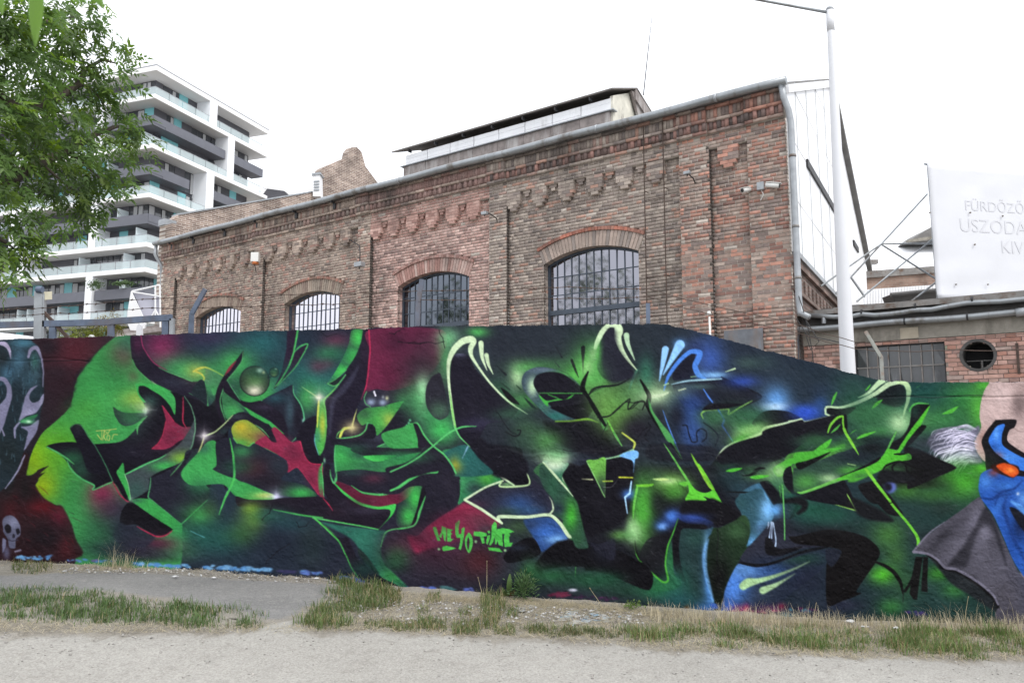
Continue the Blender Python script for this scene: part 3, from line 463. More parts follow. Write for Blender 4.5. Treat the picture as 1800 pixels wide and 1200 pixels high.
    F([(1428,222),(1460,218),(1452,330),(1444,438),(1436,330)],(28,30,34),1.); F([(1346,325),(1366,322),(1412,462),(1375,400)],(30,34,36),1.); S([(1230,218),(1280,302)],[1.5,2.5],(36,42,46)); S([(1222,335),(1260,380)],[1,1.6],(50,62,60)); F([(800,538),(860,575),(948,668),(890,655),(840,610)],(27,28,32),1.); S([(772,370),(840,438)],[2,4],(36,44,46)); S([(806,500),(868,552)],[1,2],(40,60,50)); F([(980,610),(1030,650),(1085,705),(1040,690)],(40,60,52),1.2); S([(920,518),(955,552)],[1.5,3],(54,84,60))
    F([(1130,800),(1230,808),(1480,795),(1570,815),(1610,870),(1640,870),(1660,960),(1760,1010),(1790,1060),(1500,1070),(1300,1000),(1180,900)],(26,25,34),8.); B(1000,850,120,80,(70,112,74),.6); B(1150,960,130,90,(92,160,82),.8); B(980,960,110,60,(58,90,70),.6); B(880,740,120,50,(66,120,80),.5); B(1300,1090,130,60,(56,70,72),.6); B(1400,1120,160,60,(46,50,68),.6)
    S([(838,880),(900,915),(945,905),(955,870),(930,868)],[1.5,2.4,2.4,2,1],(30,32,36)); B(1500,390,46,50,(226,246,190),.95); B(1500,390,90,90,(150,220,120),.5)
    B(1670,680,150,150,(112,160,80),.95); B(1720,800,100,120,(110,160,70),.8); F([(1484,420),(1466,500),(1450,560),(1470,610),(1540,740),(1580,800),(1600,870),(1560,770),(1490,640),(1440,570),(1450,490)],(30,40,36),1.); 
    F([(1580,780),(1630,790),(1635,860),(1610,872),(1590,840)],(84,150,84),1.3); S([(1640,790),(1690,900),(1745,990)],[2,3,1],(120,204,80)); S([(1480,600),(1560,545),(1700,520),(1790,486)],1.5,(34,44,42)); S([(1500,580),(1600,540)],1.2,(34,44,42)); S([(1600,768),(1680,745),(1778,650)],1.5,(38,50,42)); S([(1640,810),(1560,960)],[2,1],(30,34,36))
    # ============ T4 right letter
    tile(1050,560)
    B(150,690,150,150,(112,170,80),.95); B(300,560,110,90,(86,140,86),.9); B(430,600,150,110,(150,196,128),.9); B(380,420,60,120,(64,140,104),.7); B(20,350,50,120,(96,190,84),.8); B(560,660,140,120,(84,108,92),.8); B(640,600,110,70,(120,150,120),.6)
    F([(30,170),(85,70),(140,90),(175,230),(280,410),(285,440),(180,480),(60,470),(0,380)],(38,39,50),3.); B(300,860,130,110,(40,37,48),.95); B(480,760,60,120,(38,38,46),.7)
    S([(-15,230),(0,180),(40,100),(90,52),(150,52),(168,90),(160,150),(190,240),(240,320),(310,402)],[6,8,9,8,11,15,12,8,5,1.5],PG); B(-20,280,40,60,(200,232,170),.8); S([(228,130),(240,200),(292,322)],[10,7,1.5],(186,220,176)); S([(310,400),(285,450),(250,550)],[3,5,2],(90,150,120),2.,.6)
    B(880,300,120,150,(70,112,196),.75); B(760,220,80,60,(52,70,120),.5); B(640,195,50,40,(104,170,226),.6)
    S([(532,240),(512,350),(485,485)],[12,8,1.5],LB,1.6); S([(645,205),(580,320),(515,435)],[17,9,2],(150,206,240),1.8)
    F([(590,430),(650,345),(735,275),(765,285),(748,365),(772,455),(680,472),(600,480)],(32,34,48),2.)
    S([(520,560),(550,460),(600,380),(660,310),(730,258),(800,265),(790,310),(764,370),(790,435),(850,470)],[2,5,6.4,7,7.4,9.4,10,9.6,9,2],(82,142,216)); B(920,440,90,24,(150,208,240),.9); B(820,440,50,30,(110,170,226),.7)
    F([(590,515),(720,485),(965,468),(1120,520),(1283,605),(1150,690),(1025,745),(1022,703),(850,714),(720,700),(640,640)],(31,33,44),1.3,bl=[(640,590,110,70,(116,140,112),.9),(800,530,120,24,(90,120,104),.8),(760,660,120,60,(44,66,110),.7),(1000,560,140,50,(44,52,60),.6)])
    S([(580,512),(700,486),(850,476),(970,470)],[1,3,3,2],(170,214,214)); S([(968,455),(1120,525),(1282,605),(1180,668),(1090,720)],[1.5,2.4,3,2.4,1],(24,24,30))
    B(720,720,120,150,(50,82,140),.85); B(740,890,90,130,(62,98,160),.85); B(620,760,60,110,(30,32,42),.8); B(1130,490,120,45,(52,84,170),.8); B(1080,780,160,100,(62,108,72),.8); B(940,850,90,110,(56,76,66),.7); B(930,760,110,50,(72,120,80),.8); B(1180,850,160,60,(84,150,80),.8)
    B(1400,640,100,110,(110,176,232),.9); B(1390,690,100,34,(196,230,244),.95); B(1620,725,110,50,(50,92,190),.9); B(1750,660,60,60,(50,90,160),.6); B(1180,340,110,50,(84,116,96),.5); B(1320,330,90,60,(60,84,80),.5)
    F([(1210,825),(1240,770),(1300,725),(1380,712),(1480,722),(1560,755),(1590,785),(1450,830),(1300,855)],(24,24,31),1.3); B(1260,830,60,40,(70,120,70),.7)
    S([(828,780),(814,742),(850,716),(940,710),(1024,706),(1027,745),(1110,695),(1210,640)],[1.5,3,3,2.6,3,3,2.4,1],(148,204,98)); S([(830,550),(865,605),(900,652)],[1.5,3,2.4],(86,140,214)); S([(945,710),(992,790),(976,832),(1068,972)],[3,3.4,3.4,1.5],(78,132,206),sm=0)
    F([(925,1090),(990,1015),(1080,962),(1270,902),(1310,855),(1590,788),(1630,804),(1800,770),(1800,990),(1640,1080),(1440,1140),(1150,1190),(880,1190)],(27,27,35),1.2,bl=[(1400,1080,200,40,(44,84,60),.8),(1600,1000,160,50,(50,110,60),.7),(1000,1130,110,30,(40,66,52),.7)])
    B(1180,870,120,40,(130,190,110),.8,rot=-.3); S([(928,1088),(990,1012),(1080,962),(1270,900),(1312,852),(1450,820),(1590,786),(1630,803),(1790,768)],[1,3,3.4,4,4.4,3.4,3,3,3],(204,232,180)); F([(1100,950),(1260,890),(1300,850),(1400,825),(1300,870),(1265,908)],(190,224,160),2.)
    F([(1400,1205),(1480,1112),(1600,1072),(1700,1022),(1800,975),(1800,1050),(1560,1112),(1500,1142),(1450,1205)],(84,178,60),1.3,bl=[(1440,1180,50,40,(150,190,120),.8)]); F([(1565,1120),(1740,1080),(1600,1150)],(24,28,28),1.2)
    F([(405,620),(432,720),(520,850),(620,1000),(662,1092),(640,1080),(560,960),(462,800),(405,690)],(92,184,92),1.2,bl=[(420,680,40,60,(150,206,130),.8)])
    S([(338,480),(375,550),(402,605),(392,680),(450,800),(560,955),(655,1090)],[2,4.6,6,5.6,5,3.6,1],(20,22,24)); S([(512,715),(560,850),(640,1040)],[1,2.4,1],(88,140,206)); B(470,590,90,30,(196,226,170),.85,rot=-.2)
    S([(668,832),(700,835),(716,900),(740,960),(780,955),(775,890),(810,858),(850,880),(850,930),(818,962)],2,(24,28,40)); S([(830,810),(900,860),(945,920),(920,995)],[2,2,2,1],(24,28,40)); S([(0,772),(90,762),(170,700),(240,632),(240,700),(270,700),(330,650),(372,660),(350,712)],1.7,(30,36,34)); S([(0,535),(150,522),(250,462)],1.6,(32,38,38)); S([(300,950),(360,870),(420,840),(370,920),(400,960)],1.4,(26,26,32))
    S([(78,790),(130,890),(190,990)],[1.5,3,1],(124,204,84)); S([(195,893),(280,955),(290,985),(280,1022)],[2,3,3,2],(180,210,90)); S([(-30,1105),(180,1072),(285,1028)],[1,2.6,2],(150,206,140)); F([(180,1065),(270,1030),(320,1040),(318,1085),(290,1100),(280,1185),(270,1100)],(146,206,240),1.6)
    for y in (995,1005,1022,1048,1075,1095,1108): S([(540+(y*37)%200,y),(760,y+6),(900,y+2)],[.5,1.2,.5],(92,92,104),1.,.5)
    F([(420,985),(900,1000),(900,1110),(420,1100)],(25,24,32),6.,a=.55)
    S([(520,975),(590,1080),(665,1200)],[1,3,3],(104,186,84)); F([(732,1055),(760,1090),(830,1210),(800,1210)],(130,204,60),1.); S([(1000,415),(1075,390)],[1,3],(190,220,170)); S([(635,560),(690,545)],[2,2],(190,210,170)); S([(730,455),(770,450)],1.5,(150,196,150)); S([(520,520),(555,505)],2,(170,210,150)); S([(515,590),(550,580)],3,(200,225,180)); F([(1000,1185),(1040,1170),(1135,1165),(1060,1190)],(92,190,60),1.)
    # ============ T5 right
    tile(1400,560)
    B(80,745,120,55,(52,90,190),.85); B(250,560,150,60,(44,60,84),.5); B(420,520,120,80,(44,80,70),.7); B(620,740,260,140,(60,118,72),.9); B(1000,560,200,90,(30,78,76),.8); B(1300,620,160,140,(54,130,66),.9); B(1430,720,90,160,(92,180,62),.95); B(1470,520,70,40,(92,190,64),.9); B(1150,780,200,110,(62,130,70),.9); B(950,800,100,80,(84,160,84),.7)
    F([(640,592),(790,503),(852,560),(848,650),(780,690),(650,650)],(24,28,34),5.); F([(240,698),(350,702),(465,690),(390,752),(258,748)],(24,24,30),1.2)
    F([(-60,825),(0,808),(70,812),(300,762),(372,766),(386,880),(300,925),(100,965),(-60,980)],(26,26,32),2.); B(330,960,200,40,(60,130,60),.8); B(200,1090,220,60,(40,66,58),.7); B(520,1080,160,60,(38,70,66),.7)
    S([(480,617),(560,580),(640,505),(690,470)],[1,5,9,11],(190,222,170)); S([(228,742),(236,690),(350,692),(480,652),(620,582),(720,512),(800,496)],[3,3.6,4,6,7,8.6,6],(198,226,176)); S([(790,496),(850,505),(876,560),(868,640),(850,700),(824,800)],[5,9,9,6,4,1.5],(196,226,166)); S([(-60,800),(0,795),(38,783),(70,806),(290,756)],[2.4,2.6,2.8,2.8,2],(202,230,178)); S([(228,742),(258,757)],3,(198,226,176)); B(812,812,90,80,(176,216,160),.9); B(812,812,150,130,(110,170,110),.5)
    for q in ([(585,705),(620,655),(675,630),(630,680)],[(270,680),(285,610),(318,570),(300,630)],[(1138,745),(1190,712),(1265,682),(1215,735)],[(468,938),(520,900),(625,878),(540,920)],[(140,1035),(190,985),(272,938),(240,1000)],[(415,905),(440,880),(470,865)],[(935,540),(965,520),(940,535)],[(265,890),(300,850),(345,820),(310,870)],[(1225,645),(1275,622),(1240,640)],[(395,1130),(440,1135),(460,1145)],[(535,560),(580,510),(560,550)]): F(q,(92,188,66),1.)
    S([(250,885),(275,825),(345,765),(366,790),(372,870),(430,970),(486,1062)],[1.5,3.6,3.4,3,3.4,3.6,1],(124,204,66))
    F([(370,770),(390,790),(400,900),(380,880)],(20,24,24),1.2)
    F([(900,685),(930,665),(1032,665),(955,780),(860,925),(800,1030),(705,1037),(840,900),(890,800)],(25,26,30),1.3,bl=[(900,740,40,40,(50,80,60),.6)]); S([(880,720),(910,672),(960,658),(1030,664)],[1,2.4,2.4,1],(96,190,90))
    F([(1034,690),(985,790),(905,890),(835,1010),(775,1070),(700,1100),(560,1210),(430,1210),(620,1110),(690,1042),(795,1030),(870,905),(960,775)],(88,194,56),1.2); F([(948,848),(1008,838),(905,970),(850,995),(880,920)],(22,24,26),1.3); S([(782,878),(745,960),(708,1035)],[1,3,1.5],(110,196,80)); F([(760,1052),(900,1050),(880,1056)],(22,24,26),1.)
    F([(850,1000),(960,1020),(1120,1090),(1240,1170),(1240,1290),(900,1330),(640,1280),(700,1130),(900,1100)],(27,27,32),5.); S([(675,1180),(720,1125),(800,1108),(860,1140),(900,1190)],2.4,(18,20,20)); S([(750,1190),(780,1125),(850,1112),(930,1170),(1050,1190),(1140,1170)],3,(18,20,20)); B(640,1150,80,30,(80,170,60),.7); B(720,1110,60,24,(86,180,60),.7)
    B(1440,1170,70,40,(96,196,58),.95); B(1180,1000,140,90,(56,62,70),.7)
    # head, hair and blue form at the right edge
    F([(1508,480),(1508,500),(1470,560),(1442,650),(1430,760),(1442,850),(1405,920),(1388,980),(1420,1060),(1500,1130),(1778,1220),(2100,1220),(2100,480)],(192,174,162),1.3,bl=[(1740,690,60,90,(122,108,102),.9),(1780,560,80,60,(150,134,124),.7),(1460,950,40,90,(160,128,110),.7),(1600,600,90,80,(204,188,176),.6)])
    B(1740,640,50,50,(110,98,92),.6); S([(1460,600),(1700,605)],1.,(120,110,100),1.,.5); S([(1690,850),(1740,880),(1800,880)],2,(150,134,124),1.5,.7)
    F([(1420,835),(1330,885),(1240,865),(1150,855),(1070,890),(1020,960),(1060,1020),(1110,1060),(1140,1110),(1190,1175),(1300,1140),(1450,1120),(1400,1030),(1385,960),(1430,880)],(112,114,126),5.,bl=[(1330,1010,90,90,(150,152,166),.7),(1150,960,90,70,(84,88,98),.7)])
    rs=np.random.RandomState(8)
    for i in range(95):
        t=rs.rand(); x0=1420-rs.uniform(0,60); y0=860+t*260; ln=rs.uniform(150,390)*(1-.45*abs(t-.3)); x2=x0-ln; S([(x0,y0),(x0-ln*.4,y0-34+36*t),(x2+30,y0-6+60*t),(x2,y0+40+75*t)],[.6,1.7,1.5,.4],[(236,236,244),(206,208,218),(168,170,184),(96,98,110),(224,224,234)][i%5],1.,.8)
    F([(1445,960),(1480,880),(1550,793),(1560,790),(1713,788),(1700,848),(1662,872),(1652,960),(1790,1055),(1900,1100),(1900,1230),(1520,1230),(1470,1050)],(26,25,29),1.2)
    F([(1500,960),(1525,895),(1565,838),(1625,824),(1605,900),(1610,985),(1700,1050),(1800,1100),(1900,1160),(1900,1200),(1740,1180),(1640,1110),(1550,1040)],(60,130,212),1.6,bl=[(1560,900,20,60,(110,176,236),.8),(1540,1000,40,50,(40,90,160),.7),(1650,1080,90,24,(90,160,226),.7),(1560,1070,50,30,(150,80,60),.7)])
    # ============ T9
    tile(1050,820)
    F([(-80,60),(300,0),(640,0),(900,0),(1020,120),(1130,240),(1120,380),(900,480),(640,460),(560,600),(400,800),(250,700),(120,640),(-60,560)],(27,28,36),12.); B(560,120,150,80,(120,180,80),.95); B(600,200,110,60,(84,160,60),.8); B(560,110,80,24,(190,226,150),.9); B(680,130,50,20,(96,190,70),.9); B(420,60,120,60,(56,84,60),.7)
    B(900,60,130,50,(60,72,70),.5); B(1100,160,100,80,(50,84,90),.7); B(1380,60,90,90,(130,186,110),.9); B(1450,160,80,80,(66,130,80),.8); B(1230,70,110,40,(84,140,70),.6)
    F([(430,95),(520,88),(560,100),(500,110)],(196,226,140),1.5); F([(640,130),(700,115),(715,125),(690,150)],(110,200,70),1.2)
    F([(705,108),(760,170),(800,195),(850,203),(892,185),(880,160),(912,172),(972,277),(972,278),(880,247),(828,232),(850,262),(690,266),(716,190)],(104,208,62),1.); S([(630,-10),(670,50),(712,118)],[3,4,4],(112,196,84)); F([(780,-10),(806,-10),(915,170),(885,165)],(122,210,56),1.)
    S([(275,-20),(282,40)],[2,1],LB); B(240,205,40,45,(80,140,210),.8); S([(265,112),(252,208),(216,236),(236,362)],[1.5,2.6,2.6,1],(180,222,246),sm=0); F([(170,80),(272,78),(275,86),(200,84)],(150,200,60),.9); S([(45,112),(110,113)],[1,2],(150,190,80)); S([(45,155),(100,155),(150,115)],[.8,.8,.5],(130,150,120)); F([(300,138),(360,140),(440,132),(420,152),(330,152)],(120,200,60),1.)
    B(360,300,90,180,(80,168,60),.95); B(285,480,70,80,(176,222,150),.9); B(200,500,110,60,(84,140,80),.8); B(60,520,110,50,(54,84,70),.7); B(360,560,70,80,(70,120,60),.7); S([(312,150),(295,230),(282,330),(282,400)],[3,3.4,3.4,1],(96,190,62)); B(470,280,60,80,(30,36,36),.8); B(180,300,70,130,(26,26,34),.8)
    B(590,380,56,46,(70,124,206),.95); B(500,465,40,30,(104,164,226),.9); B(540,440,80,40,(52,92,160),.7); B(760,395,130,44,(50,74,146),.8); B(860,430,60,40,(48,70,120),.5)
    F([(1265,130),(1320,225),(1372,300),(1375,390),(1310,480),(1180,612),(1165,612),(1180,480),(1130,380),(1100,250),(1150,180)],(72,120,140),2.5,bl=[(1320,300,90,120,(120,190,232),.95),(1200,600,60,80,(110,180,226),.9),(1280,440,60,80,(120,184,228),.7),(1120,300,60,110,(48,84,80),.9)]); B(1120,252,14,10,(170,90,50),.6); B(1390,335,60,50,(112,180,230),.85)
    F([(900,480),(1000,470),(1120,380),(1200,400),(1230,490),(1180,612),(1105,740),(1040,850),(990,960),(980,1055),(912,1055),(870,930),(842,790),(850,660),(872,560)],(40,66,40),2.,bl=[(930,900,110,200,(20,20,22),.95),(1150,500,80,90,(70,108,66),.8),(900,620,60,90,(30,46,34),.7)])
    F([(660,480),(840,490),(905,470),(872,560),(848,660),(842,790),(870,930),(912,1055),(905,1200),(720,1200),(690,900),(640,700),(640,600)],(42,68,66),2.5,bl=[(880,880,50,330,(88,152,216),.95),(850,620,20,80,(150,206,240),.9),(760,560,80,60,(52,92,80),.7),(820,1120,90,60,(70,120,180),.8)])
    F([(625,410),(596,520),(586,640),(592,760),(640,872),(688,892),(655,780),(636,640),(645,540),(672,480),(830,488),(860,470),(830,450),(700,440)],(24,24,30),1.8)
    F([(-60,690),(40,700),(150,648),(290,718),(390,828),(414,940),(380,946),(200,882),(0,816),(-100,800)],(21,20,26),1.4); F([(0,690),(120,640),(140,650),(140,700),(80,725)],(46,50,62),3.); B(0,900,200,60,(40,84,60),.7); B(200,960,170,60,(40,80,60),.7)
    F([(330,690),(400,560),(560,520),(600,470),(560,620),(532,740),(545,872),(512,893),(400,800)],(30,31,36),2.); B(480,960,170,80,(42,116,70),.9); B(620,900,90,120,(44,112,88),.8); B(640,1040,140,80,(38,92,90),.8)
    F([(300,690),(390,800),(512,900),(552,885),(530,760),(550,620),(575,560),(590,700),(600,830),(660,900),(600,960),(420,960),(405,850)],(48,118,72),2.,fade=[(480,900,140,90),(570,740,60,180)])
    S([(290,575),(305,680),(345,745),(430,830),(512,897),(552,880),(532,760),(550,620),(590,520),(632,400)],[1,2,2.4,3,3.6,3.4,3,2.6,2,1],(84,178,66)); S([(293,575),(306,660),(335,730)],[2,3.4,1],(22,24,24))
    F([(1185,612),(1300,500),(1390,430),(1440,400),(1600,430),(1900,500),(1900,600),(1600,640),(1430,700),(1260,775),(1112,742)],(50,54,66),1.8,bl=[(1500,470,120,50,(36,38,48),.8)]); F([(1310,560),(1345,550),(1390,620),(1440,640),(1600,620),(1560,650),(1430,695),(1345,690),(1315,640)],(24,24,30),2.)
    F([(1110,752),(1250,782),(1400,752),(1600,690),(1800,650),(1800,760),(1500,1000),(1300,1200),(985,1200),(985,1020),(1030,880)],(44,56,72),2.,bl=[(1060,920,120,170,(88,148,222),1.),(1210,800,140,55,(118,178,230),.95),(1020,1120,60,80,(66,120,200),.9),(1350,810,140,60,(66,110,170),.8),(1600,720,160,50,(40,84,64),.8)])
    S([(1110,750),(1250,778),(1400,748),(1560,682),(1800,628)],[3,3.4,3,2.4,2],(22,24,30)); S([(1140,930),(1180,905),(1260,890),(1400,850),(1530,800),(1658,740)],[14,16,9,6,4,1],(172,212,152),2.5); S([(1295,965),(1330,950),(1420,910),(1542,835)],[13,11,6,1],(176,214,156),2.5)
    F([(1268,130),(1340,110),(1430,200),(1480,250),(1600,262),(1628,310),(1580,360),(1500,410),(1540,330),(1540,290),(1420,285),(1372,295),(1320,220)],(24,25,31),2.); B(1450,350,70,50,(52,60,74),.7); B(1700,340,160,90,(36,92,72),.85); B(1640,420,100,80,(36,64,62),.6)
    F([(1450,70),(1480,20),(1515,0),(1540,70),(1576,195),(1700,170),(1900,110),(1900,270),(1600,240),(1510,185),(1465,140)],(22,22,27),1.5); F([(1515,-60),(1900,-60),(1900,90),(1778,125),(1620,192),(1575,196),(1545,110)],(86,150,70),1.3,bl=[(1620,80,90,60,(66,110,66),.7)]); S([(1540,90),(1575,196),(1620,192),(1780,122)],[2,3,3,2],(112,196,84))
    S([(1440,130),(1450,250),(1462,380),(1464,570)],[1.5,1.6,1.6,1.6],(92,180,70)); S([(1425,130),(1432,240)],[1.5,1],(92,180,80),a=.7)
    for q in ([(1352,430),(1330,482)],[(1362,430),(1345,560)],[(1372,440),(1360,560)],[(1378,440),(1396,600),(1384,628)]): S(q,1.4,(190,220,240))
    F([(1005,30),(1060,12),(1130,10),(1060,40)],(92,190,60),1.); F([(1195,82),(1260,65),(1345,68),(1230,92)],(110,200,60),1.); S([(1170,70),(1250,30),(1300,0)],[1,4,1],(24,26,26)); S([(1010,195),(1150,200),(1250,196)],[1,3,1],(24,28,30))
    B(1640,900,160,140,(38,44,62),.7); B(1120,1110,70,30,(150,46,110),.8); B(1165,1120,22,40,(214,50,110),.9); B(1050,1150,50,24,(160,50,110),.8); B(1350,1110,110,30,(110,40,90),.7); B(1470,1165,60,24,(70,150,160),.9); B(1440,1090,30,24,(170,50,80),.6); B(700,1100,20,20,(150,90,40),.6)
    # ============ T8 late blacks (over T9 edges)
    tile(700,800)
    F([(1066,862),(1118,782),(1200,705),(1320,662),(1420,668),(1500,690),(1600,742),(1720,790),(1900,830),(1990,930),(1960,1050),(1778,985),(1650,922),(1500,882),(1350,866),(1200,882),(1132,900),(1122,942),(1085,905)],(20,19,25),1.4,bl=[(1610,740,90,90,(40,44,56),.9)])
    F([(824,792),(880,718),(985,648),(1065,650),(1114,742),(1092,782),(950,826),(862,838)],(21,20,26),1.3,bl=[(940,720,70,26,(48,56,68),.8)]); S([(835,800),(890,822),(970,815),(1080,785)],2,(20,19,25))
    B(1200,940,180,70,(46,104,64),.9); B(1500,960,160,60,(42,96,64),.8); B(1030,900,70,90,(58,116,66),.8); B(1640,960,120,50,(40,92,64),.7)
    F([(1400,340),(1440,300),(1560,330),(1650,310),(1760,330),(1778,640),(1690,660),(1690,800),(1600,745),(1490,690),(1465,560)],(29,29,38),8.,a=.9); B(1730,620,60,30,(110,150,70),.7); F([(1498,680),(1580,690),(1690,650),(1690,790),(1655,815),(1560,760)],(40,42,54),3.)
    F([(1474,44),(1545,36),(1624,29),(1610,312),(1540,175)],(126,200,84),1.,bl=[(1590,250,60,90,(60,70,60),.9)]); S([(1475,44),(1545,180),(1610,314)],[1,1.5,1],(150,216,120)); S([(1460,184),(1518,187)],2,(150,190,110)); S([(1598,200),(1665,203)],2,(160,200,90)); S([(1728,172),(1800,170)],2.4,(150,196,60))
    S([(1640,30),(1720,10),(1800,-10)],[2,2,2],(130,196,170),a=.8); B(1770,330,20,50,(90,150,214),.7)
    # lettering
    tile(750,905,11.25); LT=(88,196,84)
    B(420,440,330,260,(120,48,84),.5); B(900,560,420,120,(72,48,64),.6)
    for q in ([(120,240),(185,225),(250,440),(275,505),(215,505),(150,350)],[(245,420),(290,330),(300,210),(385,245),(388,400),(372,520),(340,470),(320,350),(290,450)],[(400,255),(530,290),(480,320),(478,350),(510,360),(475,390),(480,470),(540,462),(470,520),(405,515)],
        [(570,160),(650,90),(662,130),(635,240),(640,380),(690,360),(690,270),(745,230),(758,260),(740,420),(710,560),(680,680),(635,665),(665,540),(670,440),(600,450),(572,380),(565,260)],
        [(940,320),(1060,322),(1190,350),(1195,405),(1130,420),(1155,545),(1105,560),(1060,420),(930,402)],[(1205,310),(1250,300),(1262,350),(1225,365)],[(1205,400),(1262,385),(1250,470),(1205,580),(1178,540)],
        [(1240,585),(1285,420),(1295,200),(1350,120),(1388,150),(1395,300),(1400,270),(1470,262),(1500,250),(1640,270),(1740,325),(1640,350),(1655,400),(1630,430),(1640,540),(1710,540),(1670,610),(1545,625),(1530,480),(1545,360),(1500,370),(1515,610),(1430,580),(1410,500),(1385,570),(1355,570),(1350,430),(1310,540),(1270,590)],
        [(320,620),(400,600),(590,650),(450,690),(330,705),(310,660)],[(1215,630),(1440,645),(1510,725),(1240,690)]): F(q,LT,.9,sm=0)
    F([(770,440),(840,340),(900,420),(915,540),(880,690),(835,740),(785,660),(762,540)],LT,.9); F([(800,500),(830,430),(855,520),(840,650),(820,680),(800,600)],(70,46,62),.8)
    for q in ((975,520,28),(245,670,26),(1555,690,28)): B(*q[:2],q[2],q[2],(150,200,140),.95,pw=2)
    # tag on the green field
    tile(0,560)
    TG=(206,206,110)
    for q in ([(755,876),(800,872),(850,868),(910,860)],[(800,875),(800,920),(795,945),(780,925),(765,905)],[(820,872),(812,920),(806,950)],[(822,880),(840,890),(815,915),(830,950)],[(862,868),(845,900),(838,940),(855,950),(860,915),(848,912)],[(876,940),(890,905),(920,905)]): S(q,1.3,TG,.8,.9)
    # ============ T10
    tile(1400,820)
    B(300,380,160,90,(38,92,70),.8); B(80,330,110,80,(42,104,80),.7); B(480,470,160,60,(32,62,54),.7); B(720,530,130,120,(76,132,60),.85); B(860,190,120,60,(72,130,52),.8); B(1060,220,120,60,(66,120,56),.7); B(1300,110,170,130,(88,186,54),.95); B(1150,330,120,60,(44,60,54),.6); B(680,840,100,70,(96,206,54),.95); B(780,700,80,80,(70,120,56),.7); B(1110,830,90,60,(72,156,52),.8); B(740,1090,100,70,(62,132,62),.8); B(1230,960,90,60,(60,132,56),.7); B(850,900,120,120,(54,96,56),.7); B(380,1080,160,60,(44,42,64),.6); B(1000,560,120,80,(40,50,54),.6); B(1150,150,90,60,(40,70,46),.6)
    F([(-60,190),(0,185),(32,200),(260,118),(420,52),(560,-10),(560,-120),(-60,-100)],(84,150,66),1.3,bl=[(230,90,90,40,(176,206,150),.9),(60,100,80,70,(60,100,60),.7),(450,40,80,30,(96,190,60),.7)]); F([(540,-10),(700,-60),(740,-20),(480,110),(400,105)],(80,164,58),4.); S([(0,170),(30,202),(260,118),(550,0)],[2,3,2.4,1],(118,196,84))
    F([(0,212),(200,150),(350,100),(400,150),(440,240),(462,336),(290,292),(100,258)],(24,24,28),2.); S([(360,150),(410,240),(468,342),(300,294)],[1,2,2.4,1],(150,206,96),sm=0)
    F([(430,240),(560,290),(680,350),(760,420),(700,430),(560,410),(470,360)],(26,28,32),6.); F([(490,165),(525,130),(640,118),(690,170),(790,300),(830,380),(720,370),(640,295),(545,225)],(25,25,28),1.4); F([(640,118),(900,105),(770,95),(1000,40),(1210,28),(1100,80),(880,172),(860,130),(720,128)],(25,25,28),1.6); F([(700,60),(960,-60),(1210,-20),(1210,30),(900,100),(720,110)],(27,29,30),5.)
    B(740,158,40,40,(110,130,200),.9,pw=2); B(718,155,30,36,(22,22,30),.95,pw=2)
    S([(542,15),(620,120),(690,215),(760,310),(870,440),(935,530),(952,580),(948,640)],[6,4.6,4.4,4.4,4.4,5,6,5],(114,202,60))
    F([(-60,545),(0,540),(240,490),(420,508),(545,550),(630,620),(652,680),(612,760),(540,860),(468,970),(505,990),(350,1052),(240,1072),(236,760),(282,775),(352,660),(240,625),(0,600)],(22,20,22),1.4); F([(236,640),(350,660),(282,778),(236,740)],(40,46,58),2.); B(250,500,200,40,(30,32,34),.6)
    S([(605,738),(690,772),(760,822),(812,900),(832,985)],[3,6,7,6,3],(22,22,22)); S([(836,985),(832,1060)],[1.5,1],(30,34,32)); S([(848,970),(880,920),(905,855)],[5,5,2],(22,22,22)); F([(930,700),(988,702),(960,880),(942,1034),(912,1034),(884,990),(898,870)],(22,22,22),1.2,sm=0); F([(992,702),(1028,702),(1022,978),(972,970)],(22,22,22),1.2,sm=0)
    F([(1030,690),(1100,730),(1170,795),(1260,815),(1400,905),(1550,1040),(1570,1130),(1500,1100),(1350,1000),(1200,900)],(38,44,46),5.)
    F([(912,662),(975,585),(1160,430),(1300,330),(1430,235),(1475,310),(1560,450),(1700,750),(1778,880),(2100,1300),(1580,1200),(1578,1080),(1530,1000),(1400,895),(1250,808),(1162,790),(1092,722),(1020,680)],(88,88,95),1.5,bl=[(1130,560,150,40,(54,54,60),.8,-.75),(1250,640,60,160,(112,112,120),.7,.6),(1390,400,40,100,(128,128,138),.7,.4),(1550,800,120,140,(104,104,112),.5),(1650,1000,150,100,(90,88,92),.5)])
    F([(1480,320),(1400,470),(1290,640),(1185,765),(1320,770),(1380,620),(1430,500),(1520,470),(1590,640),(1640,760),(1560,450)],(52,52,58),8.); B(1470,520,40,60,(136,136,146),.85); B(1440,620,60,110,(112,112,120),.6)
    S([(1020,684),(1092,728),(1162,796),(1250,814),(1400,902),(1530,1010),(1572,1090)],[4,6,6,6,7,8,6],(24,24,26),2.); S([(914,663),(1020,678),(1092,716),(1162,786),(1250,802),(1400,886),(1530,992),(1576,1075)],[5,4,4.4,4.4,4.4,4.4,4.4,3],(124,124,134)); S([(920,650),(975,585),(1060,500),(1160,430)],[3,3,3,1],(120,120,130))
    F([(1425,130),(1440,60),(1490,25),(1560,15),(1650,60),(1900,90),(2100,120),(2100,1200),(1900,1050),(1790,880),(1700,740),(1620,560),(1540,380),(1455,265),(1425,190)],(46,100,178),1.6,bl=[(1480,110,60,60,(84,150,220),.8),(1600,230,60,110,(36,76,140),.8),(1560,330,40,120,(64,126,200),.7,.5),(1680,600,60,200,(40,86,158),.7,.4),(1640,150,90,40,(70,136,210),.7),(1750,450,60,110,(24,44,84),.9),(1780,250,50,60,(120,180,230),.7)])
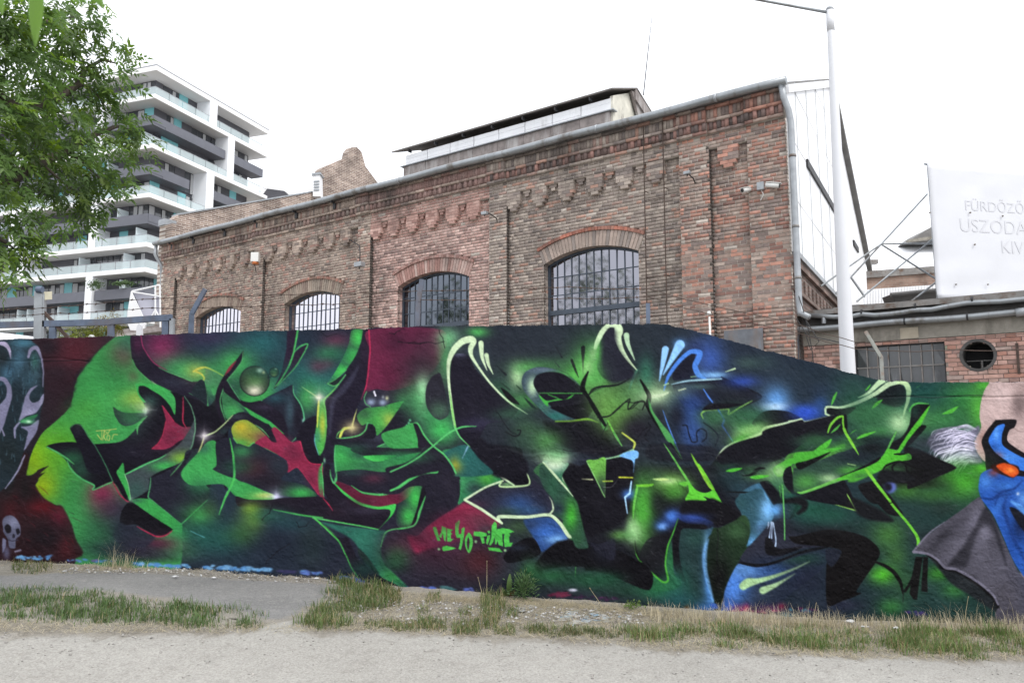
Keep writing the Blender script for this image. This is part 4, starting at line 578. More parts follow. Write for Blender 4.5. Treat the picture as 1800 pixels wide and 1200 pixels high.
    S([(1440,240),(1530,250),(1600,200),(1700,170),(1760,110)],[2,5,5,4,2],(26,62,124),3.,.8); S([(1550,300),(1580,230),(1680,215)],[2,4,2],(28,64,126),3.,.7); S([(1640,240),(1620,340),(1700,560),(1778,720)],[2,6,6,5],(30,66,128),4.,.8); F([(1665,320),(1720,330),(1800,400),(1800,520),(1720,430)],(26,28,38),2.5); S([(1680,270),(1740,310),(1800,370)],[4,9,8],(96,160,220),3.); B(1730,210,12,12,(210,230,240),.9)
    F([(1520,-10),(1600,-30),(1720,-10),(1740,40),(1690,85),(1600,60),(1540,30)],(46,24,18),3.); F([(1560,-5),(1620,-30),(1710,0),(1735,45),(1690,80),(1620,50)],(206,86,28),2.5,bl=[(1670,30,40,22,(244,150,60),.9)]); B(1540,45,40,30,(150,70,60),.7)
    tile(0,0,1.)
    for x,y,rx,ry,c,al in ((700,600,26,22,(70,36,56),.7),(735,640,34,20,(58,44,54),.6),(680,660,16,22,(96,38,64),.6),(300,770,14,12,(112,42,66),.6),(520,800,16,10,(96,38,60),.6),(500,775,12,8,(176,58,92),.5),(548,840,10,14,(112,40,66),.5),(640,880,20,8,(84,36,54),.6),(790,915,26,14,(120,44,70),.6),(740,940,24,16,(78,44,60),.7),(200,650,30,26,(58,132,74),.5),(150,720,30,20,(88,176,70),.5),(230,720,26,16,(60,140,76),.5),(130,860,22,30,(60,142,78),.5),(170,930,30,26,(46,104,70),.6),(420,820,26,12,(48,110,72),.6),(350,860,20,14,(44,96,66),.6),(480,650,40,14,(40,92,84),.5),(600,620,24,16,(44,104,82),.5),(620,790,26,10,(46,116,74),.5),(690,800,24,8,(48,120,76),.5),(640,1000,26,16,(36,84,70),.6),(690,990,20,14,(44,100,64),.5),(520,960,60,22,(34,44,56),.5),(420,940,30,16,(60,110,60),.4),(960,870,30,16,(40,44,58),.4),(1060,640,26,30,(60,112,64),.5),(1090,700,24,20,(80,128,70),.4),(1400,620,60,20,(34,44,58),.5),(1300,610,40,16,(36,46,62),.4),(1500,700,30,14,(36,84,64),.5),(1620,700,40,20,(34,92,72),.5),(1680,830,26,20,(60,140,52),.5),(1350,990,30,14,(40,58,84),.5)): B(x,y,rx,ry,c,al)
    for x,y,rx,ry,c in ((1880,980,50,90,(40,84,150)),(1960,900,60,80,(52,60,84)),(2060,800,60,100,(44,72,60)),(2080,980,70,80,(38,44,52)),(1990,720,60,40,(150,134,122)),(2110,700,40,50,(84,150,70))): B(x,y,rx,ry,c,.9)
    # ---- second coat: closer work on the right-hand letters
    tile(1180,700,6.)
    K2=(25,25,33)
    B(480,200,140,80,(62,112,76),.85); B(820,170,210,80,(58,112,76),.8); B(560,380,90,130,(48,60,66),.7); F([(330,120),(400,60),(560,50),(760,60),(610,100),(600,105),(420,122)],K2,3.)
    B(860,350,170,50,(146,196,118),.9,rot=-.3); B(730,425,110,40,(92,172,70),.85,rot=-.35)
    F([(478,625),(560,540),(660,475),(800,430),(945,392),(975,338),(1180,280),(1370,225),(1412,250),(1560,215),(1800,170),(1800,320),(1640,390),(1480,400),(1330,520),(1150,640),(950,690),(700,680),(540,700)],K2,2.)
    B(1470,470,170,70,(54,84,72),.85); B(1720,420,90,60,(44,60,66),.7); B(600,740,110,60,(40,74,62),.7); B(830,740,90,40,(66,110,72),.7); B(1000,700,110,50,(60,84,74),.7); B(620,860,150,80,(38,60,62),.8); B(1130,780,90,90,(156,200,134),.95); B(1110,900,90,110,(66,120,84),.7)
    F([(1080,740),(1180,665),(1320,612),(1520,556),(1690,520),(1820,480),(1820,530),(1640,580),(1330,680),(1310,700),(1255,722),(1205,760),(1178,810),(1120,820)],(86,186,62),3.,bl=[(1130,770,80,70,(160,204,138),.9),(1750,540,90,50,(70,150,62),.6)])
    F([(1258,712),(1205,740),(1178,810),(1196,910),(1275,1005),(1400,1058),(1820,1115),(1820,850),(1600,925),(1400,992),(1346,985),(1302,860),(1276,760)],K2,1.4)
    F([(1268,700),(1318,690),(1335,748),(1450,712),(1600,650),(1820,560),(1820,842),(1600,922),(1400,992),(1348,984),(1306,880),(1286,790)],(56,84,66),1.3,bl=[(1320,800,50,120,(86,176,70),.9),(1710,830,120,46,(172,208,148),.95),(1500,880,220,60,(90,168,76),.8),(1760,640,90,60,(42,54,60),.8),(1450,780,90,50,(84,120,84),.6)])
    F([(1322,688),(1450,652),(1650,578),(1560,650),(1440,715),(1360,750),(1332,735)],(22,23,25),1.2); S([(1270,725),(1300,860),(1345,984),(1400,992),(1600,925),(1810,842)],[1.5,2.2,3,3,2.4,2.2],(112,196,88))
    for q in ([(1508,560),(1600,490),(1692,428),(1645,510)],[(575,768),(640,740),(748,737),(660,772)],[(833,830),(900,812),(1038,814),(910,850)]): F(q,(88,192,62),1.)
    S([(865,758),(930,735),(985,738)],[1,4,2],(20,22,24)); S([(748,812),(830,808),(900,788)],[1,3,1],(20,22,24)); S([(600,985),(780,992),(930,988)],[1,3,1],(24,28,30))
    F([(930,895),(1010,1020),(1075,1130),(1120,1210),(820,1210),(700,1110),(840,1010)],(58,104,122),6.,bl=[(1010,1080,50,140,(122,190,232),.9,-.45)]); F([(938,882),(1010,890),(1080,930),(1150,1040),(1090,1085),(1010,1000)],K2,2.5); B(1270,1040,90,50,(44,104,84),.8); S([(1185,1085),(1320,1072),(1400,1105),(1400,1160),(1340,1210)],[6,12,13,10,5],(24,27,30),4.); S([(1172,910),(1178,1000),(1186,1210)],1.6,(96,186,84)); S([(1140,920),(1150,1030)],[1.6,1],(84,160,80),a=.7)
    F([(208,582),(240,640),(390,880),(442,952),(428,960),(392,930),(320,810)],(142,208,66),1.)
    F([(140,1085),(360,1082),(430,1050),(545,1105),(640,1140),(560,1220),(120,1220)],(23,22,29),5.)
    tile(1400,680,6.)
    B(720,290,220,110,(56,110,70),.8); B(860,470,220,60,(70,140,74),.7); B(820,570,190,60,(28,38,40),.85); B(560,640,120,40,(60,110,62),.6); B(1080,380,80,80,(178,216,160),.85); B(200,560,160,70,(56,104,64),.7); B(430,640,130,40,(74,140,66),.7)
    F([(-20,380),(92,366),(390,296),(520,296),(530,330),(536,430),(500,430),(470,360),(400,400),(260,410),(100,480),(-20,520)],K2,3.)
    F([(-20,700),(150,680),(300,655),(480,638),(330,700),(150,752),(-20,806)],(86,186,62),1.5); F([(188,672),(270,605),(370,545),(312,642)],(88,192,62),1.); F([(-5,802),(120,772),(360,680),(235,770),(60,868),(15,868)],(22,23,25),1.2)
    F([(18,1112),(-30,1080),(-30,860),(60,868),(235,775),(460,690),(700,610),(880,560),(970,540),(1000,610),(960,690),(880,745),(720,845),(500,930),(420,980),(200,1060)],(46,68,64),2.,bl=[(340,960,110,50,(172,208,152),.95),(100,1000,150,100,(88,164,76),.9),(560,880,130,50,(86,170,66),.85),(660,720,200,70,(32,42,50),.9),(800,640,140,60,(24,28,32),.9),(300,830,120,60,(62,100,70),.6)])
    S([(330,480),(360,400),(430,325),(490,312),(492,380),(520,480),(590,600),(655,712)],[2,4,4,3.6,3.4,4,4.6,1],(130,208,66)); F([(360,488),(400,440),(465,388),(430,445)],(92,180,74),1.); F([(498,300),(525,300),(535,430),(505,420)],(20,24,24),1.5); F([(632,548),(700,500),(840,466),(730,520)],(92,186,64),1.)
    S([(470,945),(700,855),(880,755)],[2,6,6],(22,23,25),1.4); S([(15,1110),(60,1108),(240,1045),(450,960)],2.6,(120,198,90)); S([(540,808),(625,825)],1.5,(150,190,120))
    F([(1058,662),(958,682),(985,600),(1130,510),(1190,400),(1215,230),(1260,180),(1395,178),(1380,225),(1290,350),(1180,490),(1100,605)],(24,26,29),1.4,bl=[(1250,260,50,70,(40,74,60),.8)]); S([(1190,260),(1220,200),(1280,172),(1390,178)],[1,3,3,1.5],(88,180,84)); S([(1048,470),(1000,570),(955,680)],[1,3.4,3],(104,186,90))
    F([(1150,615),(1195,520),(1285,415),(1335,398),(1368,420),(1300,505),(1195,595)],(22,24,26),1.3)
    F([(1138,640),(1250,655),(1400,715),(1660,830),(1668,868),(1420,975),(1188,1072),(1232,980),(1180,900),(1150,800)],(25,25,28),1.6); B(1330,600,160,80,(60,68,74),.7)
    F([(425,985),(500,932),(720,852),(860,782),(930,695),(962,648),(1060,662),(1100,605),(1180,488),(1270,362),(1408,192),(1310,400),(1290,420),(1175,560),(1112,650),(1092,692),(1195,704),(1208,760),(1090,782),(980,812),(880,880),(740,940),(600,965)],(92,196,58),1.3,bl=[(700,950,130,50,(60,110,62),.8),(1190,740,40,50,(60,120,56),.7)])
    S([(1030,706),(1100,706),(1170,700)],[2,4,1],(22,24,24)); B(1060,870,110,50,(66,112,68),.7); F([(900,880),(1000,880),(1180,900),(1240,980),(1000,1000),(860,960)],(28,30,34),5.)
    for q in ([(905,880),(950,825),(1080,785),(1200,830),(1330,880),(1440,882)],[(1020,890),(1010,840),(1050,800),(1090,792)],[(1150,815),(1165,880),(1208,912),(1216,850)],[(1250,890),(1300,930),(1340,900)]): S(q,[1.5]+[3.6]*(len(q)-2)+[1.5],(20,21,22))
    F([(655,1062),(690,1015),(830,995),(900,1085),(1010,1220),(790,1220)],(25,25,28),1.4); F([(830,992),(1050,985),(1200,1060),(1100,1010),(900,1010)],(26,27,29),2.); B(985,1060,56,56,(112,132,204),.9,pw=2); B(965,1055,44,48,(22,22,30),.95,pw=2); S([(735,868),(830,1000),(910,1105),(990,1205)],[5,5,4.6,4.4],(120,204,62))
    # middle legs
    tile(880,760,6.)
    F([(720,320),(830,350),(915,330),(1000,470),(1098,680),(1108,290),(1390,300),(1392,560),(1340,860),(1200,1000),(1000,1080),(900,1100),(850,900),(800,740),(650,440)],(25,24,32),4.)
    F([(440,330),(600,500),(760,668),(815,750),(840,900),(890,1080),(925,1210),(800,1210),(745,1090),(650,915),(560,862),(575,790),(545,690),(470,600),(410,450)],(52,88,70),2.5,bl=[(745,870,70,160,(78,186,60),.95),(560,560,60,120,(58,112,80),.7),(600,800,70,60,(44,58,70),.9),(820,1100,50,90,(60,110,70),.7)])
    F([(448,308),(560,312),(720,322),(655,440),(662,510),(762,668),(640,525)],(60,120,90),1.2,bl=[(560,340,140,70,(220,240,204),.95),(690,560,40,80,(86,176,84),.8)]); B(600,290,110,50,(206,236,186),.9); B(590,230,120,60,(110,180,110),.6); S([(450,310),(560,430),(660,545),(765,670)],[2,4,3.4,1],PG)
    F([(908,302),(1010,296),(1112,280),(1102,680),(1000,490)],(124,198,86),1.,sm=0,bl=[(1070,600,70,150,(44,56,58),.9)]); S([(908,302),(1000,480),(1100,680)],[1.4,1.6,1],(150,212,130)); S([(860,488),(970,494)],[1,2.4],(190,200,150)); S([(1080,512),(1180,510)],[2.4,2],(170,196,80)); S([(1250,470),(1390,474)],2.6,(190,200,60)); S([(1088,574),(1170,572),(1230,500)],[1,1,.6],(150,156,150),.8,.7)
    S([(1110,278),(1230,250),(1400,175)],[1.5,2.4,2],(150,200,150)); F([(1255,245),(1360,195),(1440,195),(1450,245),(1420,275),(1400,420),(1395,300)],(128,192,236),2.); B(1345,650,60,50,(80,140,214),.85); S([(1380,510),(1362,640),(1312,680),(1336,850)],[2,3.4,3,1.5],(176,222,248),sm=0); S([(1280,0),(1400,90),(1418,120),(1400,165)],[2.4,3,3,2],(190,208,90)); S([(1195,0),(1235,70),(1280,140)],[4,3.6,1],(108,184,96))
    B(1490,830,80,230,(82,170,62),.9); B(1400,1050,80,100,(170,216,150),.9); B(1300,1080,120,50,(88,150,80),.7); S([(1448,560),(1415,720),(1398,900)],[3,3.6,1.5],(112,196,84)); F([(1428,550),(1500,545),(1612,542),(1560,570),(1460,570)],(120,200,60),1.)
    # upper middle
    tile(940,570,6.)
    B(690,330,60,120,(86,176,80),.7); F([(740,130),(790,50),(850,70),(880,250),(1000,430),(1040,520),(1020,580),(820,620),(720,500),(700,330)],(44,46,58),10.,a=.9); B(620,560,110,120,(92,170,84),.7); S([(562,500),(520,590),(505,680),(560,760),(640,900),(740,1060)],[3,7,9,6,8,5],(24,28,28)); S([(560,760),(600,690),(680,655),(880,635),(1000,570)],[1,2,2.4,2.6,1],(28,34,34)); S([(575,740),(620,690),(690,668)],1.6,(30,36,34)); S([(690,975),(790,960),(880,880),(990,790),(1005,800),(985,860),(990,895),(1060,830),(1130,805),(1160,820),(1140,890)],2,(28,34,32)); S([(870,890),(960,820),(1040,825),(1090,810)],1.5,(30,36,34))
    S([(1115,585),(1170,680),(1208,760),(1190,850),(1215,900),(1300,1050),(1420,1230)],[3,6,8,8,7,7,5],(20,22,24)); B(1290,760,100,70,(190,222,170),.8); S([(1250,760),(1340,745),(1410,715)],[6,5,1],(206,230,184),2.)
    F([(1200,780),(1240,900),(1320,1020),(1420,1140),(1470,1230),(1400,1230),(1290,1040),(1215,900)],(92,172,96),2.)
    # lower right legs
    tile(1150,860,6.)
    F([(330,120),(520,118),(720,150),(860,220),(915,260),(860,320),(700,390),(640,380),(600,330),(400,260),(300,240)],(22,21,27),4.); B(400,290,150,40,(54,84,150),.8); B(180,280,50,40,(90,146,220),.8); B(90,385,40,30,(130,180,232),.85)
    F([(1130,-10),(1180,90),(1245,175),(1255,300),(1150,430),(1000,590),(970,580),(1010,440),(1000,330),(950,260),(880,190),(860,100),(1000,20)],(52,92,100),3.,bl=[(1200,210,80,140,(134,198,238),1.),(1040,560,60,70,(116,184,230),.9),(1130,400,60,80,(122,188,232),.8),(920,150,70,80,(46,84,84),.7)]); B(1275,220,60,46,(112,182,234),.85)
    for q in ([(1205,345),(1200,405)],[(1235,340),(1210,525)],[(1243,345),(1238,515)],[(1252,345),(1285,520),(1270,605)]): S(q,[1.8,1.4]+[1.2]*(len(q)-2),(196,224,242),.8)
    F([(560,520),(600,470),(700,400),(860,330),(960,360),(1010,440),(975,580),(880,760),(780,930),(735,1050),(720,1175),(640,1175),(570,1010),(538,820),(540,650)],(36,58,38),2.,bl=[(680,950,130,240,(18,18,20),.95),(880,430,120,90,(66,104,64),.85),(620,620,70,120,(28,40,32),.7)])
    S([(570,520),(545,600),(530,700),(540,860),(580,1020),(620,1170)],[2,6,8,7,6,4],(126,186,232),3.,.8)
    for k in range(26): S([(655+((k*37)%50),150+k*38),(690+((k*53)%40),165+k*38)],[.6,1.],(110,116,108),.8,.55)
    F([(1190,520),(1230,520),(1262,590),(1330,625),(1520,615),(1400,655),(1270,690),(1190,680),(1165,610)],(24,24,29),1.8)
    S([(900,765),(1060,795),(1200,785),(1400,720),(1600,640),(1800,605)],[3,4.4,4,3.6,3,2.4],(22,24,30)); B(1180,420,110,60,(44,48,60),.5)
    S([(1360,-10),(1370,220),(1376,520)],1.6,(110,190,110))
    # old coats showing along the foot of the wall
    rs=np.random.RandomState(12)
    def fringe(t,x0,x1,y0,y1,cols,n,sz=30):
        tile(*t)
        for i in range(n):
            u=rs.rand(); x=x0+(x1-x0)*u; y=y0+(y1-y0)*u+rs.uniform(-12,12)
            B(x,y,rs.uniform(.4,1.)*sz,rs.uniform(.3,.7)*sz*.6,cols[rs.randint(len(cols))],.9,rot=rs.uniform(-.3,.3),pw=1.6)
    bc=[(112,172,212),(92,150,196),(130,184,214)]
    fringe((0,800),130,400,800,798,bc,22); fringe((0,800),530,900,815,835,[(104,140,180),(120,110,160),(92,150,196)],16,24); fringe((0,800),1050,1500,850,865,bc,40); fringe((0,800),1600,1778,870,875,bc,10)
    fringe((350,800),30,550,872,890,bc,40,34); fringe((350,800),600,780,905,912,[(66,66,100)],10); fringe((350,800),800,960,912,925,[(110,170,210),(96,120,180)],12); fringe((350,800),1100,1280,945,985,[(80,110,180),(86,130,190)],24,30); fringe((350,800),1300,1480,1000,1050,[(70,80,130),(60,110,110)],14); fringe((350,800),1620,1778,1050,1045,[(90,120,190),(80,100,170)],14)
    fringe((700,800),60,290,1045,1040,[(96,124,190),(110,120,170)],26,30); fringe((700,800),300,440,1030,1050,[(74,120,116),(90,140,140)],14,34); fringe((700,800),520,600,1045,1050,[(96,116,176)],8,26); fringe((700,800),1180,1330,1090,1080,[(122,52,74),(110,44,70)],14,34); fringe((700,800),1350,1700,1100,1120,[(84,52,84),(60,44,66)],20,30); B(1365,1050,34,12,(210,214,220),.95,pw=2)
    fringe((1050,820),900,1000,1080,1140,[(60,110,190)],8,30); fringe((1050,820),1030,1420,1140,1120,[(190,50,110),(130,44,100),(110,40,90),(70,150,160)],26,26); fringe((1400,820),-50,200,1110,1130,[(110,40,90),(70,40,80),(70,120,130)],16,28); fringe((1400,820),850,1000,1120,1150,[(70,60,110)],8,30)
    # cracks and scuffs in the coat
    def crack(t,*pts):
        tile(*t)
        for p,q in zip(pts[:-1],pts[1:]):
            m=((p[0]+q[0])/2+rs.uniform(-9,9),(p[1]+q[1])/2+rs.uniform(-9,9)); S([p,m,q],[1.4,1.,1.3],(26,24,30),.8,.85)
    crack((350,560),(1490,115),(1530,122),(1570,95),(1610,82)); crack((350,560),(1640,195),(1690,185),(1730,198),(1778,188)); crack((700,560),(0,180),(90,190),(200,186),(290,196),(360,178)); crack((700,560),(320,90),(350,150),(365,230))
    crack((350,800),(520,850),(560,800),(610,750),(710,690)); crack((350,800),(760,520),(780,560),(840,550),(860,520)); crack((350,800),(575,380),(550,450),(490,505)); crack((350,560),(950,100),(1000,140),(1080,118)); crack((700,560),(1290,1020),(1400,1035),(1560,1020),(1700,1050)); crack((1400,560),(600,610),(900,606),(1200,608),(1470,600)); crack((0,560),(340,330),(560,325),(700,335)); crack((700,800),(280,50),(320,40),(360,55))
    crack((1050,820),(940,380),(945,560),(935,740),(950,900)); crack((700,560),(760,720),(800,770),(860,860),(920,900))
    # mottling of the rendered surface
    rs=np.random.RandomState(21)
    def vn(s):
        h,w=int(CH/s)+3,int(CW/s)+3; g=rs.rand(h,w).astype(np.float32); yy=np.arange(CH)/s; xx=np.arange(CW)/s; yi=yy.astype(int); xi=xx.astype(int); fy=(yy-yi)[:,None]; fx=(xx-xi)[None,:]
        fy=fy*fy*(3-2*fy); fx=fx*fx*(3-2*fx)
        a=g[yi][:,xi]; b=g[yi][:,xi+1]; c=g[yi+1][:,xi]; d=g[yi+1][:,xi+1]
        return (a*(1-fx)+b*fx)*(1-fy)+(c*(1-fx)+d*fx)*fy-.5
    m=1+.07*vn(2.2)+.06*vn(6)+.05*vn(23)+.09*vn(70)
    g=PAINT.mean(2,keepdims=True); PAINT[:]=g+(PAINT-g)*.94; PAINT[:]=PAINT*(.64+.40*(PAINT/255.)**.5)*np.array([1.,.975,1.04],np.float32)
    PAINT[:]=np.clip(PAINT*m[...,None]+3.*vn(3.1)[...,None]+4.*vn(40)[...,None],2,255)
    for i in range(420):    # fine scuffs, pale where the old coats show through
        x=rs.uniform(90,1700); y=rs.uniform(600,1060); l=rs.uniform(3,13); an=rs.normal(0,.5); tile(0,0,1.); S([(x,y),(x+l*.5*np.cos(an),y+l*.5*np.sin(an)+rs.uniform(-2,2)),(x+l*np.cos(an),y+l*np.sin(an))],[.5,1.,.4],(112,114,124),.8,rs.uniform(.15,.5))
# ---------------------------------------------------------------- ground
WALLDIR=np.array([math.cos(R(10)),-math.sin(R(10)),0.]); WALLN=np.array([-math.sin(R(10)),-math.cos(R(10)),0.])
W0=np.array([0,8.46,0.])
gxk=np.array([-400,-9,-6,-3.8,-1.9,0,1.4,3.1,4.8,7,400.]); gzk=np.array([.2,.2,.19,.16,.09,.0,-.06,-.13,-.1,-.1,-.1])
def gz(x,y):
    x=np.asarray(x,float); y=np.asarray(y,float); s=0
    for d in (-.5,-.25,0,.25,.5): s=s+np.interp(x+d,gxk,gzk)
    s=s/5
    k=np.clip((y-4.5)/3.2,0,1)
    return s*(.55+.45*k)+.012*np.sin(3.1*x+1.3*y)*np.cos(2.3*y-x)*np.clip((y-5.5),0,1)
def gp(x,y):
    z=0.
    for i in range(5):
        r=ray(x,y); P=O3+r*((z-EYE)/r[2]); z=float(gz(P[0],P[1]))
    return np.array([P[0],P[1],z])
# verge line where sand meets soil (world)
VE=np.array([gp(*q)[:2] for q in ((-500,1112),(-200,1112),(0,1112),(120,1113),(250,1110),(380,1108),(450,1104),(490,1090),(520,1088),(545,1100),(590,1112),(650,1106),(720,1108),(800,1116),(900,1121),(1000,1125),(1090,1132),(1180,1138),(1260,1143),(1340,1146),(1450,1147),(1560,1150),(1680,1157),(1800,1158),(2000,1162),(2400,1162))])
def vedge(x): return np.interp(x,VE[:,0],VE[:,1])+.05*np.sin(x*9.)+.03*np.sin(x*23+1)
def grid(xs,ys,zf):
    X,Y=np.meshgrid(xs,ys); Z=zf(X,Y); V=np.stack([X,Y,Z],-1).reshape(-1,3); h,w_=X.shape
    i=np.arange(h*w_).reshape(h,w_); Fq=np.stack([i[:-1,:-1],i[:-1,1:],i[1:,1:],i[1:,:-1]],-1).reshape(-1,4); return V,Fq
def groundmat(name,c1,c2,c3,sc1,sc2,bumps,edge=None):
    m=bpy.data.materials.new(name); m.use_nodes=True; t=m.node_tree; b=t.nodes['Principled BSDF']; L=t.links; b.inputs['Roughness'].default_value=.95; b.inputs['Specular IOR Level'].default_value=.15
    g=t.nodes.new('ShaderNodeNewGeometry')
    def noise(s,d=6,r=.6):
        n=t.nodes.new('ShaderNodeTexNoise'); n.inputs['Scale'].default_value=s; n.inputs['Detail'].default_value=d; n.inputs['Roughness'].default_value=r; L.new(g.outputs['Position'],n.inputs['Vector']); return n
    n=noise(sc1); cr=t.nodes.new('ShaderNodeValToRGB'); e=cr.color_ramp.elements; e[0].position=.32; e[0].color=(*c1,1); e[1].position=.68; e[1].color=(*c2,1); L.new(n.outputs[0],cr.inputs[0])
    n2=noise(sc2,8,.75); mr=t.nodes.new('ShaderNodeMapRange'); mr.inputs[1].default_value=.52; mr.inputs[2].default_value=.72; L.new(n2.outputs[0],mr.inputs[0]); mi=t.nodes.new('ShaderNodeMixRGB'); mi.inputs[2].default_value=(*c3,1); L.new(mr.outputs[0],mi.inputs[0]); L.new(cr.outputs[0],mi.inputs[1])
    if edge:     # the coat thins out into this colour along its margin (vertex mask + noise)
        va=t.nodes.new('ShaderNodeVertexColor'); va.layer_name='Col'; n3=noise(5,7,.7); ad=t.nodes.new('ShaderNodeMath'); ad.operation='ADD'; L.new(va.outputs[0],ad.inputs[0]); L.new(n3.outputs[0],ad.inputs[1]); m3=t.nodes.new('ShaderNodeMapRange'); m3.inputs[1].default_value=.92; m3.inputs[2].default_value=1.25; L.new(ad.outputs[0],m3.inputs[0]); mi2=t.nodes.new('ShaderNodeMixRGB'); mi2.inputs[2].default_value=(*edge,1); L.new(m3.outputs[0],mi2.inputs[0]); L.new(mi.outputs[0],mi2.inputs[1]); mi=mi2
    vo=t.nodes.new('ShaderNodeTexVoronoi'); vo.inputs['Scale'].default_value=95; L.new(g.outputs['Position'],vo.inputs['Vector']); m2=t.nodes.new('ShaderNodeMapRange'); m2.inputs[1].default_value=0; m2.inputs[2].default_value=1; m2.inputs[3].default_value=.72; m2.inputs[4].default_value=1.2; L.new(vo.outputs['Color'],m2.inputs[0])
    mm=t.nodes.new('ShaderNodeVectorMath'); mm.operation='SCALE'; L.new(mi.outputs[0],mm.inputs[0]); L.new(m2.outputs[0],mm.inputs['Scale']); L.new(mm.outputs[0],b.inputs['Base Color'])
    nb=noise(38,9,.75); bp=t.nodes.new('ShaderNodeBump'); bp.inputs['Strength'].default_value=bumps; bp.inputs['Distance'].default_value=.03; L.new(nb.outputs[0],bp.inputs['Height']); L.new(bp.outputs[0],b.inputs['Normal'])
    return m
MT['soil']=groundmat('verge_soil',(.245,.226,.198),(.35,.325,.285),(.195,.178,.155),1.6,9,.6)
MT['sand']=groundmat('path_sand',(.335,.320,.295),(.405,.390,.362),(.285,.268,.245),.55,7,.45,(.30,.28,.25))
MT['asphalt']=groundmat('old_asphalt',(.195,.192,.192),(.255,.25,.247),(.31,.30,.285),1.1,14,.4,(.27,.25,.222))
xs=np.concatenate([[-400,-200,-90,-40,-20,-14],np.arange(-10,9.01,.08),[11,14,20,40,90,200,400]]); ys=np.concatenate([[-60,-20,-5,0,3],np.arange(4.5,10.01,.08),[11,13,16,25,45,90,180,400,900]])
V,Fq=grid(xs,ys,lambda X,Y: gz(X,Y)+.012*np.sin(17*X+5*np.sin(9*Y))*np.sin(19*Y+3*X)*(np.abs(Y-7)<3))
npobj('ground',V,Fq,MT['soil'],kind='structure',smooth=True)
# sandy path
us=np.concatenate([[-60,-30,-15],np.arange(-9,9.01,.045),[12,20,40,60]]); vs_=np.concatenate([np.linspace(0,.6,8),np.linspace(.62,.97,24),[.98,.99,.995,1.]])
X=np.repeat(us[None,:],len(vs_),0); E_=vedge(us)+.035*nr.randn(len(us))*(np.abs(us)<9); Y=-25+(E_[None,:]+25)*vs_[:,None]
Z=gz(X,Y)+.022+.004*np.sin(31*X+7*np.sin(13*Y)); Z[-1]-=.024; Z[-2]-=.012; Z[-3]-=.005
V=np.stack([X,Y,Z],-1).reshape(-1,3); h_,w_=X.shape; i=np.arange(h_*w_).reshape(h_,w_); npobj('path',V,np.stack([i[:-1,:-1],i[:-1,1:],i[1:,1:],i[1:,:-1]],-1).reshape(-1,4),MT['sand'],kind='structure',smooth=True,vcol=np.repeat(np.clip(1-(E_[None,:]-Y)/.42,0,1).reshape(-1,1),3,1))
# old asphalt apron between the verge grass and the wall
ap=[(-260,1012),(60,1010),(110,1003),(200,1001),(300,1007),(420,1016),(520,1022),(600,1027),(596,1050),(572,1068),(540,1084),(500,1100),(440,1092),(300,1060),(150,1045),(0,1048),(-260,1050)]
def inpoly(px,py,P):
    P=np.asarray(P,float); c=np.zeros(np.shape(px),bool); j=len(P)-1
    for i in range(len(P)):
        cond=((P[i,1]>py)!=(P[j,1]>py))&(px<(P[j,0]-P[i,0])*(py-P[i,1])/(P[j,1]-P[i,1]+1e-12)+P[i,0]); c^=cond; j=i
    return c
apw=np.array([gp(*q)[:2] for q in ap])
xs=np.arange(-8.2,-1.2,.05); ys=np.arange(6.2,10.2,.05); V,Fq=grid(xs,ys,lambda X,Y: gz(X,Y)+.014+.003*np.sin(2.2*X+3*Y))
ins=inpoly(V[:,0],V[:,1],apw); dd=np.full(len(V),9.)
for a,b in zip(apw,np.roll(apw,-1,0)):
    d=b-a; q=np.clip(((V[:,:2]-a)@d)/(d@d),0,1); dd=np.minimum(dd,np.linalg.norm(V[:,:2]-a-q[:,None]*d,axis=1))
ins|=dd<.08; V[:,2]-=np.clip(.12-np.where(inpoly(V[:,0],V[:,1],apw),dd,-dd),0,.2)*.09; keep=ins[Fq].all(1); npobj('asphalt_apron',V,Fq[keep],MT['asphalt'],kind='structure',smooth=True,vcol=np.repeat(np.clip(1-np.where(inpoly(V[:,0],V[:,1],apw),dd,0)/.3,0,1)[:,None],3,1))
# ---------------------------------------------------------------- graffiti wall
paint_mural()
topk=np.array([(-900,600),(-60,598.5),(0,597),(240,590),(440,582),(640,577.5),(760,573),(960,571.5),(1080,569.5),(1145,569),(1170,570.5),(1200,576),(1260,592),(1340,614),(1430,637),(1500,657),(1540,667),(1570,671),(1640,672),(1800,672),(1900,672),(2600,672)],float)
botk=np.array([(-900,975),(-60,984),(0,986),(300,999),(600,1022),(900,1047),(1140,1067),(1300,1084),(1450,1092),(1600,1092),(1800,1090),(1900,1090),(2600,1090)],float)
KW=1.12   # share of the light this wall face receives: turns seen colour into paint albedo
st=1.12; cols=np.concatenate([np.arange(CX0+2,-30,5.),np.arange(-30,1830,st),np.arange(1830,CX0+CW-2,5.)]); NR=430
tt=np.linspace(0,1,NR)[:,None]; yt=np.interp(cols,topk[:,0],topk[:,1])+.9*np.sin(cols*.13)*np.sin(cols*.041)+.5*nr.randn(len(cols))+2.2*np.clip(np.sin(cols*.057)*np.sin(cols*.173+1)-.55,0,1); yb=np.interp(cols,botk[:,0],botk[:,1])+14
PX=np.repeat(cols[None,:],NR,0); PY=yt[None,:]+(yb-yt)[None,:]*tt
ii=np.clip(PY-CY0,0,CH-1.01); jj=np.clip(PX-CX0,0,CW-1.01); i0=ii.astype(int); j0=jj.astype(int); fi=(ii-i0)[...,None]; fj=(jj-j0)[...,None]
colr=(PAINT[i0,j0]*(1-fj)+PAINT[i0,j0+1]*fj)*(1-fi)+(PAINT[i0+1,j0]*(1-fj)+PAINT[i0+1,j0+1]*fj)*fi
colr=colr/255.; colr=np.where(colr<=.04045,colr/12.92,((colr+.055)/1.055)**2.4)/KW
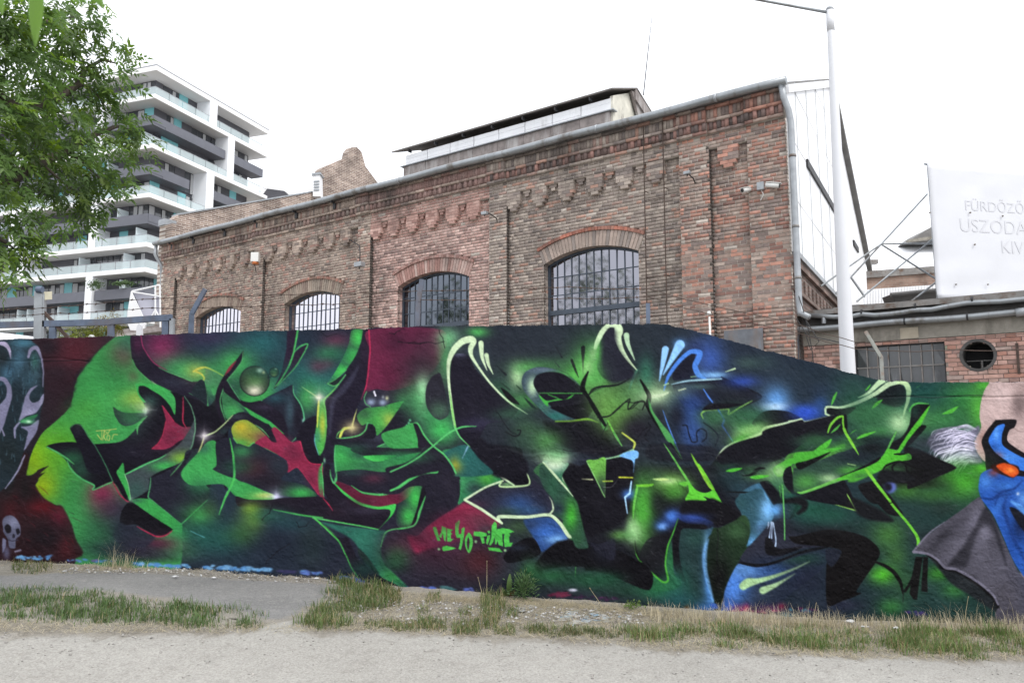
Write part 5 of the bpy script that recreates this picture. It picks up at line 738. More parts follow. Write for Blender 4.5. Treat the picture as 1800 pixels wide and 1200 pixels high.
u_=(PX-900)/FPX; v_=(600-PY)/FPX; D3=np.stack([u_,cp-v_*sp,sp+v_*cp],-1); t_=((W0-O3)@WALLN)/(D3@WALLN); P3=O3+D3*t_[...,None]
def vnoise(shape,s,seed):
    r_=np.random.RandomState(seed); h,w_=shape; g=r_.rand(int(h/s)+3,int(w_/s)+3); yy=np.arange(h)/s; xx=np.arange(w_)/s; yi=yy.astype(int); xi=xx.astype(int); fy=(yy-yi)[:,None]; fx=(xx-xi)[None,:]; fy=fy*fy*(3-2*fy); fx=fx*fx*(3-2*fx)
    return (g[yi][:,xi]*(1-fx)+g[yi][:,xi+1]*fx)*(1-fy)+(g[yi+1][:,xi]*(1-fx)+g[yi+1][:,xi+1]*fx)*fy-.5
rel=.010*vnoise(PX.shape,34,1)+.005*vnoise(PX.shape,9,2)+.0032*vnoise(PX.shape,3.2,3)+.02*vnoise(PX.shape,120,4)
def sstep(a,lo,hi): a=np.clip((a-lo)/(hi-lo),0,1); return a*a*(3-2*a)
msk=np.clip(.35+.65*np.exp(-((PX-1060)/230)**2-((PY-800)/130)**2)+.5*sstep(PY,900,1000),0,1)     # where the old coats lift and flake most
pl=vnoise(PX.shape,15,11)+.45*vnoise(PX.shape,5,12)
rel+=msk*(.0048*sstep(pl,.10,.13)-.0040*sstep(-pl,.17,.20))
led=792+7*np.sin(PX*.021)+3*np.sin(PX*.09); rel+=.010*sstep(PY-led,-2.2,2.2)*sstep(PX,840,880)*(1-sstep(PX,1240,1290))
led2=697+1.5*np.sin(PX*.03); rel-=.008*np.exp(-((PY-led2)/1.6)**2)*sstep(PX,1530,1560); led3=632+3*np.sin(PX*.05); rel-=.006*np.exp(-((PY-led3)/1.6)**2)*(1-sstep(PX,150,190))
P3=P3+WALLN*rel[...,None]
n_=PX.size; idx=np.arange(n_).reshape(PX.shape); Fw=np.stack([idx[:-1,:-1],idx[1:,:-1],idx[1:,1:],idx[:-1,1:]],-1).reshape(-1,4)
# top, ends and back close the wall (0.28 m thick); plain runs carry on beyond both ends of the picture
top=P3[0]; V=[P3.reshape(-1,3)]; C_=[colr.reshape(-1,3)]; cap=np.array([.055,.055,.062])
b1=top-WALLN*.06+np.array([0,0,.006]); b2=top-WALLN*.28; bb=b2.copy(); bb[:,2]=-.4
V+=[top.copy(),b1,b2,b2.copy(),bb]; nc=len(cols); C_+=[colr[0]*.9]+[np.repeat(cap[None],nc,0)]*2+[np.repeat(cap[None]*1.5,nc,0)]*2
F4=[Fw]; b0=n_
for k in (0,1,3):
    a=np.arange(nc-1)+b0+k*nc; F4.append(np.stack([a,a+1,a+1+nc,a+nc],-1))
nv=n_+5*nc
def slab(p,q,zt0,zt1,c):
    global nv
    P=[p,q]; vs2=[]
    for e,z in ((p,zt0),(q,zt1)):
        for off in (0,-.28):
            for zz in (-.4,z): vs2.append(e+WALLN*off+np.array([0,0,zz]))
    V.append(np.array(vs2)); C_.append(np.repeat(np.array(c)[None],8,0)); a=nv
    F4.append(np.array([(0,4,5,1),(2,3,7,6),(1,5,7,3),(0,1,3,2),(4,6,7,5)])+a); nv+=8
eL=P3[0,0].copy(); zL=eL[2]; eL[2]=0; eR=P3[0,-1].copy(); zR=eR[2]; eR[2]=0
slab(eL-WALLDIR*9,eL,zL,zL,(.05,.06,.065)); slab(eR,eR+WALLDIR*8,zR,zR,(.16,.15,.14))
MT['mural']=mat('spray_painted_render',vc=True,rough=.62,bump=(42,.32),spec=.08)
gw=npobj('graffiti_wall',np.concatenate(V),np.concatenate(F4),MT['mural'],vcol=np.concatenate(C_))
tag(gw,'long rendered garden wall covered in green and black graffiti lettering','wall')
# ---------------------------------------------------------------- brick hall
FD=np.array([-.810,.586,0]); FD/=np.linalg.norm(FD); FNV=np.array([-.586,-.810,0]); FNV/=np.linalg.norm(FNV)
HC=np.array([5.3566,15.,0]); HF=Fr(HC,FD,FNV)            # (u to the left, out of the wall, up)
BK=-FNV; B2=np.array([.494,.869,0]); B2/=np.linalg.norm(B2)
def onF(x,y,off=0.):
    P=onplane(x,y,HC+FNV*off,FNV); return (P-HC)@FD,P[2]
hall=thing('brick_hall',HF(11,-4,0),'long old brick industrial hall with arched windows behind the graffiti wall','building')
CK=1.30   # overall tone of the masonry
def bcol(u,z):
    """colour of a single brick by where it sits in the masonry"""
    r=rng.random()
    if 7.31<u<11.5 and not(z>7.9):      # pinkish re-laid bay
        pal=[((190,150,138),.42),((176,132,120),.28),((150,112,104),.14),((128,98,94),.12),((200,164,150),.04)]
        if z>7.0: pal=[((172,124,110),.4),((158,108,96),.35),((184,140,126),.25)]
    elif u<2.3:
        pal=[((150,122,108),.25),((170,108,86),.20),((124,104,98),.22),((186,118,92),.08),((160,138,124),.13),((138,92,80),.12)]
    elif u<7.31:
        pal=[((150,134,122),.32),((132,116,108),.26),((166,150,136),.16),((172,122,100),.08),((114,102,98),.12),((154,118,106),.06)]
    else:
        pal=[((158,136,120),.32),((142,116,104),.24),((174,150,132),.18),((172,122,104),.10),((120,104,96),.1),((152,108,96),.06)]
    for c,p_ in pal:
        r-=p_
        if r<=0: break
    g=rng.uniform(.80,1.14); c=s2l(c); l=sum(c)/3; q=.80 if u>2.3 else .84; mm=(.238,.198,.164) if not 7.31<u<11.5 else (.345,.245,.212); return tuple(max(.02,((v*.68+l*.32)*q+m_*(1-q))*g*CK) for v,m_ in zip(c,mm))
MORT=tuple(v*1.25 for v in s2l((172,163,154)))
class Bricks:
    """many bricks gathered in one mesh: five faces each"""
    def __init__(s): s.b=[]; s.c=[]
    def add(s,u0,u1,o0,o1,z0,z1,c): s.b.append((u0,u1,o0,o1,z0,z1)); s.c.append(c)
    def build(s,name,fr,mat,parent,kind='stuff'):
        b=np.array(s.b); n=len(b)
        u0,u1,o0,o1,z0,z1=b.T
        L=np.stack([np.stack(q,-1) for q in ((u0,o0,z0),(u1,o0,z0),(u1,o0,z1),(u0,o0,z1),(u0,o1,z0),(u1,o1,z0),(u1,o1,z1),(u0,o1,z1))],1)
        V=fr.arr(L.reshape(-1,3)); f=np.array([(4,5,6,7),(0,4,7,3),(1,2,6,5),(3,7,6,2),(0,1,5,4)]); Fq=(np.arange(n)[:,None,None]*8+f[None]).reshape(-1,4)
        return npobj(name,V,Fq,mat,parent,vcol=np.repeat(np.array(s.c),8,0),kind=kind)
field=Bricks(); mort=Bricks(); single=[]      # single: bricks near the corner, each an object of its own
RH=.077
WINC=(4.52,9.26,14.02,18.70); HW=1.24; SPR=5.66; CRN=5.92; RA=(HW**2+(CRN-SPR)**2)/(2*(CRN-SPR)); ZC=CRN-RA; HA=math.asin(HW/RA); RO=RA+.36; RL=RO+.075; SILL=2.3
def halfopen(z):
    if z<SILL: return 0
    if z<SPR: return HW
    if z>ZC+RL: return 0
    sk=HW+(z-SPR)*math.tan(HA); h=RL**2-(z-ZC)**2
    return min(sk,math.sqrt(max(h,0)))
def spans(ua,ub,z):
    out=[(ua,ub)]
    for wc in WINC:
        h=halfopen(z)
        if not h: continue
        n=[]
        for a,b in out:
            l,r_=wc-h,wc+h
            if r_<=a or l>=b: n.append((a,b)); continue
            if l>a: n.append((a,l))
            if r_<b: n.append((r_,b))
        out=n
    return out
def lay(ua,ub,z0,z1,off,sink=.006,solo=None,colf=bcol,mc=MORT):
    z=z0; row=int(round(z0/RH))
    while z<z1-.02:
        zt=min(z+RH,z1)
        for a,b in spans(ua,ub,z+RH/2):
            if b-a<.03: continue
            k=rng.uniform(.85,1.1); mort.add(a,b,off-.09,off-sink,z,zt,tuple(v*k for v in mc))
            L=.135 if row%2 else .27; u=math.floor(a/L)*L+((.0675 if row%2 else .0) if (row//2)%2 else (.0 if row%2 else .135))-L+rng.uniform(-.008,.008)
            while u<b:
                s,e=max(u+.007,a),min(u+L-.007,b); u+=L
                if e-s<.035: continue
                c=colf((s+e)/2,z); j=rng.uniform(-.003,.003)
                if rng.random()<.02: j-=.012
                rec=(s,e,off-.05,off+j,z+.006+rng.uniform(0,.002),zt-.006,c)
                if solo and solo((s+e)/2,z): single.append(rec)
                else: field.add(*rec)
        z+=RH; row+=1
solo=lambda u,z: u<2.24 and 4.15<z<5.62
PIL=((0,.77),(1.58,2.24),(6.78,7.31),(11.5,12.0),(16.26,16.72),(21.2,21.95)); PAN=((.77,1.58),(2.24,6.78),(7.31,11.5),(12.0,16.26),(16.72,21.2))
ZB=RH*20; ZF=RH*98; ZS=RH*102       # 1.54, 7.546, 7.854
for a,b in PIL: lay(a,b,ZB,ZS,0.,solo=solo)
for a,b in PAN: lay(a,b,ZB,ZF,-.10,solo=solo); lay(a,b,ZF,ZS,-.004)
# returns coloured dark where the piers step out of the panels
def returnc(u,z): g=rng.uniform(.7,1.2); return tuple(v*g for v in (.075,.062,.056))
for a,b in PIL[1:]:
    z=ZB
    while z<ZS-.3: field.add(a-.004,a+.06,-.10,-.006,z+.004,z+RH-.004,returnc(0,0)); z+=RH
print('bricks',len(field.b),len(single))
if len(single)>300:
    single.sort(key=lambda r:-r[2]+r[0]+abs(r[4]-5)*.1); 
    for r_ in single[300:]: field.add(*r_)
    single=single[:300]
# corbel teeth under the frieze
corb=[]
for (a,b),n in zip(PAN,(1,6,6,6,6)):
    pitch=(b-a)/n
    for k in range(n+ (0 if n==1 else 0)):
        c=a+pitch*(k+.5)+(0 if n==1 else .18)
        if c>b-.2: c=b-.2
        corb.append((c,(.42 if n>1 else .44)))
for c,wd in corb:
    mb=MB(); z=ZF
    for wz,h in ((wd,4),(wd*.78,1),(wd*.45,1)):
        for q in range(h):
            z-=RH; nb=2 if wz>.3 else 1; L=wz/nb; sh=L/2 if q%2 and nb>1 else 0; e=[c-wz/2]+([c-wz/2+L/2,c+wz/2-L/2] if sh else [c])*(nb>1)+[c+wz/2]
            for s,t2 in zip(e[:-1],e[1:]): mb.box(s+.004,t2-.004,-.105,-.004+rng.uniform(-.003,.004),z+.005,z+RH-.004,HF,tuple(v*1.04 for v in bcol(c,z)))
            mb.box(c-wz/2+.006,c+wz/2-.006,-.105,-.016,z,z+RH,HF,MORT)
    for q,wz in enumerate((.20,.11)):   # little stepped filling in the head of the next notch
        cc=c+wd/2+.17; zz=ZF-(q+1)*RH
        if cc+.1<b+9 and any(a2<cc-.1 and cc+.1<b2 for a2,b2 in PAN): mb.box(cc-wz/2,cc+wz/2,-.105,-.045,zz+.005,zz+RH-.004,HF,bcol(c,7.5))
    obj('corbel',mb,MT['brick'],hall)
# cornice: string, dentil band, string, soldier band; piers break forward through it
cor=Bricks()
def corn(a,b,o):
    def redc(u):
        if u<7.31: p_=[(176,112,92),(150,100,86),(128,96,86),(112,92,86)]
        elif u<11.5: p_=[(176,126,112),(164,112,98),(150,104,92)]
        else: p_=[(160,118,102),(146,110,98),(150,128,112),(134,100,90)]
        g=rng.uniform(.75,1.1); c=s2l(rng.choice(p_)); l=sum(c)/3; return tuple((v*.52+l*.48)*g*CK*.80 for v in c)
    mort.add(a,b,-.1,o+.012,ZS,8.36,tuple(v*.7 for v in MORT))
    def row(z0,z1,L,oo,jit=.004,cf=redc,alt=0):
        u=a; k=0
        while u<b-.02:
            e=min(u+L,b); cor.add(u+.004,e-.004,-.06,o+oo+rng.uniform(-jit,jit)-(alt if k%2 else 0),z0+.004,z1-.004,cf(u)); u+=L; k+=1
    row(ZS,ZS+.07,.3,.055,cf=lambda u: bcol(u,8)); row(ZS+.07,ZS+.235,.085,.075,cf=redc,alt=.03); row(ZS+.235,ZS+.30,.3,.095,cf=lambda u:bcol(u,8)); row(ZS+.30,8.36,.082,.07,cf=(redc if 7<a<12 else (lambda u: tuple(v*.8 for v in bcol(u,8))))); row(8.36,8.43,.3,.12,cf=lambda u: tuple(v*.6 for v in bcol(u,8)))
for a,b in PIL: corn(a,b,.05)
for a,b in PAN: corn(a,b,0.)
field.build('brick_field',HF,MT['brick'],hall); cor.build('cornice',HF,MT['brick'],hall); mort.build('mortar_bed',HF,MT['mortar'],hall)
# single bricks near the corner (shared meshes in a few lengths and colours)
cache={}
rotz=math.atan2(FD[1],FD[0])
for s,e,o0,o1,z0,z1,c in single:
    key=(round((e-s)/.006),tuple(round(v*40) for v in c))
    if key not in cache:
        mb=MB(); mb.box(-(e-s)/2,(e-s)/2,0.,.05,-(z1-z0)/2,(z1-z0)/2,col=c); cache[key]=mkmesh('brick',mb,MT['brick'])
    o=bpy.data.objects.new('brick',cache[key]); P=HF((s+e)/2,o1,(z0+z1)/2); o.location=tuple(P); o.rotation_euler=(0,0,rotz+math.pi); place(o,hall)
# plain masonry below the built courses, behind the yard wall
part('plinth',lambda m:[m.box(a,b,-.4,-.11,-.2,ZB,HF,(.2,.16,.14)) for a,b in ((0,21.95),)],MT['brick'],hall)
# roof, ends
RIDGE=(6.75,11.3); EAVE=8.46
def HP(u,back,z): return HC+FD*u+BK*back+np.array([0,0,z])
gR=lambda L_,z: HC+B2*L_+np.array([0,0,z])
def roof(m):
    a0,a1=HP(21.9,-.12,EAVE),HP(0,-.12,EAVE); r0=HP(21.9,RIDGE[0],RIDGE[1]); r1=gR(6.78,11.35); e0=HP(21.9,14.4,7.7); e1=gR(14.5,7.7)
    m.prism([a0,a1,r1,r0],(0,0,.07)); m.prism([r0,r1,e1,e0],(0,0,.07))
part('roof',roof,MT['roofsheet'],hall)
MT['lbrick']=brickmat('gable_brick',Fr((0,0,0),BK,FNV),lin((116,98,90)),lin((160,142,130)),lin((190,182,174)))
GF=Fr(HF(21.95,0,0),BK,FD)
def gable(m):
    P=[(0,1),(0,9.2),(.46,9.66),(6.73,12.14),(6.9,12.3),(7.0,13.2),(7.15,13.35),(8.5,14.2),(8.56,14.5),(8.75,14.75),(9.06,14.85),(9.35,14.72),(9.5,14.4),(9.62,14.1),(10.6,13.4),(15,10.2),(15,1)]
    m.prism([GF(a,0,z) for a,z in P],FD*.38)
gb=part('stepped_gable',gable,MT['lbrick'],hall)
def cope(m):
    P=[(.46,9.66),(6.73,12.14)]
    for (a,z),(b,y) in zip(P[:-1],P[1:]): m.prism([GF(a,-.04,z),GF(b,-.04,y),GF(b,-.04,y+.06),GF(a,-.04,z+.06)],FD*.46)
    m.box(-.05,.4,-.02,.40,9.2,9.42,GF)
part('coping',cope,MT['galv'],gb)
part('end_pier',lambda m:m.box(21.55,21.99,-.5,-.02,8.43,9.2,HF,None),MT['lbrick'],hall)
# side: brick base, white sheet cladding
MT['dbrick']=brickmat('side_brick',Fr((0,0,0),B2,FNV),lin((100,84,78)),lin((130,108,100)),lin((126,120,114)))
BN=np.array([B2[1],-B2[0],0.])     # outward normal of the side wall
SF=Fr(HC,B2,BN)
part('side_wall',lambda m:(m.box(.4,14.5,-.35,-.01,-.2,5.1,SF),m.box(.03,.39,-.06,-.012,-.2,5.1,SF)),MT['dbrick'],hall)
def frieze(m):
    m.box(.0,14.5,-.02,.07,4.95,5.1,SF); m.box(.0,14.5,-.02,.05,4.42,4.5,SF)
    for k in range(28): m.box(.2+k*.5,.2+k*.5+.26,-.02,.05,4.5,4.78,SF)
part('side_frieze',frieze,MT['dbrick'],hall)
part('side_coping',lambda m:m.box(.3,14.5,-.2,.12,5.1,5.2,SF),MT['zinc'],hall)
def clip(poly,a,b,c):   # keep a*x+b*y<=c
    out=[]
    for (x0,y0),(x1,y1) in zip(poly,poly[1:]+poly[:1]):
        d0,d1=a*x0+b*y0-c,a*x1+b*y1-c
        if d0<=0: out.append((x0,y0))
        if d0*d1<0: t=d0/(d0-d1); out.append((x0+t*(x1-x0),y0+t*(y1-y0)))
    return out
MT['clad']=mat('white_sheet',(.82,.83,.85),.55,n1=(1.2,.05),bump=(6,.1),stain=((.66,.66,.66),1.2,.58,.2,.25))
zs=(5.22,6.42,7.66,8.86,10.1,11.5); us_=[.28+.0]+[1.2+k*1.45 for k in range(10)]
s1=(11.25-8.5)/6.78; s2=(11.25-7.6)/(14.5-6.78)
for i_ in range(len(us_)-1):
    for j_ in range(len(zs)-1):
        q=[(us_[i_]+.012,zs[j_]+.012),(us_[i_+1]-.012,zs[j_]+.012),(us_[i_+1]-.012,zs[j_+1]-.012),(us_[i_]+.012,zs[j_+1]-.012)]
        q=clip(q,-s1,1,8.5)
        if len(q)>2: q=clip(q,s2,1,11.25+s2*6.78)
        if len(q)>2:
            mb=MB(); mb.prism([SF(a,rng.uniform(0,.008),z) for a,z in q],-BN*.03); obj('cladding_sheet',mb,MT['clad'],hall)
def sideframe(m):
    P=[(0.2,5.2),(.2,8.55),(6.78,11.25),(14.5,7.6),(14.5,5.2)]; m.prism([SF(a,-.05,z) for a,z in P],-BN*.06)
part('cladding_backing',sideframe,MT['galv'],hall)
for a,b in ((2.3,6.6),(10.6,11.8)): part('louvre_strip',lambda m:m.box(a,b,.0,.05,7.55,7.72,SF),MT['darkmetal'],hall)
part('verge_board',lambda m:(m.prism([SF(6.78,.0,11.22),SF(14.7,.0,7.48),SF(14.7,.0,7.66),SF(6.78,.0,11.4)],BN*.16)),MT['roofsheet'],hall)
part('verge_strip',lambda m:m.prism([SF(.25,.0,8.45),SF(6.78,.0,11.16),SF(6.78,.0,11.36),SF(.25,.0,8.62)],BN*.06),MT['clad'],hall)
def rods(m):
    for a in us_[1:6]: m.tube([SF(a,.03,5.25),SF(a,.02,8.6+min(a,6.7)*.38)],.006,5)
part('cladding_rod',rods,MT['zinc'],hall)
# roof monitor (clerestory)
MO=-5.
def mon(name,u0,u1,b0,b1,z0,z1,mt,par=None): return part(name,lambda m:m.box(u0,u1,b0,b1,z0,z1,HF),mt,par or hall)
MT['glazing']=mat('milky_glazing',(.80,.81,.83),.4,n1=(1.2,.06),stain=((.45,.44,.43),1.,.58,.2,.3))
MT['weather']=mat('weathered_boarding',(.24,.21,.20),.85,n1=(4,.35),bump=(20,.3),stain=((.42,.40,.39),2.,.5,.15,.2))
mon('monitor_core',6.7,14.9,MO-2.4,MO-.06,9.6,11.75,MT['white'])
nb=8; pu=(15.0-6.56)/nb
for k in range(nb):
    for j_,(z0,z1) in enumerate(((11.34,11.475),(11.48,11.615),(11.62,11.755))):
        mon('monitor_pane',6.56+k*pu+.015,6.56+(k+1)*pu-.015,MO-.05,MO-.02+.01*rng.random(),z0,z1,MT['glazing'])
for k in range(nb): mon('monitor_board',6.56+k*pu+.008,6.56+(k+1)*pu-.008,MO-.08,MO+.06+rng.uniform(0,.03),10.72,11.30,MT['weather'])
mon('monitor_sill',6.4,15.1,MO-.1,MO+.16,11.305,11.335,MT['galv'])
mon('monitor_apron',6.5,15.0,MO-.1,MO+.1,9.8,10.71,MT['weather'])
def mroof(m):
    f0,f1=HF(15.55,MO+.16,11.93),HF(6.42,MO+.16,11.93); r0,r1=HF(15.4,MO-1.25,12.42),HF(6.3,MO-1.25,12.42); k0,k1=HF(15.4,MO-2.95,11.7),HF(6.3,MO-2.95,11.7)
    m.prism([f0,f1,r1,r0],(0,0,.05)); m.prism([r0,r1,k1,k0],(0,0,.05))
part('monitor_roof',mroof,mat('monitor_roofing',(.15,.135,.125),.8,n1=(4,.3)),hall)
part('monitor_gable',lambda m:m.prism([HF(6.5,MO-.02,9.9),HF(6.5,MO-.02,11.82),HF(6.5,MO-1.25,12.36),HF(6.5,MO-2.45,11.82),HF(6.5,MO-2.45,9.9)],FD*.1),mat('cream_boards',(.62,.60,.52),.8,n1=(3,.2),stain=((.12,.10,.09),1.4,.55,.12,.5)),hall)
part('monitor_barge',lambda m:(m.prism([HF(6.3,MO-1.15,12.42),HF(6.3,MO-2.95,11.68),HF(6.3,MO-2.95,11.3),HF(6.3,MO-1.15,12.05)],FD*.12),m.prism([HF(6.36,MO-1.0,12.3),HF(6.36,MO-1.5,12.3),HF(6.36,MO-2.2,11.0),HF(6.36,MO-1.8,11.0)],FD*.08)),MT['weather'],hall)
for k in range(7): mon('monitor_bracket',7.2+k*1.25,7.24+k*1.25,MO-.02,MO+.15,11.80,11.9,MT['darkmetal'])
# gutter and downpipes
def gut(m):
    P=[HF(u,.22,8.50+.012*math.sin(u*1.7)) for u in np.linspace(-.12,22.25,40)]; m.tube(P,.085,12)
part('gutter',gut,MT['zinc'],hall,True)
for u in (1.3,4.1,7.2,10.2,13.2,16.1,19.2): part('gutter_joint',lambda m:m.tube([HF(u-.025,.22,8.5+.012*math.sin(u*1.7)),HF(u+.025,.22,8.5+.012*math.sin(u*1.7))],.092,12),MT['galv'],hall,True)
for u in (12.9,14.6,16.5,18.2,20.0,21.3): part('gutter_bracket',lambda m:(m.box(u-.02,u+.02,.06,.24,8.36,8.42,HF),m.box(u-.05,u+.05,.05,.12,8.2,8.38,HF)),MT['darkmetal'],hall)
def dp(m):
    m.tube([HF(-.02,.2,8.44),HF(-.04,.16,8.2),HF(-.10,.08,7.95),HF(-.13,.05,7.7),HF(-.13,.05,4.2),HF(-.15,.06,3.95),HF(-.32,.1,3.84)],.062,10)
part('downpipe',dp,MT['galv'],hall,True)
for z in (7.0,5.6,4.6): part('pipe_clip',lambda m:m.tube([HF(-.13,.05,z),HF(-.13,.05,z+.05)],.07,10),MT['zincdull'],hall,True)
part('downpipe',lambda m:m.tube([HF(22.15,.2,8.45),HF(22.18,.2,8.1),HF(22.05,.02,7.7),HF(22.1,-.05,7.4),HF(22.1,-.05,3)],.06,10),MT['galv'],hall,True)
# arched windows
MT['glassbright']=glassmat('glass_sky',(.60,.585,.64),.05,1.); MT['glassmid']=glassmat('glass_mid',(.27,.27,.305),.04,1.); MT['glassdark']=glassmat('glass_dark',(.12,.135,.16),.04,1.)  # tint of each glass carries how brightly that window reflects
def arcpt(r_,t): return (r_*math.sin(t),ZC+r_*math.cos(t))
VC=[((168,150,138),(150,136,128),(178,156,142)),((190,150,138),(176,128,116),(198,166,154)),((160,144,128),(150,128,114),(170,150,132)),((158,138,122),(146,122,108),(166,146,128))]
LC=[((196,112,84),(178,104,80),(170,110,90)),((180,134,122),(170,122,110),(186,146,134)),((178,116,96),(164,112,94),(160,124,106)),((176,112,92),(168,112,94),(156,120,104))]
for wi,wc in enumerate(WINC):
    nvou=30
    for k in range(nvou):
        t0=-HA+2*HA*k/nvou; t1=-HA+2*HA*(k+1)/nvou; g=.0028
        mb=MB(); c=s2l(rng.choice(VC[wi])); l=sum(c)/3; gg=rng.uniform(.82,1.06); c=tuple((v*.75+l*.25)*gg for v in c); q=[arcpt(RA,t0+g),arcpt(RA,t1-g),arcpt(RO-.01,t1-g),arcpt(RO-.01,t0+g)]
        mb.prism([HF(wc-x,-.088+rng.uniform(-.003,.004),z) for x,z in q],-FNV*.3,c); obj('voussoir',mb,MT['brick'],hall)
    mb=MB(); n2=34
    for k in range(n2):
        t0=-HA+2*HA*k/n2; t1=-HA+2*HA*(k+1)/n2; q=[arcpt(RO,t0+.001),arcpt(RO,t1-.001),arcpt(RL,t1-.001),arcpt(RL,t0+.001)]; c=s2l(rng.choice(LC[wi])); l=sum(c)/3; gg=rng.uniform(.75,1.08); c=tuple((v*.72+l*.28)*gg for v in c)
        mb.prism([HF(wc-x,-.055+rng.uniform(-.003,.004),z) for x,z in q],-FNV*.12,c)
    q=[arcpt(RA-.002,-HA+2*HA*k/20) for k in range(21)]+[arcpt(RL-.004,HA-2*HA*k/20) for k in range(21)]
    obj('label_course',mb,MT['brick'],hall)
    mb=MB()
    for k in range(20):
        t0=-HA+2*HA*k/20; t1=-HA+2*HA*(k+1)/20; mb.prism([HF(wc-x,-.105,z) for x,z in (arcpt(RA+.004,t0),arcpt(RA+.004,t1),arcpt(RL-.002,t1),arcpt(RL-.002,t0))],-FNV*.28,MORT)
    obj('arch_bed',mb,MT['mortar'],hall)
    for s in (-1,1):
        mb=MB(); z=SILL
        while z<SPR-.01:
            c=bcol(wc,z); a=wc+s*HW; mb.box(min(a,a+s*.06),max(a,a+s*.06),-.36,-.104,z+.004,z+RH-.004,HF,c); z+=RH
        mb.box(min(wc+s*(HW+.004),wc+s*(HW+.07)),max(wc+s*(HW+.004),wc+s*(HW+.07)),-.36,-.110,SILL,SPR,HF,MORT)
        obj('jamb',mb,MT['brick'],hall)
    part('sill',lambda m:m.box(wc-HW-.05,wc+HW+.05,-.36,-.02,SILL-.08,SILL,HF),MT['conc'],hall)
    win=part('window',lambda m:(m.box(wc-HW,wc-HW+.05,-.34,-.28,SILL,SPR+.03,HF),m.box(wc+HW-.05,wc+HW,-.34,-.28,SILL,SPR+.03,HF),[m.prism([HF(wc-x,-.28,z) for x,z in (arcpt(RA-.05,a),arcpt(RA-.05,b),arcpt(RA+.01,b),arcpt(RA+.01,a))],-FNV*.06) for a,b in zip(np.linspace(-HA,HA,17)[:-1],np.linspace(-HA,HA,17)[1:])]),MT['steel'],hall)
    win['label']=['arched steel window reflecting sky and a tree','arched steel window with dark tree reflections','arched steel window with pale panes','small-looking arched steel window with pale panes at the far end'][wi]
    part('transom',lambda m:m.box(wc-HW+.05,wc+HW-.05,-.35,-.265,4.46,4.57,HF),MT['steel'],win)
    vu=np.linspace(wc-HW+.05,wc+HW-.05,13); hz=[SILL,2.85,3.4,3.95,4.5,4.93,5.36,5.95]
    for k,u in enumerate(vu[1:-1]):
        x=u-wc; zt=ZC+math.sqrt(RA**2-x*x)-.03
        part('glazing_bar',lambda m:m.box(u-.010,u+.010,-.322,-.296,SILL,zt,HF),MT['steel'],win)
    for z in (2.85,3.4,3.95,4.93,5.36): part('glazing_rail',lambda m:m.box(wc-HW+.05,wc+HW-.05,-.32,-.298,z-.010,z+.010,HF),MT['steel'],win)
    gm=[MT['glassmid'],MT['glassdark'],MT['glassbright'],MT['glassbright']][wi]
    pm={}
    for a,b in zip(vu[:-1],vu[1:]):
        for z0,z1 in zip(hz[:-1],hz[1:]):
            if z1<3.4: continue
            cx,cz=(a+b)/2,(z0+z1)/2; h=(z1-z0)/2; tl,tp=rng.gauss(0,.010),rng.gauss(0,.012)
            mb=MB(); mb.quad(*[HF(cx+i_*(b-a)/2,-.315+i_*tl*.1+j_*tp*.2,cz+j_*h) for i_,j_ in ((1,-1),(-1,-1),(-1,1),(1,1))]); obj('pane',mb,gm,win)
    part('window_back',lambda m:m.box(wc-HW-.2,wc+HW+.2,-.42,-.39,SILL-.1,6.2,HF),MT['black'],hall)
# ---------------------------------------------------------------- fittings on the hall
def arm(name,pts,hd,label,cat='lamp',group='lamps on the brick hall'):
    b=np.array(pts[0]); t=thing(name,b,label,cat,group); part('arm',lambda m:m.tube(pts,.014,6),MT['darkmetal'],t,True); hd(t); return t
def F3(x,y,off): u,z=onF(x,y,off); return HF(u,off,z)
def flood(t,p,sz=.1):
    def f(m): m.bar(p-FD*sz,p+FD*sz,sz*.7,None,sz*.5)
    part('lamp_head',f,MT['galv'],t,bevel=.01); part('bracket',lambda m:m.bar(p+np.array([0,0,-sz]),p+np.array([0,0,sz*.6]),.01),MT['darkmetal'],t)
p=F3(632,465,.45); arm('wall_floodlight',[F3(613,420,-.06),F3(632,432,.4),F3(633,445,.45),p],lambda t:flood(t,p,.13),'drooping floodlight on a long bent arm in the second bay')
p2=F3(852,375,.42); arm('wall_floodlight',[F3(874,392,-.06),F3(873,384,.15),F3(860,375,.38),p2],lambda t:flood(t,p2,.08),'small floodlight on a bent arm beside the pink brick bay')
p3=F3(1208,304,.4); arm('wall_floodlight',[F3(1222,322,0),F3(1219,314,.2),p3],lambda t:flood(t,p3,.07),'small floodlight below the cornice right of the wall ladder')
p4=F3(449,455,.3)
def siren(t):
    part('housing',lambda m:m.bar(p4-np.array([0,0,.1]),p4+np.array([0,0,.19]),.12,None,.1),MT['plasticwhite'],t,bevel=.01); part('warning_light',lambda m:m.tube([p4-np.array([0,0,.17]),p4-np.array([0,0,.09])],.1,10),MT['orange'],t,True)
s_=arm('alarm_siren',[F3(428,462,-.06),F3(448,466,.28),F3(450,478,.28)],siren,'white alarm box with orange light on the left bay of the hall','alarm',group=None)
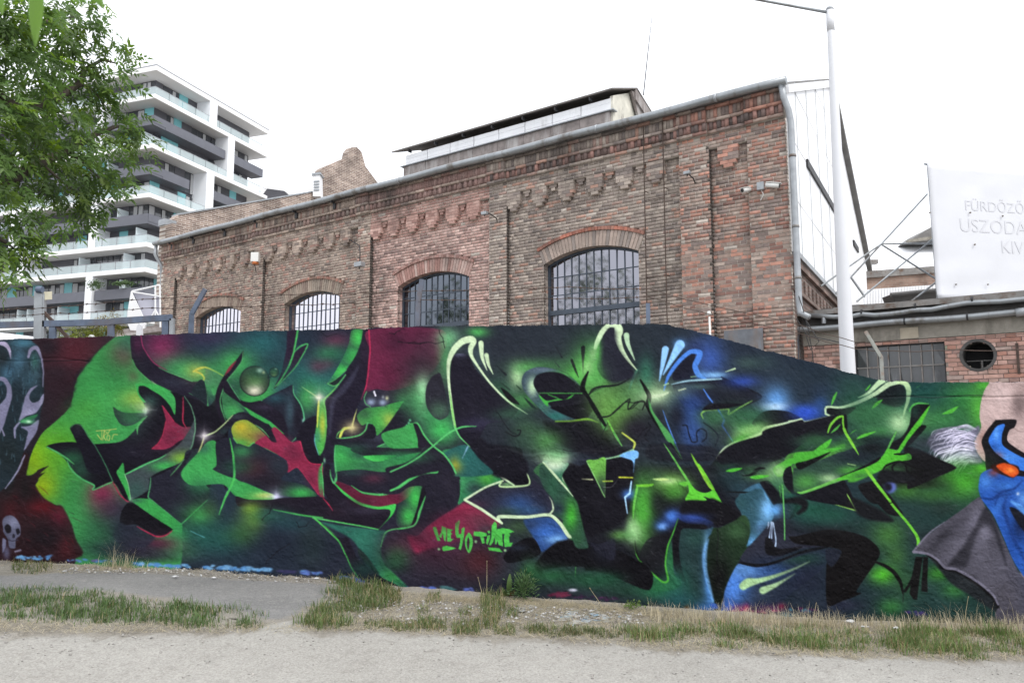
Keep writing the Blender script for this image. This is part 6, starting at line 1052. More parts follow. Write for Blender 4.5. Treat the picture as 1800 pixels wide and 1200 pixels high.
def camera_(x,y,lab,dx):
    b=F3(x,y,0.); t=thing('security_camera',b,lab,'camera','security cameras'); part('wall_mount',lambda m:m.tube([b,b+FNV*.09],.03,8),MT['plasticwhite'],t,True)
    d=np.array([dx,-.5,-.22]); d/=np.linalg.norm(d); c=b+FNV*.14
    bd=part('housing',lambda m:m.tube([c-d*.12,c+d*.14],.048,10),MT['plasticwhite'],t,True); part('lens',lambda m:m.tube([c+d*.141,c+d*.15],.036,10),MT['darkmetal'],bd,True); part('hood',lambda m:m.bar(c-d*.1+np.array([0,0,.05]),c+d*.18+np.array([0,0,.05]),.05,None,.006),MT['plasticwhite'],bd)
camera_(1316,337,'white bullet camera pointing left on the brick pier',-.6); camera_(1361,329,'white bullet camera at the outer corner pointing right',.8)
b=F3(1338,328,0); t=thing('junction_box',b,'small grey junction box between the two cameras','box'); part('box_body',lambda m:m.box(*(lambda u,z:(u-.07,u+.07,0.002,.07,z-.08,z+.08))(*onF(1338,328)),HF),MT['galv'],t,bevel=.008); part('cable',lambda m:m.tube([F3(1338,334,.03),F3(1342,342,.03),F3(1337,352,.02)],.008,5),MT['plasticwhite'],t)
# wall ladder
la=F3(1131,243,.10); t=thing('wall_ladder',F3(1143,560,.1),'thin rusty ladder fixed to the brickwork right of the large window','ladder')
uL,uR=onF(1131,243,.1)[0],onF(1165,238,.1)[0]
for u in (uL,uR): part('rail',lambda m:m.tube([HF(u,.1,2.6),HF(u,.1,8.4)],.013,6),MT['rust'],t)
z=2.9
while z<8.2: part('rung',lambda m:m.tube([HF(uL,.1,z),HF(uR,.1,z)],.009,5),MT['rust'],t); z+=.42
for z in (3.6,5.0,6.9): part('stay',lambda m:(m.tube([HF(uL,.1,z),HF(uL,-.08,z)],.01,5),m.tube([HF(uR,.1,z),HF(uR,-.08,z)],.01,5)),MT['rust'],t)
# aerial on the monitor
b=onplane(1131,168,HF(5.6,MO-1.2,12.0),FNV); t=thing('aerial_mast',b,'thin tilted aerial rod on the end of the roof monitor','aerial'); part('mast',lambda m:m.tube([b,onplane(1139,92,b,FNV),onplane(1146,30,b,FNV)],[.018,.014,.008],6),MT['darkmetal'],t)
# steel plate and vent stub low on the hall
uu=[onF(1274,582),onF(1343,612)]
t=tag(part('steel_plate',lambda m:m.box(uu[1][0],uu[0][0],.01,.05,2.5,uu[0][1],HF),mat('worn_steel_plate',(.16,.17,.19),.5,metal=.4,n1=(4,.35),stain=((.2,.15,.12),2.5,.5,.2,.3)),None,bevel=.004),'grey steel plate leaning on the bricks above the sloping wall top','plate')
b=F3(1250,600,.12); t=thing('vent_pipe',b,'short cream pipe with white cap in front of the brick pier','pipe'); part('pipe',lambda m:m.tube([b+np.array([0,0,-1]),F3(1247,556,.12)],.022,8),MT['plasticwhite'],t,True); part('cap',lambda m:m.tube([F3(1246.5,554,.12),F3(1246,547,.12)],[.05,.035],10),MT['plasticwhite'],t,True)
# ---------------------------------------------------------------- low brick building right of the hall
LO=-.6
def onL(x,y): return onF(x,y,LO)
LF=Fr(HC+FNV*LO,FD,FNV)
low=thing('low_brick_building',LF(-3,-1,0),'low brick outbuilding with steel window, round hole and double gutters at the right','building')
wl,wr=onL(1500,606)[0],onL(1660,598)[0]; wt=3.33; wb=1.9
hu,hz_=onL(1719,624); hr=.235
lb=Bricks(); lm=Bricks(); lsingle=[]
def lcol():
    c=rng.choice([(200,150,132),(190,138,120),(206,162,146),(184,124,102),(178,150,138),(196,142,124),(168,128,116)]); g=rng.uniform(.85,1.1); c=s2l(c); l=sum(c)/3; return tuple((v*.7+l*.3)*g*.92 for v in c)
z=RH*10; row=0
while z<3.36:
    zt=min(z+RH,3.38); sp_=[(-8.,.0)]
    def cut(sp_,l,r_):
        n=[]
        for a,b in sp_:
            if r_<=a or l>=b: n.append((a,b)); continue
            if l>a: n.append((a,l))
            if r_<b: n.append((r_,b))
        return n
    zm=z+RH/2
    if wb<zm<wt: sp_=cut(sp_,wr,wl)
    if abs(zm-hz_)<hr+.02: h=math.sqrt((hr+.02)**2-(zm-hz_)**2); sp_=cut(sp_,hu-h,hu+h)
    for a,b in sp_:
        lm.add(a,b,-.1,-.012,z,zt,tuple(v*rng.uniform(.9,1.1) for v in s2l((170,158,146))))
        L=.15 if row%2 else .30; u=math.floor(a/L)*L+(.075 if row%2 else (.15 if (row//2)%2 else 0))-L
        while u<b:
            s,e=max(u+.006,a),min(u+L-.006,b); u+=L
            if e-s<.03: continue
            rec=(s,e,-.05,rng.uniform(-.004,.004),z+.006,zt-.006,lcol())
            if s>-4.3 and z>2.15: lsingle.append(rec)
            else: lb.add(*rec)
    z+=RH; row+=1
lsingle.sort(key=lambda q:abs(q[0]+2.9)); 
for q in lsingle[300:]: lb.add(*q)
lsingle=lsingle[:300]
lb.build('brick_field',LF,MT['brick'],low); lm.build('mortar_bed',LF,MT['mortar'],low)
cache={}
for s,e,o0,o1,z0,z1,c in lsingle:
    key=(round((e-s)/.02),tuple(round(v*14) for v in c),round((z1-z0)*100))
    if key not in cache:
        mb=MB(); mb.box(-(e-s)/2,(e-s)/2,-.003,.05,-(z1-z0)/2,(z1-z0)/2,col=c); cache[key]=mkmesh('brick',mb,MT['brick'])
    o=bpy.data.objects.new('brick',cache[key]); o.location=tuple(LF((s+e)/2,o1,(z0+z1)/2)); o.rotation_euler=(0,0,rotz+math.pi); place(o,low)
part('lintel_band',lambda m:m.box(-8,.0,-.3,.02,3.385,3.66,LF),MT['conc'],low)
part('lintel_patch',lambda m:m.box(onL(1615,590)[0],onL(1583,590)[0],.0,.026,3.40,3.60,LF),mat('light_patch',(.42,.37,.29),.9,n1=(5,.15)),low)
# window
win=part('window',lambda m:(m.box(wr,wl,-.14,-.06,wt-.04,wt,LF),m.box(wr,wr+.03,-.14,-.06,wb,wt-.04,LF),m.box(wl-.03,wl,-.14,-.06,wb,wt-.04,LF)),MT['darkmetal'],low)
lug=mat('dusty_dark_glass',(.035,.04,.045),.12,spec=.9,n1=(3,.4),stain=((.16,.17,.18),2.2,.58,.12,.25))
vx=np.linspace(wr+.03,wl-.03,9)
for k in range(1,8): part('glazing_bar',lambda m:m.box(vx[k]-.010,vx[k]+.010,-.13,-.075,wb,wt-.04,LF),MT['zincdull'],win)
part('glazing_rail',lambda m:m.box(wr+.03,wl-.03,-.128,-.072,2.895,2.92,LF),MT['zincdull'],win)
for k in range(8):
    for a,b in ((wb,2.895),(2.92,wt-.04)):
        q=rng.uniform(-.006,.006); part('pane',lambda m:m.quad(LF(vx[k],-.11+q,a),LF(vx[k+1],-.11-q,a),LF(vx[k+1],-.11,b),LF(vx[k],-.11,b)),lug,win)
# round opening with ring and a stub inside
def ring(m):
    n=28
    for k in range(n):
        a,b=2*math.pi*k/n,2*math.pi*(k+1)/n; Q=lambda r_,t,o: LF(hu+r_*math.cos(t),o,hz_+r_*math.sin(t))
        m.quad(Q(hr,a,.01),Q(hr,b,.01),Q(hr,b,-.4),Q(hr,a,-.4)); m.quad(Q(hr,a,.01),Q(hr+.05,a,.008),Q(hr+.05,b,.008),Q(hr,b,.01)); m.quad(Q(hr+.05,a,.008),Q(hr+.05,a,-.05),Q(hr+.05,b,-.05),Q(hr+.05,b,.008))
part('round_opening',ring,MT['dark'],low)  # ring toned dark, standing in for the shadow round the hole
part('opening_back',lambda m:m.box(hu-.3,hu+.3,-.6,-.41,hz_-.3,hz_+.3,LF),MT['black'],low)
part('opening_stub',lambda m:(m.tube([LF(hu-.03,-.25,hz_-.24),LF(hu-.03,-.25,hz_-.08)],.02,8),m.tube([LF(hu-.2,-.25,hz_-.08),LF(hu+.2,-.25,hz_-.08)],.01,6)),MT['zincdull'],low)
part('iron_strap',lambda m:m.box(*(lambda u:(u-.02,u+.02,.006,.02,2.68,3.2))(onL(1789,625)[0]),LF),MT['rust'],low)
# eaves: dark recess, roof edges, two gutters
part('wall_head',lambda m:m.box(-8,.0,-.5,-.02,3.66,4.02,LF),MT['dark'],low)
part('roof',lambda m:(m.prism([LF(.1,.12,3.98),LF(-8,.12,3.98),LF(-8,-5.5,4.25),LF(.1,-5.5,4.25)],(0,0,.06))),MT['roofsheet'],low)
part('roof_edge',lambda m:(m.box(-8,.1,.1,.16,3.96,4.05,LF),m.box(-8,-.6,-.3,.05,4.055,4.085,LF)),MT['zincdull'],low)
def g1(m):
    P=[]
    for u in np.linspace(.25,-8,34): P.append(LF(u,.14,3.70+.01*math.sin(3*u)))
    m.tube(P,.058,10)
part('gutter',g1,MT['zinc'],low,True)
def g2(m):
    pts=[(1422,553),(1470,556),(1500,555),(1518,551),(1540,553),(1565,551),(1590,548),(1612,544),(1640,543),(1670,537),(1700,532),(1712,531),(1760,529),(1800,525)]
    P=[LF(onL(*q)[0],.16,onL(*q)[1]-.03) for q in pts]; P+=[P[-1]-FD*1.2,P[-1]-FD*3.5]; m.tube(P,.045,10)
part('gutter',g2,MT['zinc'],low,True)
for x in (1518,1612,1712): part('gutter_bracket',lambda m:m.tube([LF(onL(x,548)[0]-.015,.16,3.93+(x-1518)*.0003),LF(onL(x,548)[0]+.015,.16,3.93+(x-1518)*.0003)],.056,10),MT['darkmetal'],low)
for x in (1593,1703): part('gutter_bracket',lambda m:m.tube([LF(onL(x,568)[0]-.015,.14,3.70),LF(onL(x,568)[0]+.015,.14,3.70)],.066,10),MT['darkmetal'],low)
part('gutter_sleeve',lambda m:m.tube([LF(onL(1787,556)[0],.14,3.7),LF(onL(1800,554)[0],.14,3.71),LF(onL(1800,554)[0]-.4,.14,3.71)],.075,10),MT['galv'],low,True)
part('outlet_pipe',lambda m:m.tube([LF(onL(1452,560)[0],.16,3.9),LF(onL(1452,566)[0],.16,3.78)],.04,8),MT['galv'],low)
part('downpipe',lambda m:m.tube([LF(.12,.16,3.66),LF(.1,.18,3.5),LF(.1,.18,1.)],.055,10),MT['steel'],low,True)
part('loose_boards',lambda m:(m.bar(LF(onL(1490,530)[0],-.2,4.12),LF(onL(1550,534)[0],-.5,4.14),.09,None,.012),m.bar(LF(onL(1440,540)[0],-.1,4.08),LF(onL(1475,538)[0],-.2,4.09),.08,None,.01)),MT['dark'],low)
# loose black cables at the corner
t=thing('hanging_cables',HF(-.25,.1,2.8),'tangle of thin black cables hanging by the downpipe corner','cable')
for k,pts in enumerate(([(1404,520),(1412,545),(1420,575),(1428,620),(1430,640)],[(1400,560),(1420,590),(1460,598),(1500,608)],[(1405,575),(1404,600),(1408,632)],[(1415,560),(1440,600),(1425,615),(1415,585)])):
    part('cable',lambda m:m.tube([HF(onF(x,y,.12)[0],.12,onF(x,y,.12)[1]) for x,y in pts],.009,5),MT['darkmetal'],t)
# ---------------------------------------------------------------- buildings behind the low roof
bh=thing('rear_brick_shed',atY(1590,600,30.),'distant brick wall strip with pale corrugated roof beyond the low roof','building')
def q4(m,pts,Y,th=.3): m.prism([atY(x,y,Y) for x,y in pts],(0,th,0))
part('wall',lambda m:q4(m,[(1515,488),(1700,474),(1700,560),(1515,560)],30),brickmat('rear_brick',Fr((0,0,0),(1,0,0),(0,1,0)),lin((140,114,102)),lin((160,134,120)),lin((150,140,130))),bh)
part('coping',lambda m:q4(m,[(1513,477),(1702,463),(1702,475),(1513,489)],29.9,.6),MT['zincdull'],bh)
for k in range(26):
    x0=1520+k*5.; part('corrugation',lambda m:q4(m,[(x0,509-k*.35),(x0+4.2,508.7-k*.35),(x0+4.2,545),(x0,545)],24,.08),MT['clad'],bh)
part('dark_roof',lambda m:(m.prism([atY(1567,517,19.),atY(1645,510,19.),atY(1650,532,19.2),atY(1574,534,19.2)],(0,.5,0)),m.tube([atY(1566,518,18.95),atY(1646,510,18.95)],.05,8)),MT['roofsheet'],bh)
rs2=thing('sawtooth_rooflight',atY(1620,430,34.),'dark pointed roof overhang partly hidden by the blank banner','roof'); part('overhang',lambda m:(m.prism([atY(1599,423,34),atY(1637,399,34),atY(1700,392,34),atY(1700,418,34)],(0,2,0))),MT['roofsheet'],rs2); part('fascia',lambda m:m.prism([atY(1597,421,33.9),atY(1640,415,33.9),atY(1640,420,33.9),atY(1597,425,33.9)],(0,.2,0)),MT['conc'],rs2)
mr_=thing('pale_roof_ridge',atY(1560,480,32.),'white pitched shed roof with small vent behind the lattice struts','roof'); part('roof_slope',lambda m:m.prism([atY(1450,425,36),atY(1540,424,36),atY(1720,428,36),atY(1720,484,31),atY(1450,500,31)],(0,0,-.2)),MT['clad'],mr_); part('vent',lambda m:m.prism([atY(1532,456,31),atY(1544,456,31),atY(1544,463,31),atY(1532,463,31)],(0,.3,0)),MT['zincdull'],mr_)
# ---------------------------------------------------------------- blank banner with stay frame
BNY=17.; bdir=np.array([math.cos(R(11)),math.sin(R(11)),0]); bnn=np.array([bdir[1],-bdir[0],0.])
def onB(x,y,o=0.): return onplane(x,y,atY(1630,285,BNY)+bnn*o,bnn)
ban=thing('blank_banner',onB(1648,528),'large white tarpaulin banner with ghost lettering above the low roof','banner')
tl,bl_=onB(1630,286),onB(1648,526); tr,br_=tl+bdir*5.2,bl_+bdir*5.0; tr[2]=tl[2]-.02; br_[2]=bl_[2]+.02
def sheet(m):
    n,k=40,24
    G=[[None]*(n+1) for _ in range(k+1)]
    for j in range(k+1):
        for i in range(n+1):
            a,b=i/n,j/k; P=(tl*(1-a)+tr*a)*(1-b)+(bl_*(1-a)+br_*a)*b
            wv=(.009*math.sin(a*19+b*7)*math.sin(b*9)+.005*math.sin(a*41+b*13))*(0. if .2<b<.74 and a>.08 else 1)+.016*math.sin(b*33+a*5)*(b**6)
            G[j][i]=tuple(P+bnn*wv+np.array([0,0,(.03*math.sin(a*60) if j==k else 0)]))
    n0=len(m.v)
    for r_ in G: m.v+=r_
    for j in range(k):
        for i in range(n): a=n0+j*(n+1)+i; m.f.append((a,a+n+1,a+n+2,a+1)); m.c.append(None)
MT['tarp']=mat('tarpaulin',(.645,.655,.69),.6,n1=(1.2,.03),bump=(3,.15))
sh=obj('sheet',(lambda m:(sheet(m),m)[1])(MB()),MT['tarp'],ban,True); md=sh.modifiers.new('s','SOLIDIFY'); md.thickness=.01; md.offset=-1
part('frame_tube',lambda m:(m.tube([tl-bnn*.08+bdir*.08,bl_-bnn*.08+bdir*.08+np.array([0,0,-.4])],.03,8),m.tube([tl-bnn*.08,tr-bnn*.08],.03,8),m.tube([bl_-bnn*.08,br_-bnn*.08],.03,8)),MT['galv'],ban)
for q in ((1705,374),(1762,380),(1713,430),(1680,500),(1736,500),(1634,374)):
    P=onB(*q,.03); part('eyelet',lambda m:m.tube([P,P+bnn*.02],.02,8),MT['zincdull'],ban)
MT['ghost']=mat('ghost_print',(.60,.607,.642),.7)
def text(body,x,y,h,par,mt):
    cu=bpy.data.curves.new('t','FONT'); cu.body=body; cu.size=h; cu.extrude=.001; tmp=bpy.data.objects.new('t',cu); scene.collection.objects.link(tmp); dg=bpy.context.evaluated_depsgraph_get(); dg.update(); me=bpy.data.meshes.new_from_object(tmp.evaluated_get(dg)); bpy.data.objects.remove(tmp)
    P=onB(x,y,.006); M=Matrix(((bdir[0],0,bnn[0],P[0]),(bdir[1],0,bnn[1],P[1]),(0,1,0,P[2]),(0,0,0,1))); me.transform(M); me.materials.clear(); me.materials.append(mt); o=bpy.data.objects.new('lettering',me); place(o,par)
text('F\u00dcRD\u0150Z\u0150K',1696,369,.33,ban,MT['ghost']); text('USZODA',1687,406,.43,ban,MT['ghost']); text('KIV',1760,444,.40,ban,MT['ghost'])
stay=thing('lattice_stay',atY(1550,540,17.6),'thin steel lattice struts bracing the banner beside the white cladding','frame')
for a,b in (((1630,341),(1550,428)),((1550,428),(1645,428.5)),((1550,428),(1469,516)),((1550,430),(1648,492)),((1642,418),(1506,530)),((1648,494),(1596,534)),((1443,503),(1550,428)),((1496,488),(1520,522))):
    part('strut',lambda m:m.tube([atY(*a,17.6),atY(*b,17.6)],.021,6),MT['zinc'],stay)
# ---------------------------------------------------------------- white lamp post
PB=np.array([4.655,11.,0]); lp=thing('lamp_post',PB,'tall white tapered lamp post rising behind the sloping wall','lamp post')
part('shaft',lambda m:m.tube([PB+np.array([0,0,z]) for z in (-.1,2,4,6,7.5,7.62)],[.118,.105,.088,.066,.05,.049],20),MT['postwhite'],lp,True)
part('collar',lambda m:m.tube([PB+np.array([0,0,7.5]),PB+np.array([0,0,7.82])],.056,20),MT['postwhite'],lp,True)
part('cap',lambda m:m.tube([PB+np.array([0,0,7.82]),PB+np.array([0,0,7.86])],[.06,.045],20),MT['galv'],lp,True)
a0=PB+np.array([0,0,7.78]); a1=atY(1335,0,11.); dv=a1-a0
part('arm',lambda m:m.tube([a0,a0+dv*.5,a1,a0+dv*1.7],.022,10),MT['zinc'],lp,True)
a2=a0+dv*1.7; part('luminaire',lambda m:m.bar(a2,a2+dv/np.linalg.norm(dv)*.6,.12,None,.05),MT['galv'],lp,bevel=.02)
# ---------------------------------------------------------------- bent barbed-wire posts on the wall and the wires
def wp(x,y,o=-.12): return onplane(x,y,W0+WALLN*o,WALLN)
def bent(pts,r_,mt,lab):
    P=[wp(*q) for q in pts]; t=thing('barbed_wire_post',P[0],lab,'post','bent posts along the wall top')
    part('upright',lambda m:m.bar(P[0]+np.array([0,0,-.5]),P[1],r_,None,r_*.6,up=WALLN),mt,t); part('bent_arm',lambda m:m.bar(P[1]-(P[2]-P[1])*.02,P[2],r_,None,r_*.6,up=WALLN),mt,t)
    return P
MT['bluepost']=mat('blue_grey_post',(.10,.13,.19),.6,n1=(6,.3),stain=((.12,.11,.12),3,.5,.2,.5)); MT['greypost']=mat('grey_post',(.12,.12,.135),.6,n1=(6,.3)); MT['rustpost']=mat('flaking_post',(.26,.27,.25),.7,n1=(9,.3),stain=((.2,.09,.05),5,.5,.12,.5))
bent([(336,590),(337,552),(361,508)],.026,MT['bluepost'],'dark blue bent post over the leftmost arched window')
bent([(733,580),(735,530),(742,491)],.026,MT['bluepost'],'violet grey bent post in front of the dark arched window')
bent([(1551,680),(1549,628),(1521,582)],.017,MT['rustpost'],'flaking bent pipe post in front of the low building window')
t=tag(part('blue_stub_post',lambda m:m.bar(wp(1140,590),wp(1139,533),.022,None,.014,up=WALLN),MT['bluepost'],None),'short blue stub post on the wall by the big window','post')
def wire(pts,lab,barb=True,o=-.12):
    P=[wp(x,y,o) for x,y in pts]; Q=[]
    for a,b in zip(P[:-1],P[1:]):
        n=max(4,int(np.linalg.norm(b-a)/.12))
        for k in range(n): f=k/n; Q.append(a+(b-a)*f+np.array([0,0,-.05*np.linalg.norm(b-a)*.35*4*f*(1-f)*.35+.006*math.sin(f*40)]))
    Q.append(P[-1]); t=thing('barbed_wire',P[0],lab,'wire','barbed wires'); part('strand',lambda m:m.tube(Q,.0042,5),MT['rust'],t)
    if barb:
        def bb(m):
            for k in range(2,len(Q)-1,1):
                c=Q[k]; d=Q[k+1]-Q[k]; d/=np.linalg.norm(d); m.tube([c-d*.012,c+d*.012],.008,5); m.tube([c+np.array([0,-.01,-.016]),c+np.array([0,.01,.016])],.0028,4)
        part('barb',bb,MT['rust'],t)['kind']='stuff'
wire([(-60,545),(75,541),(232,527),(345,521),(476,518),(738,511),(1000,504),(1140,508)],'upper barbed wire strung across the hall facade')
wire([(-60,556),(75,552),(250,542),(340,540),(476,537),(738,527),(1000,524),(1140,522)],'lower barbed wire strung across the hall facade')
wire([(1140,508),(1250,537),(1390,567),(1500,600),(1535,602),(1660,597),(1800,587),(1900,584)],'upper sagging wire running to the low building',False)
wire([(1140,522),(1250,553),(1392,583),(1500,612),(1545,617),(1660,616),(1800,614),(1900,613)],'lower sagging wire passing the round hole',False)
# ---------------------------------------------------------------- steel fence and things behind the wall at the left
FY=11.5; fe=thing('steel_fence',atY(150,640,FY),'blue grey steel fence frame behind the wall top at the left','fence')
def fb(n,a,b,r_,mt,r2=None): return part(n,lambda m:m.bar(atY(*a,FY),atY(*b,FY),r_,None,r2,up=(0,1,0)),mt,fe)
fb('top_rail',(-60,573),(196,566),.045,MT['bluepost'],.03); fb('top_rail',(196,565),(302,558),.045,MT['bluepost'],.03)
fb('post',(92,640),(93,567),.045,MT['bluepost'],.022); fb('post',(196,640),(195,562),.045,MT['bluepost'],.022); fb('post',(290,640),(291,559),.045,MT['bluepost'],.022); fb('post',(302,640),(303,560),.03,MT['galv'],.03)
fb('channel_post',(68,640),(70,512),.06,MT['galv'],.04); fb('channel_post',(76,640),(78,516),.018,MT['galv'],.03); part('post_cap',lambda m:m.tube([atY(65,509,FY-.05),atY(75,509,FY-.05)],.05,10),MT['bluepost'],fe)
fb('brace',(74,545),(126,600),.022,MT['rust'],.02)
t=tag(part('paper_notice',lambda m:m.prism([atY(77,513,FY-.02),atY(91,512,FY-.02),atY(91,526,FY-.02),atY(77,527,FY-.02)],(0,.01,0)),mat('cream_board',(.62,.58,.44),.7),None),'small cream board tied to the steel channel post','board')
KY=14.; kp=thing('tilted_white_panel',atY(240,600,KY),'white kite-shaped panel with grey side on a tube frame left of the hall','panel')
part('face',lambda m:m.prism([atY(x,y,KY) for x,y in ((230,512),(238,528),(251,556),(256,570),(254,577),(242,581),(229,580),(223,566),(224,548))],(0,.04,0)),MT['white'],kp)
part('side_board',lambda m:m.prism([atY(x,y,KY+.1) for x,y in ((235,514),(281,521),(282,559),(253,557))],(0,.03,0)),mat('lavender_board',(.46,.46,.54),.6,n1=(3,.1)),kp)
part('tube_frame',lambda m:[m.tube([atY(*a,KY+.05),atY(*b,KY+.05)],.016,6) for a,b in (((232,512),(281,501)),((281,501),(282,575)),((232,513),(282,521)),((273,503),(273,556)),((273,545),(266,557)),((273,545),(280,557)))],MT['white'],kp)
cl=thing('hanging_white_cloth',atY(244,600,KY-.3),'narrow white cloth hanging below the kite-shaped panel','cloth'); part('cloth',lambda m:m.prism([atY(x,y,KY-.3) for x,y in ((244,567),(248,572),(250,600),(238,600),(240,575))],(0,.06,0)),MT['tarp'],cl)
um=thing('white_canopy',atY(0,620,13.),'white tent canopy edge at the far left behind the wall','canopy')
def canopy(m):
    for k in range(10):
        a,b=k/10,(k+1)/10; f=lambda t:(-60+t*160,581+ (t**1.6)*17); p_,q_=f(a),f(b); m.quad(atY(*p_,13),atY(*q_,13),atY(q_[0],q_[1]+12,12.6),atY(p_[0],p_[1]+14,12.6)); m.quad(atY(*p_,13),atY(p_[0],p_[1],15),atY(q_[0],q_[1],15),atY(*q_,13))
part('fabric',canopy,MT['tarp'],um,True); part('pole',lambda m:m.tube([atY(-20,640,13.5),atY(-20,585,13.5)],.03,8),MT['galv'],um)
gl=thing('globe_lamp',atY(160,610,12.5),'small white globe just above the wall top at the left','lamp')
def sph(c,r_,m,n=12):
    for j in range(n//2):
        for i in range(n):
            Q=lambda i_,j_: c+r_*np.array([math.sin(math.pi*j_/(n//2))*math.cos(2*math.pi*i_/n),math.sin(math.pi*j_/(n//2))*math.sin(2*math.pi*i_/n),math.cos(math.pi*j_/(n//2))]); m.quad(Q(i,j),Q(i,j+1),Q(i+1,j+1),Q(i+1,j))
part('globe',lambda m:sph(atY(161,594,12.5),.055,m),MT['white'],gl,True); part('stem',lambda m:m.tube([atY(161,640,12.5),atY(161,598,12.5)],.015,6),MT['darkmetal'],gl)
hs=thing('old_shed_roof',atY(240,610,16.),'weathered wooden shed roof edge behind the white panel','shed'); part('roof_boards',lambda m:[m.prism([atY(205,588-k*4,16+k*.3),atY(283,578-k*4,16+k*.3),atY(283,582-k*4,16+k*.3),atY(205,592-k*4,16+k*.3)],(0,.25,0)) for k in range(3)],MT['weather'],hs); part('shed_wall',lambda m:m.prism([atY(208,592,16.3),atY(283,582,16.3),atY(283,640,16.3),atY(208,640,16.3)],(0,.2,0)),MT['dark'],hs)
cw=thing('roof_cowl',atY(557,345,33.),'pale louvred roof cowl left of the stepped gable','vent'); part('cowl_body',lambda m:m.prism([atY(x,y,33) for x,y in ((550,307),(562,305),(563,345),(550,345))],(0,.5,0)),MT['white'],cw); part('cowl_cap',lambda m:m.prism([atY(x,y,32.95) for x,y in ((547,305),(563,302),(564,306),(548,308))],(0,.6,0)),MT['galv'],cw); part('louvre',lambda m:[m.prism([atY(551.5,318+k*5,32.97),atY(561,317+k*5,32.97),atY(561,319.5+k*5,32.97),atY(551.5,320.5+k*5,32.97)],(0,.02,0)) for k in range(4)],MT['zinc'],cw)
# ---------------------------------------------------------------- apartment tower far left
AC=np.array([-45.03,96.,0.]); AD=np.array([-.9423,.3347,0]); BD=np.array([.3347,.9423,0])
AF=Fr(AC,AD,BD)      # a: along the left face, b: along the right face (both going away), z
apt=thing('apartment_building',AF(10,10,0),'modern white and charcoal apartment tower with balconies and teal panels','building')
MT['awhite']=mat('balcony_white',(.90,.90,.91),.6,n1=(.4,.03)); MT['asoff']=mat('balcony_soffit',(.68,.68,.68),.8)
MT['achar']=mat('charcoal_panel',(.075,.075,.088),.6,n1=(.8,.15)); MT['adark']=mat('charcoal_balcony',(.115,.12,.145),.5,n1=(.8,.1)); MT['ateal']=mat('teal_panel',(.18,.48,.52),.5,n1=(.5,.06)); MT['awin']=mat('flat_window_glass',(.05,.055,.065),.08,spec=.9); MT['acurt']=mat('pale_curtain',(.42,.43,.44),.8); MT['afin']=mat('white_fin',(.82,.84,.87),.6)
MT['arail']=mat('railing_glass',(.62,.72,.74),.1,spec=.6,trans=.55); MT['apart']=mat('frosted_partition',(.60,.68,.71),.4); MT['arailbar']=mat('railing_bar',(.30,.31,.33),.5)
WH=[(47.9,48.5),(44.2,44.72),(37.7,38.22),(31.34,31.86),(25.06,25.6),(21.9,22.44),(15.7,16.2),(12.5,13.0),(6.3,6.8)]
DK=[40.85,34.4,28.07,18.8,9.4]
LA,LB=44.,23.; DEP=2.3
def L_(m,a0,a1,z0,z1,d0,d1): m.box(a0,a1,d0,d1,z0,z1,AF)          # on the left face: depth grows along b
def R_(m,b0,b1,z0,z1,d0,d1): m.box(d0,d1,b0,b1,z0,z1,AF)          # on the right face: depth grows along a
part('core',lambda m:m.box(DEP+.1,LA,DEP+.1,LB-1.6,0,47.8,AF),MT['achar'],apt)
for k,(z0,z1) in enumerate(WH):
    e=23.8 if k==2 else LB
    s=part('balcony_slab',lambda m:m.box(0,LA,0,e,z0,z1,AF),MT['awhite'],apt)
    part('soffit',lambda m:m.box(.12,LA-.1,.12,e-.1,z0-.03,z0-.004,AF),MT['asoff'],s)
    if k==0:
        part('roof_flashing',lambda m:(m.box(-.03,LA,-.03,.12,z1,z1+.16,AF),m.box(-.03,.12,.12,LB,z1,z1+.16,AF)),MT['arailbar'],s); continue
    z=z1
    for a in np.arange(.1,30,2.4): part('railing_pane',lambda m:L_(m,a,a+2.3,z,z+1.0,.06,.1),MT['arail'],apt)
    for b in np.arange(.1,e-2.2,2.4): part('railing_pane',lambda m:R_(m,b,b+2.3,z,z+1.0,.06,.1),MT['arail'],apt)
    part('handrail',lambda m:(L_(m,0.05,30,z+1.0,z+1.05,.05,.11),R_(m,.12,e-.1,z+1.0,z+1.05,.05,.11),[L_(m,a,a+.05,z,z+1.0,.05,.11) for a in np.arange(2.45,29,2.4)]),MT['arailbar'],apt)
for k,z in enumerate(DK):
    segL=[(.3,8.2),(9.7,17.),(17.4,25.),(25.4,33)]; segR=[(.3,9.7),(11.6,13.8),(15.6,22.2)] if k==0 else [(.3,7.0),(11.6,17.5)]
    if k==0: segR=[(.3,13.7),(15.5,22.2)]
    for a,b in segL:
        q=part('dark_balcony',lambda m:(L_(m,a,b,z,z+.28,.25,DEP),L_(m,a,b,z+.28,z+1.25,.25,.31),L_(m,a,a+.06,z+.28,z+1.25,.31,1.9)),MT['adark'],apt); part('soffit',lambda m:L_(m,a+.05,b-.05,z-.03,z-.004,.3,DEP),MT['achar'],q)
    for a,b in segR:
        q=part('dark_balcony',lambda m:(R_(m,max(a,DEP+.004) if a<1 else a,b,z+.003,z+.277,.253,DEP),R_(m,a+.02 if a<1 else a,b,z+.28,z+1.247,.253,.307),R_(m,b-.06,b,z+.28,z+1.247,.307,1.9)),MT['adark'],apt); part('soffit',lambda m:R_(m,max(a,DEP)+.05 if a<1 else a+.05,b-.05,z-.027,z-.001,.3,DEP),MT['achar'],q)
def fin(a0,a1,z0,z1,face):
    part('fin_wall',lambda m:(L_ if face else R_)(m,a0,a1,z0,z1,.03,DEP+.12),MT['afin'],apt)
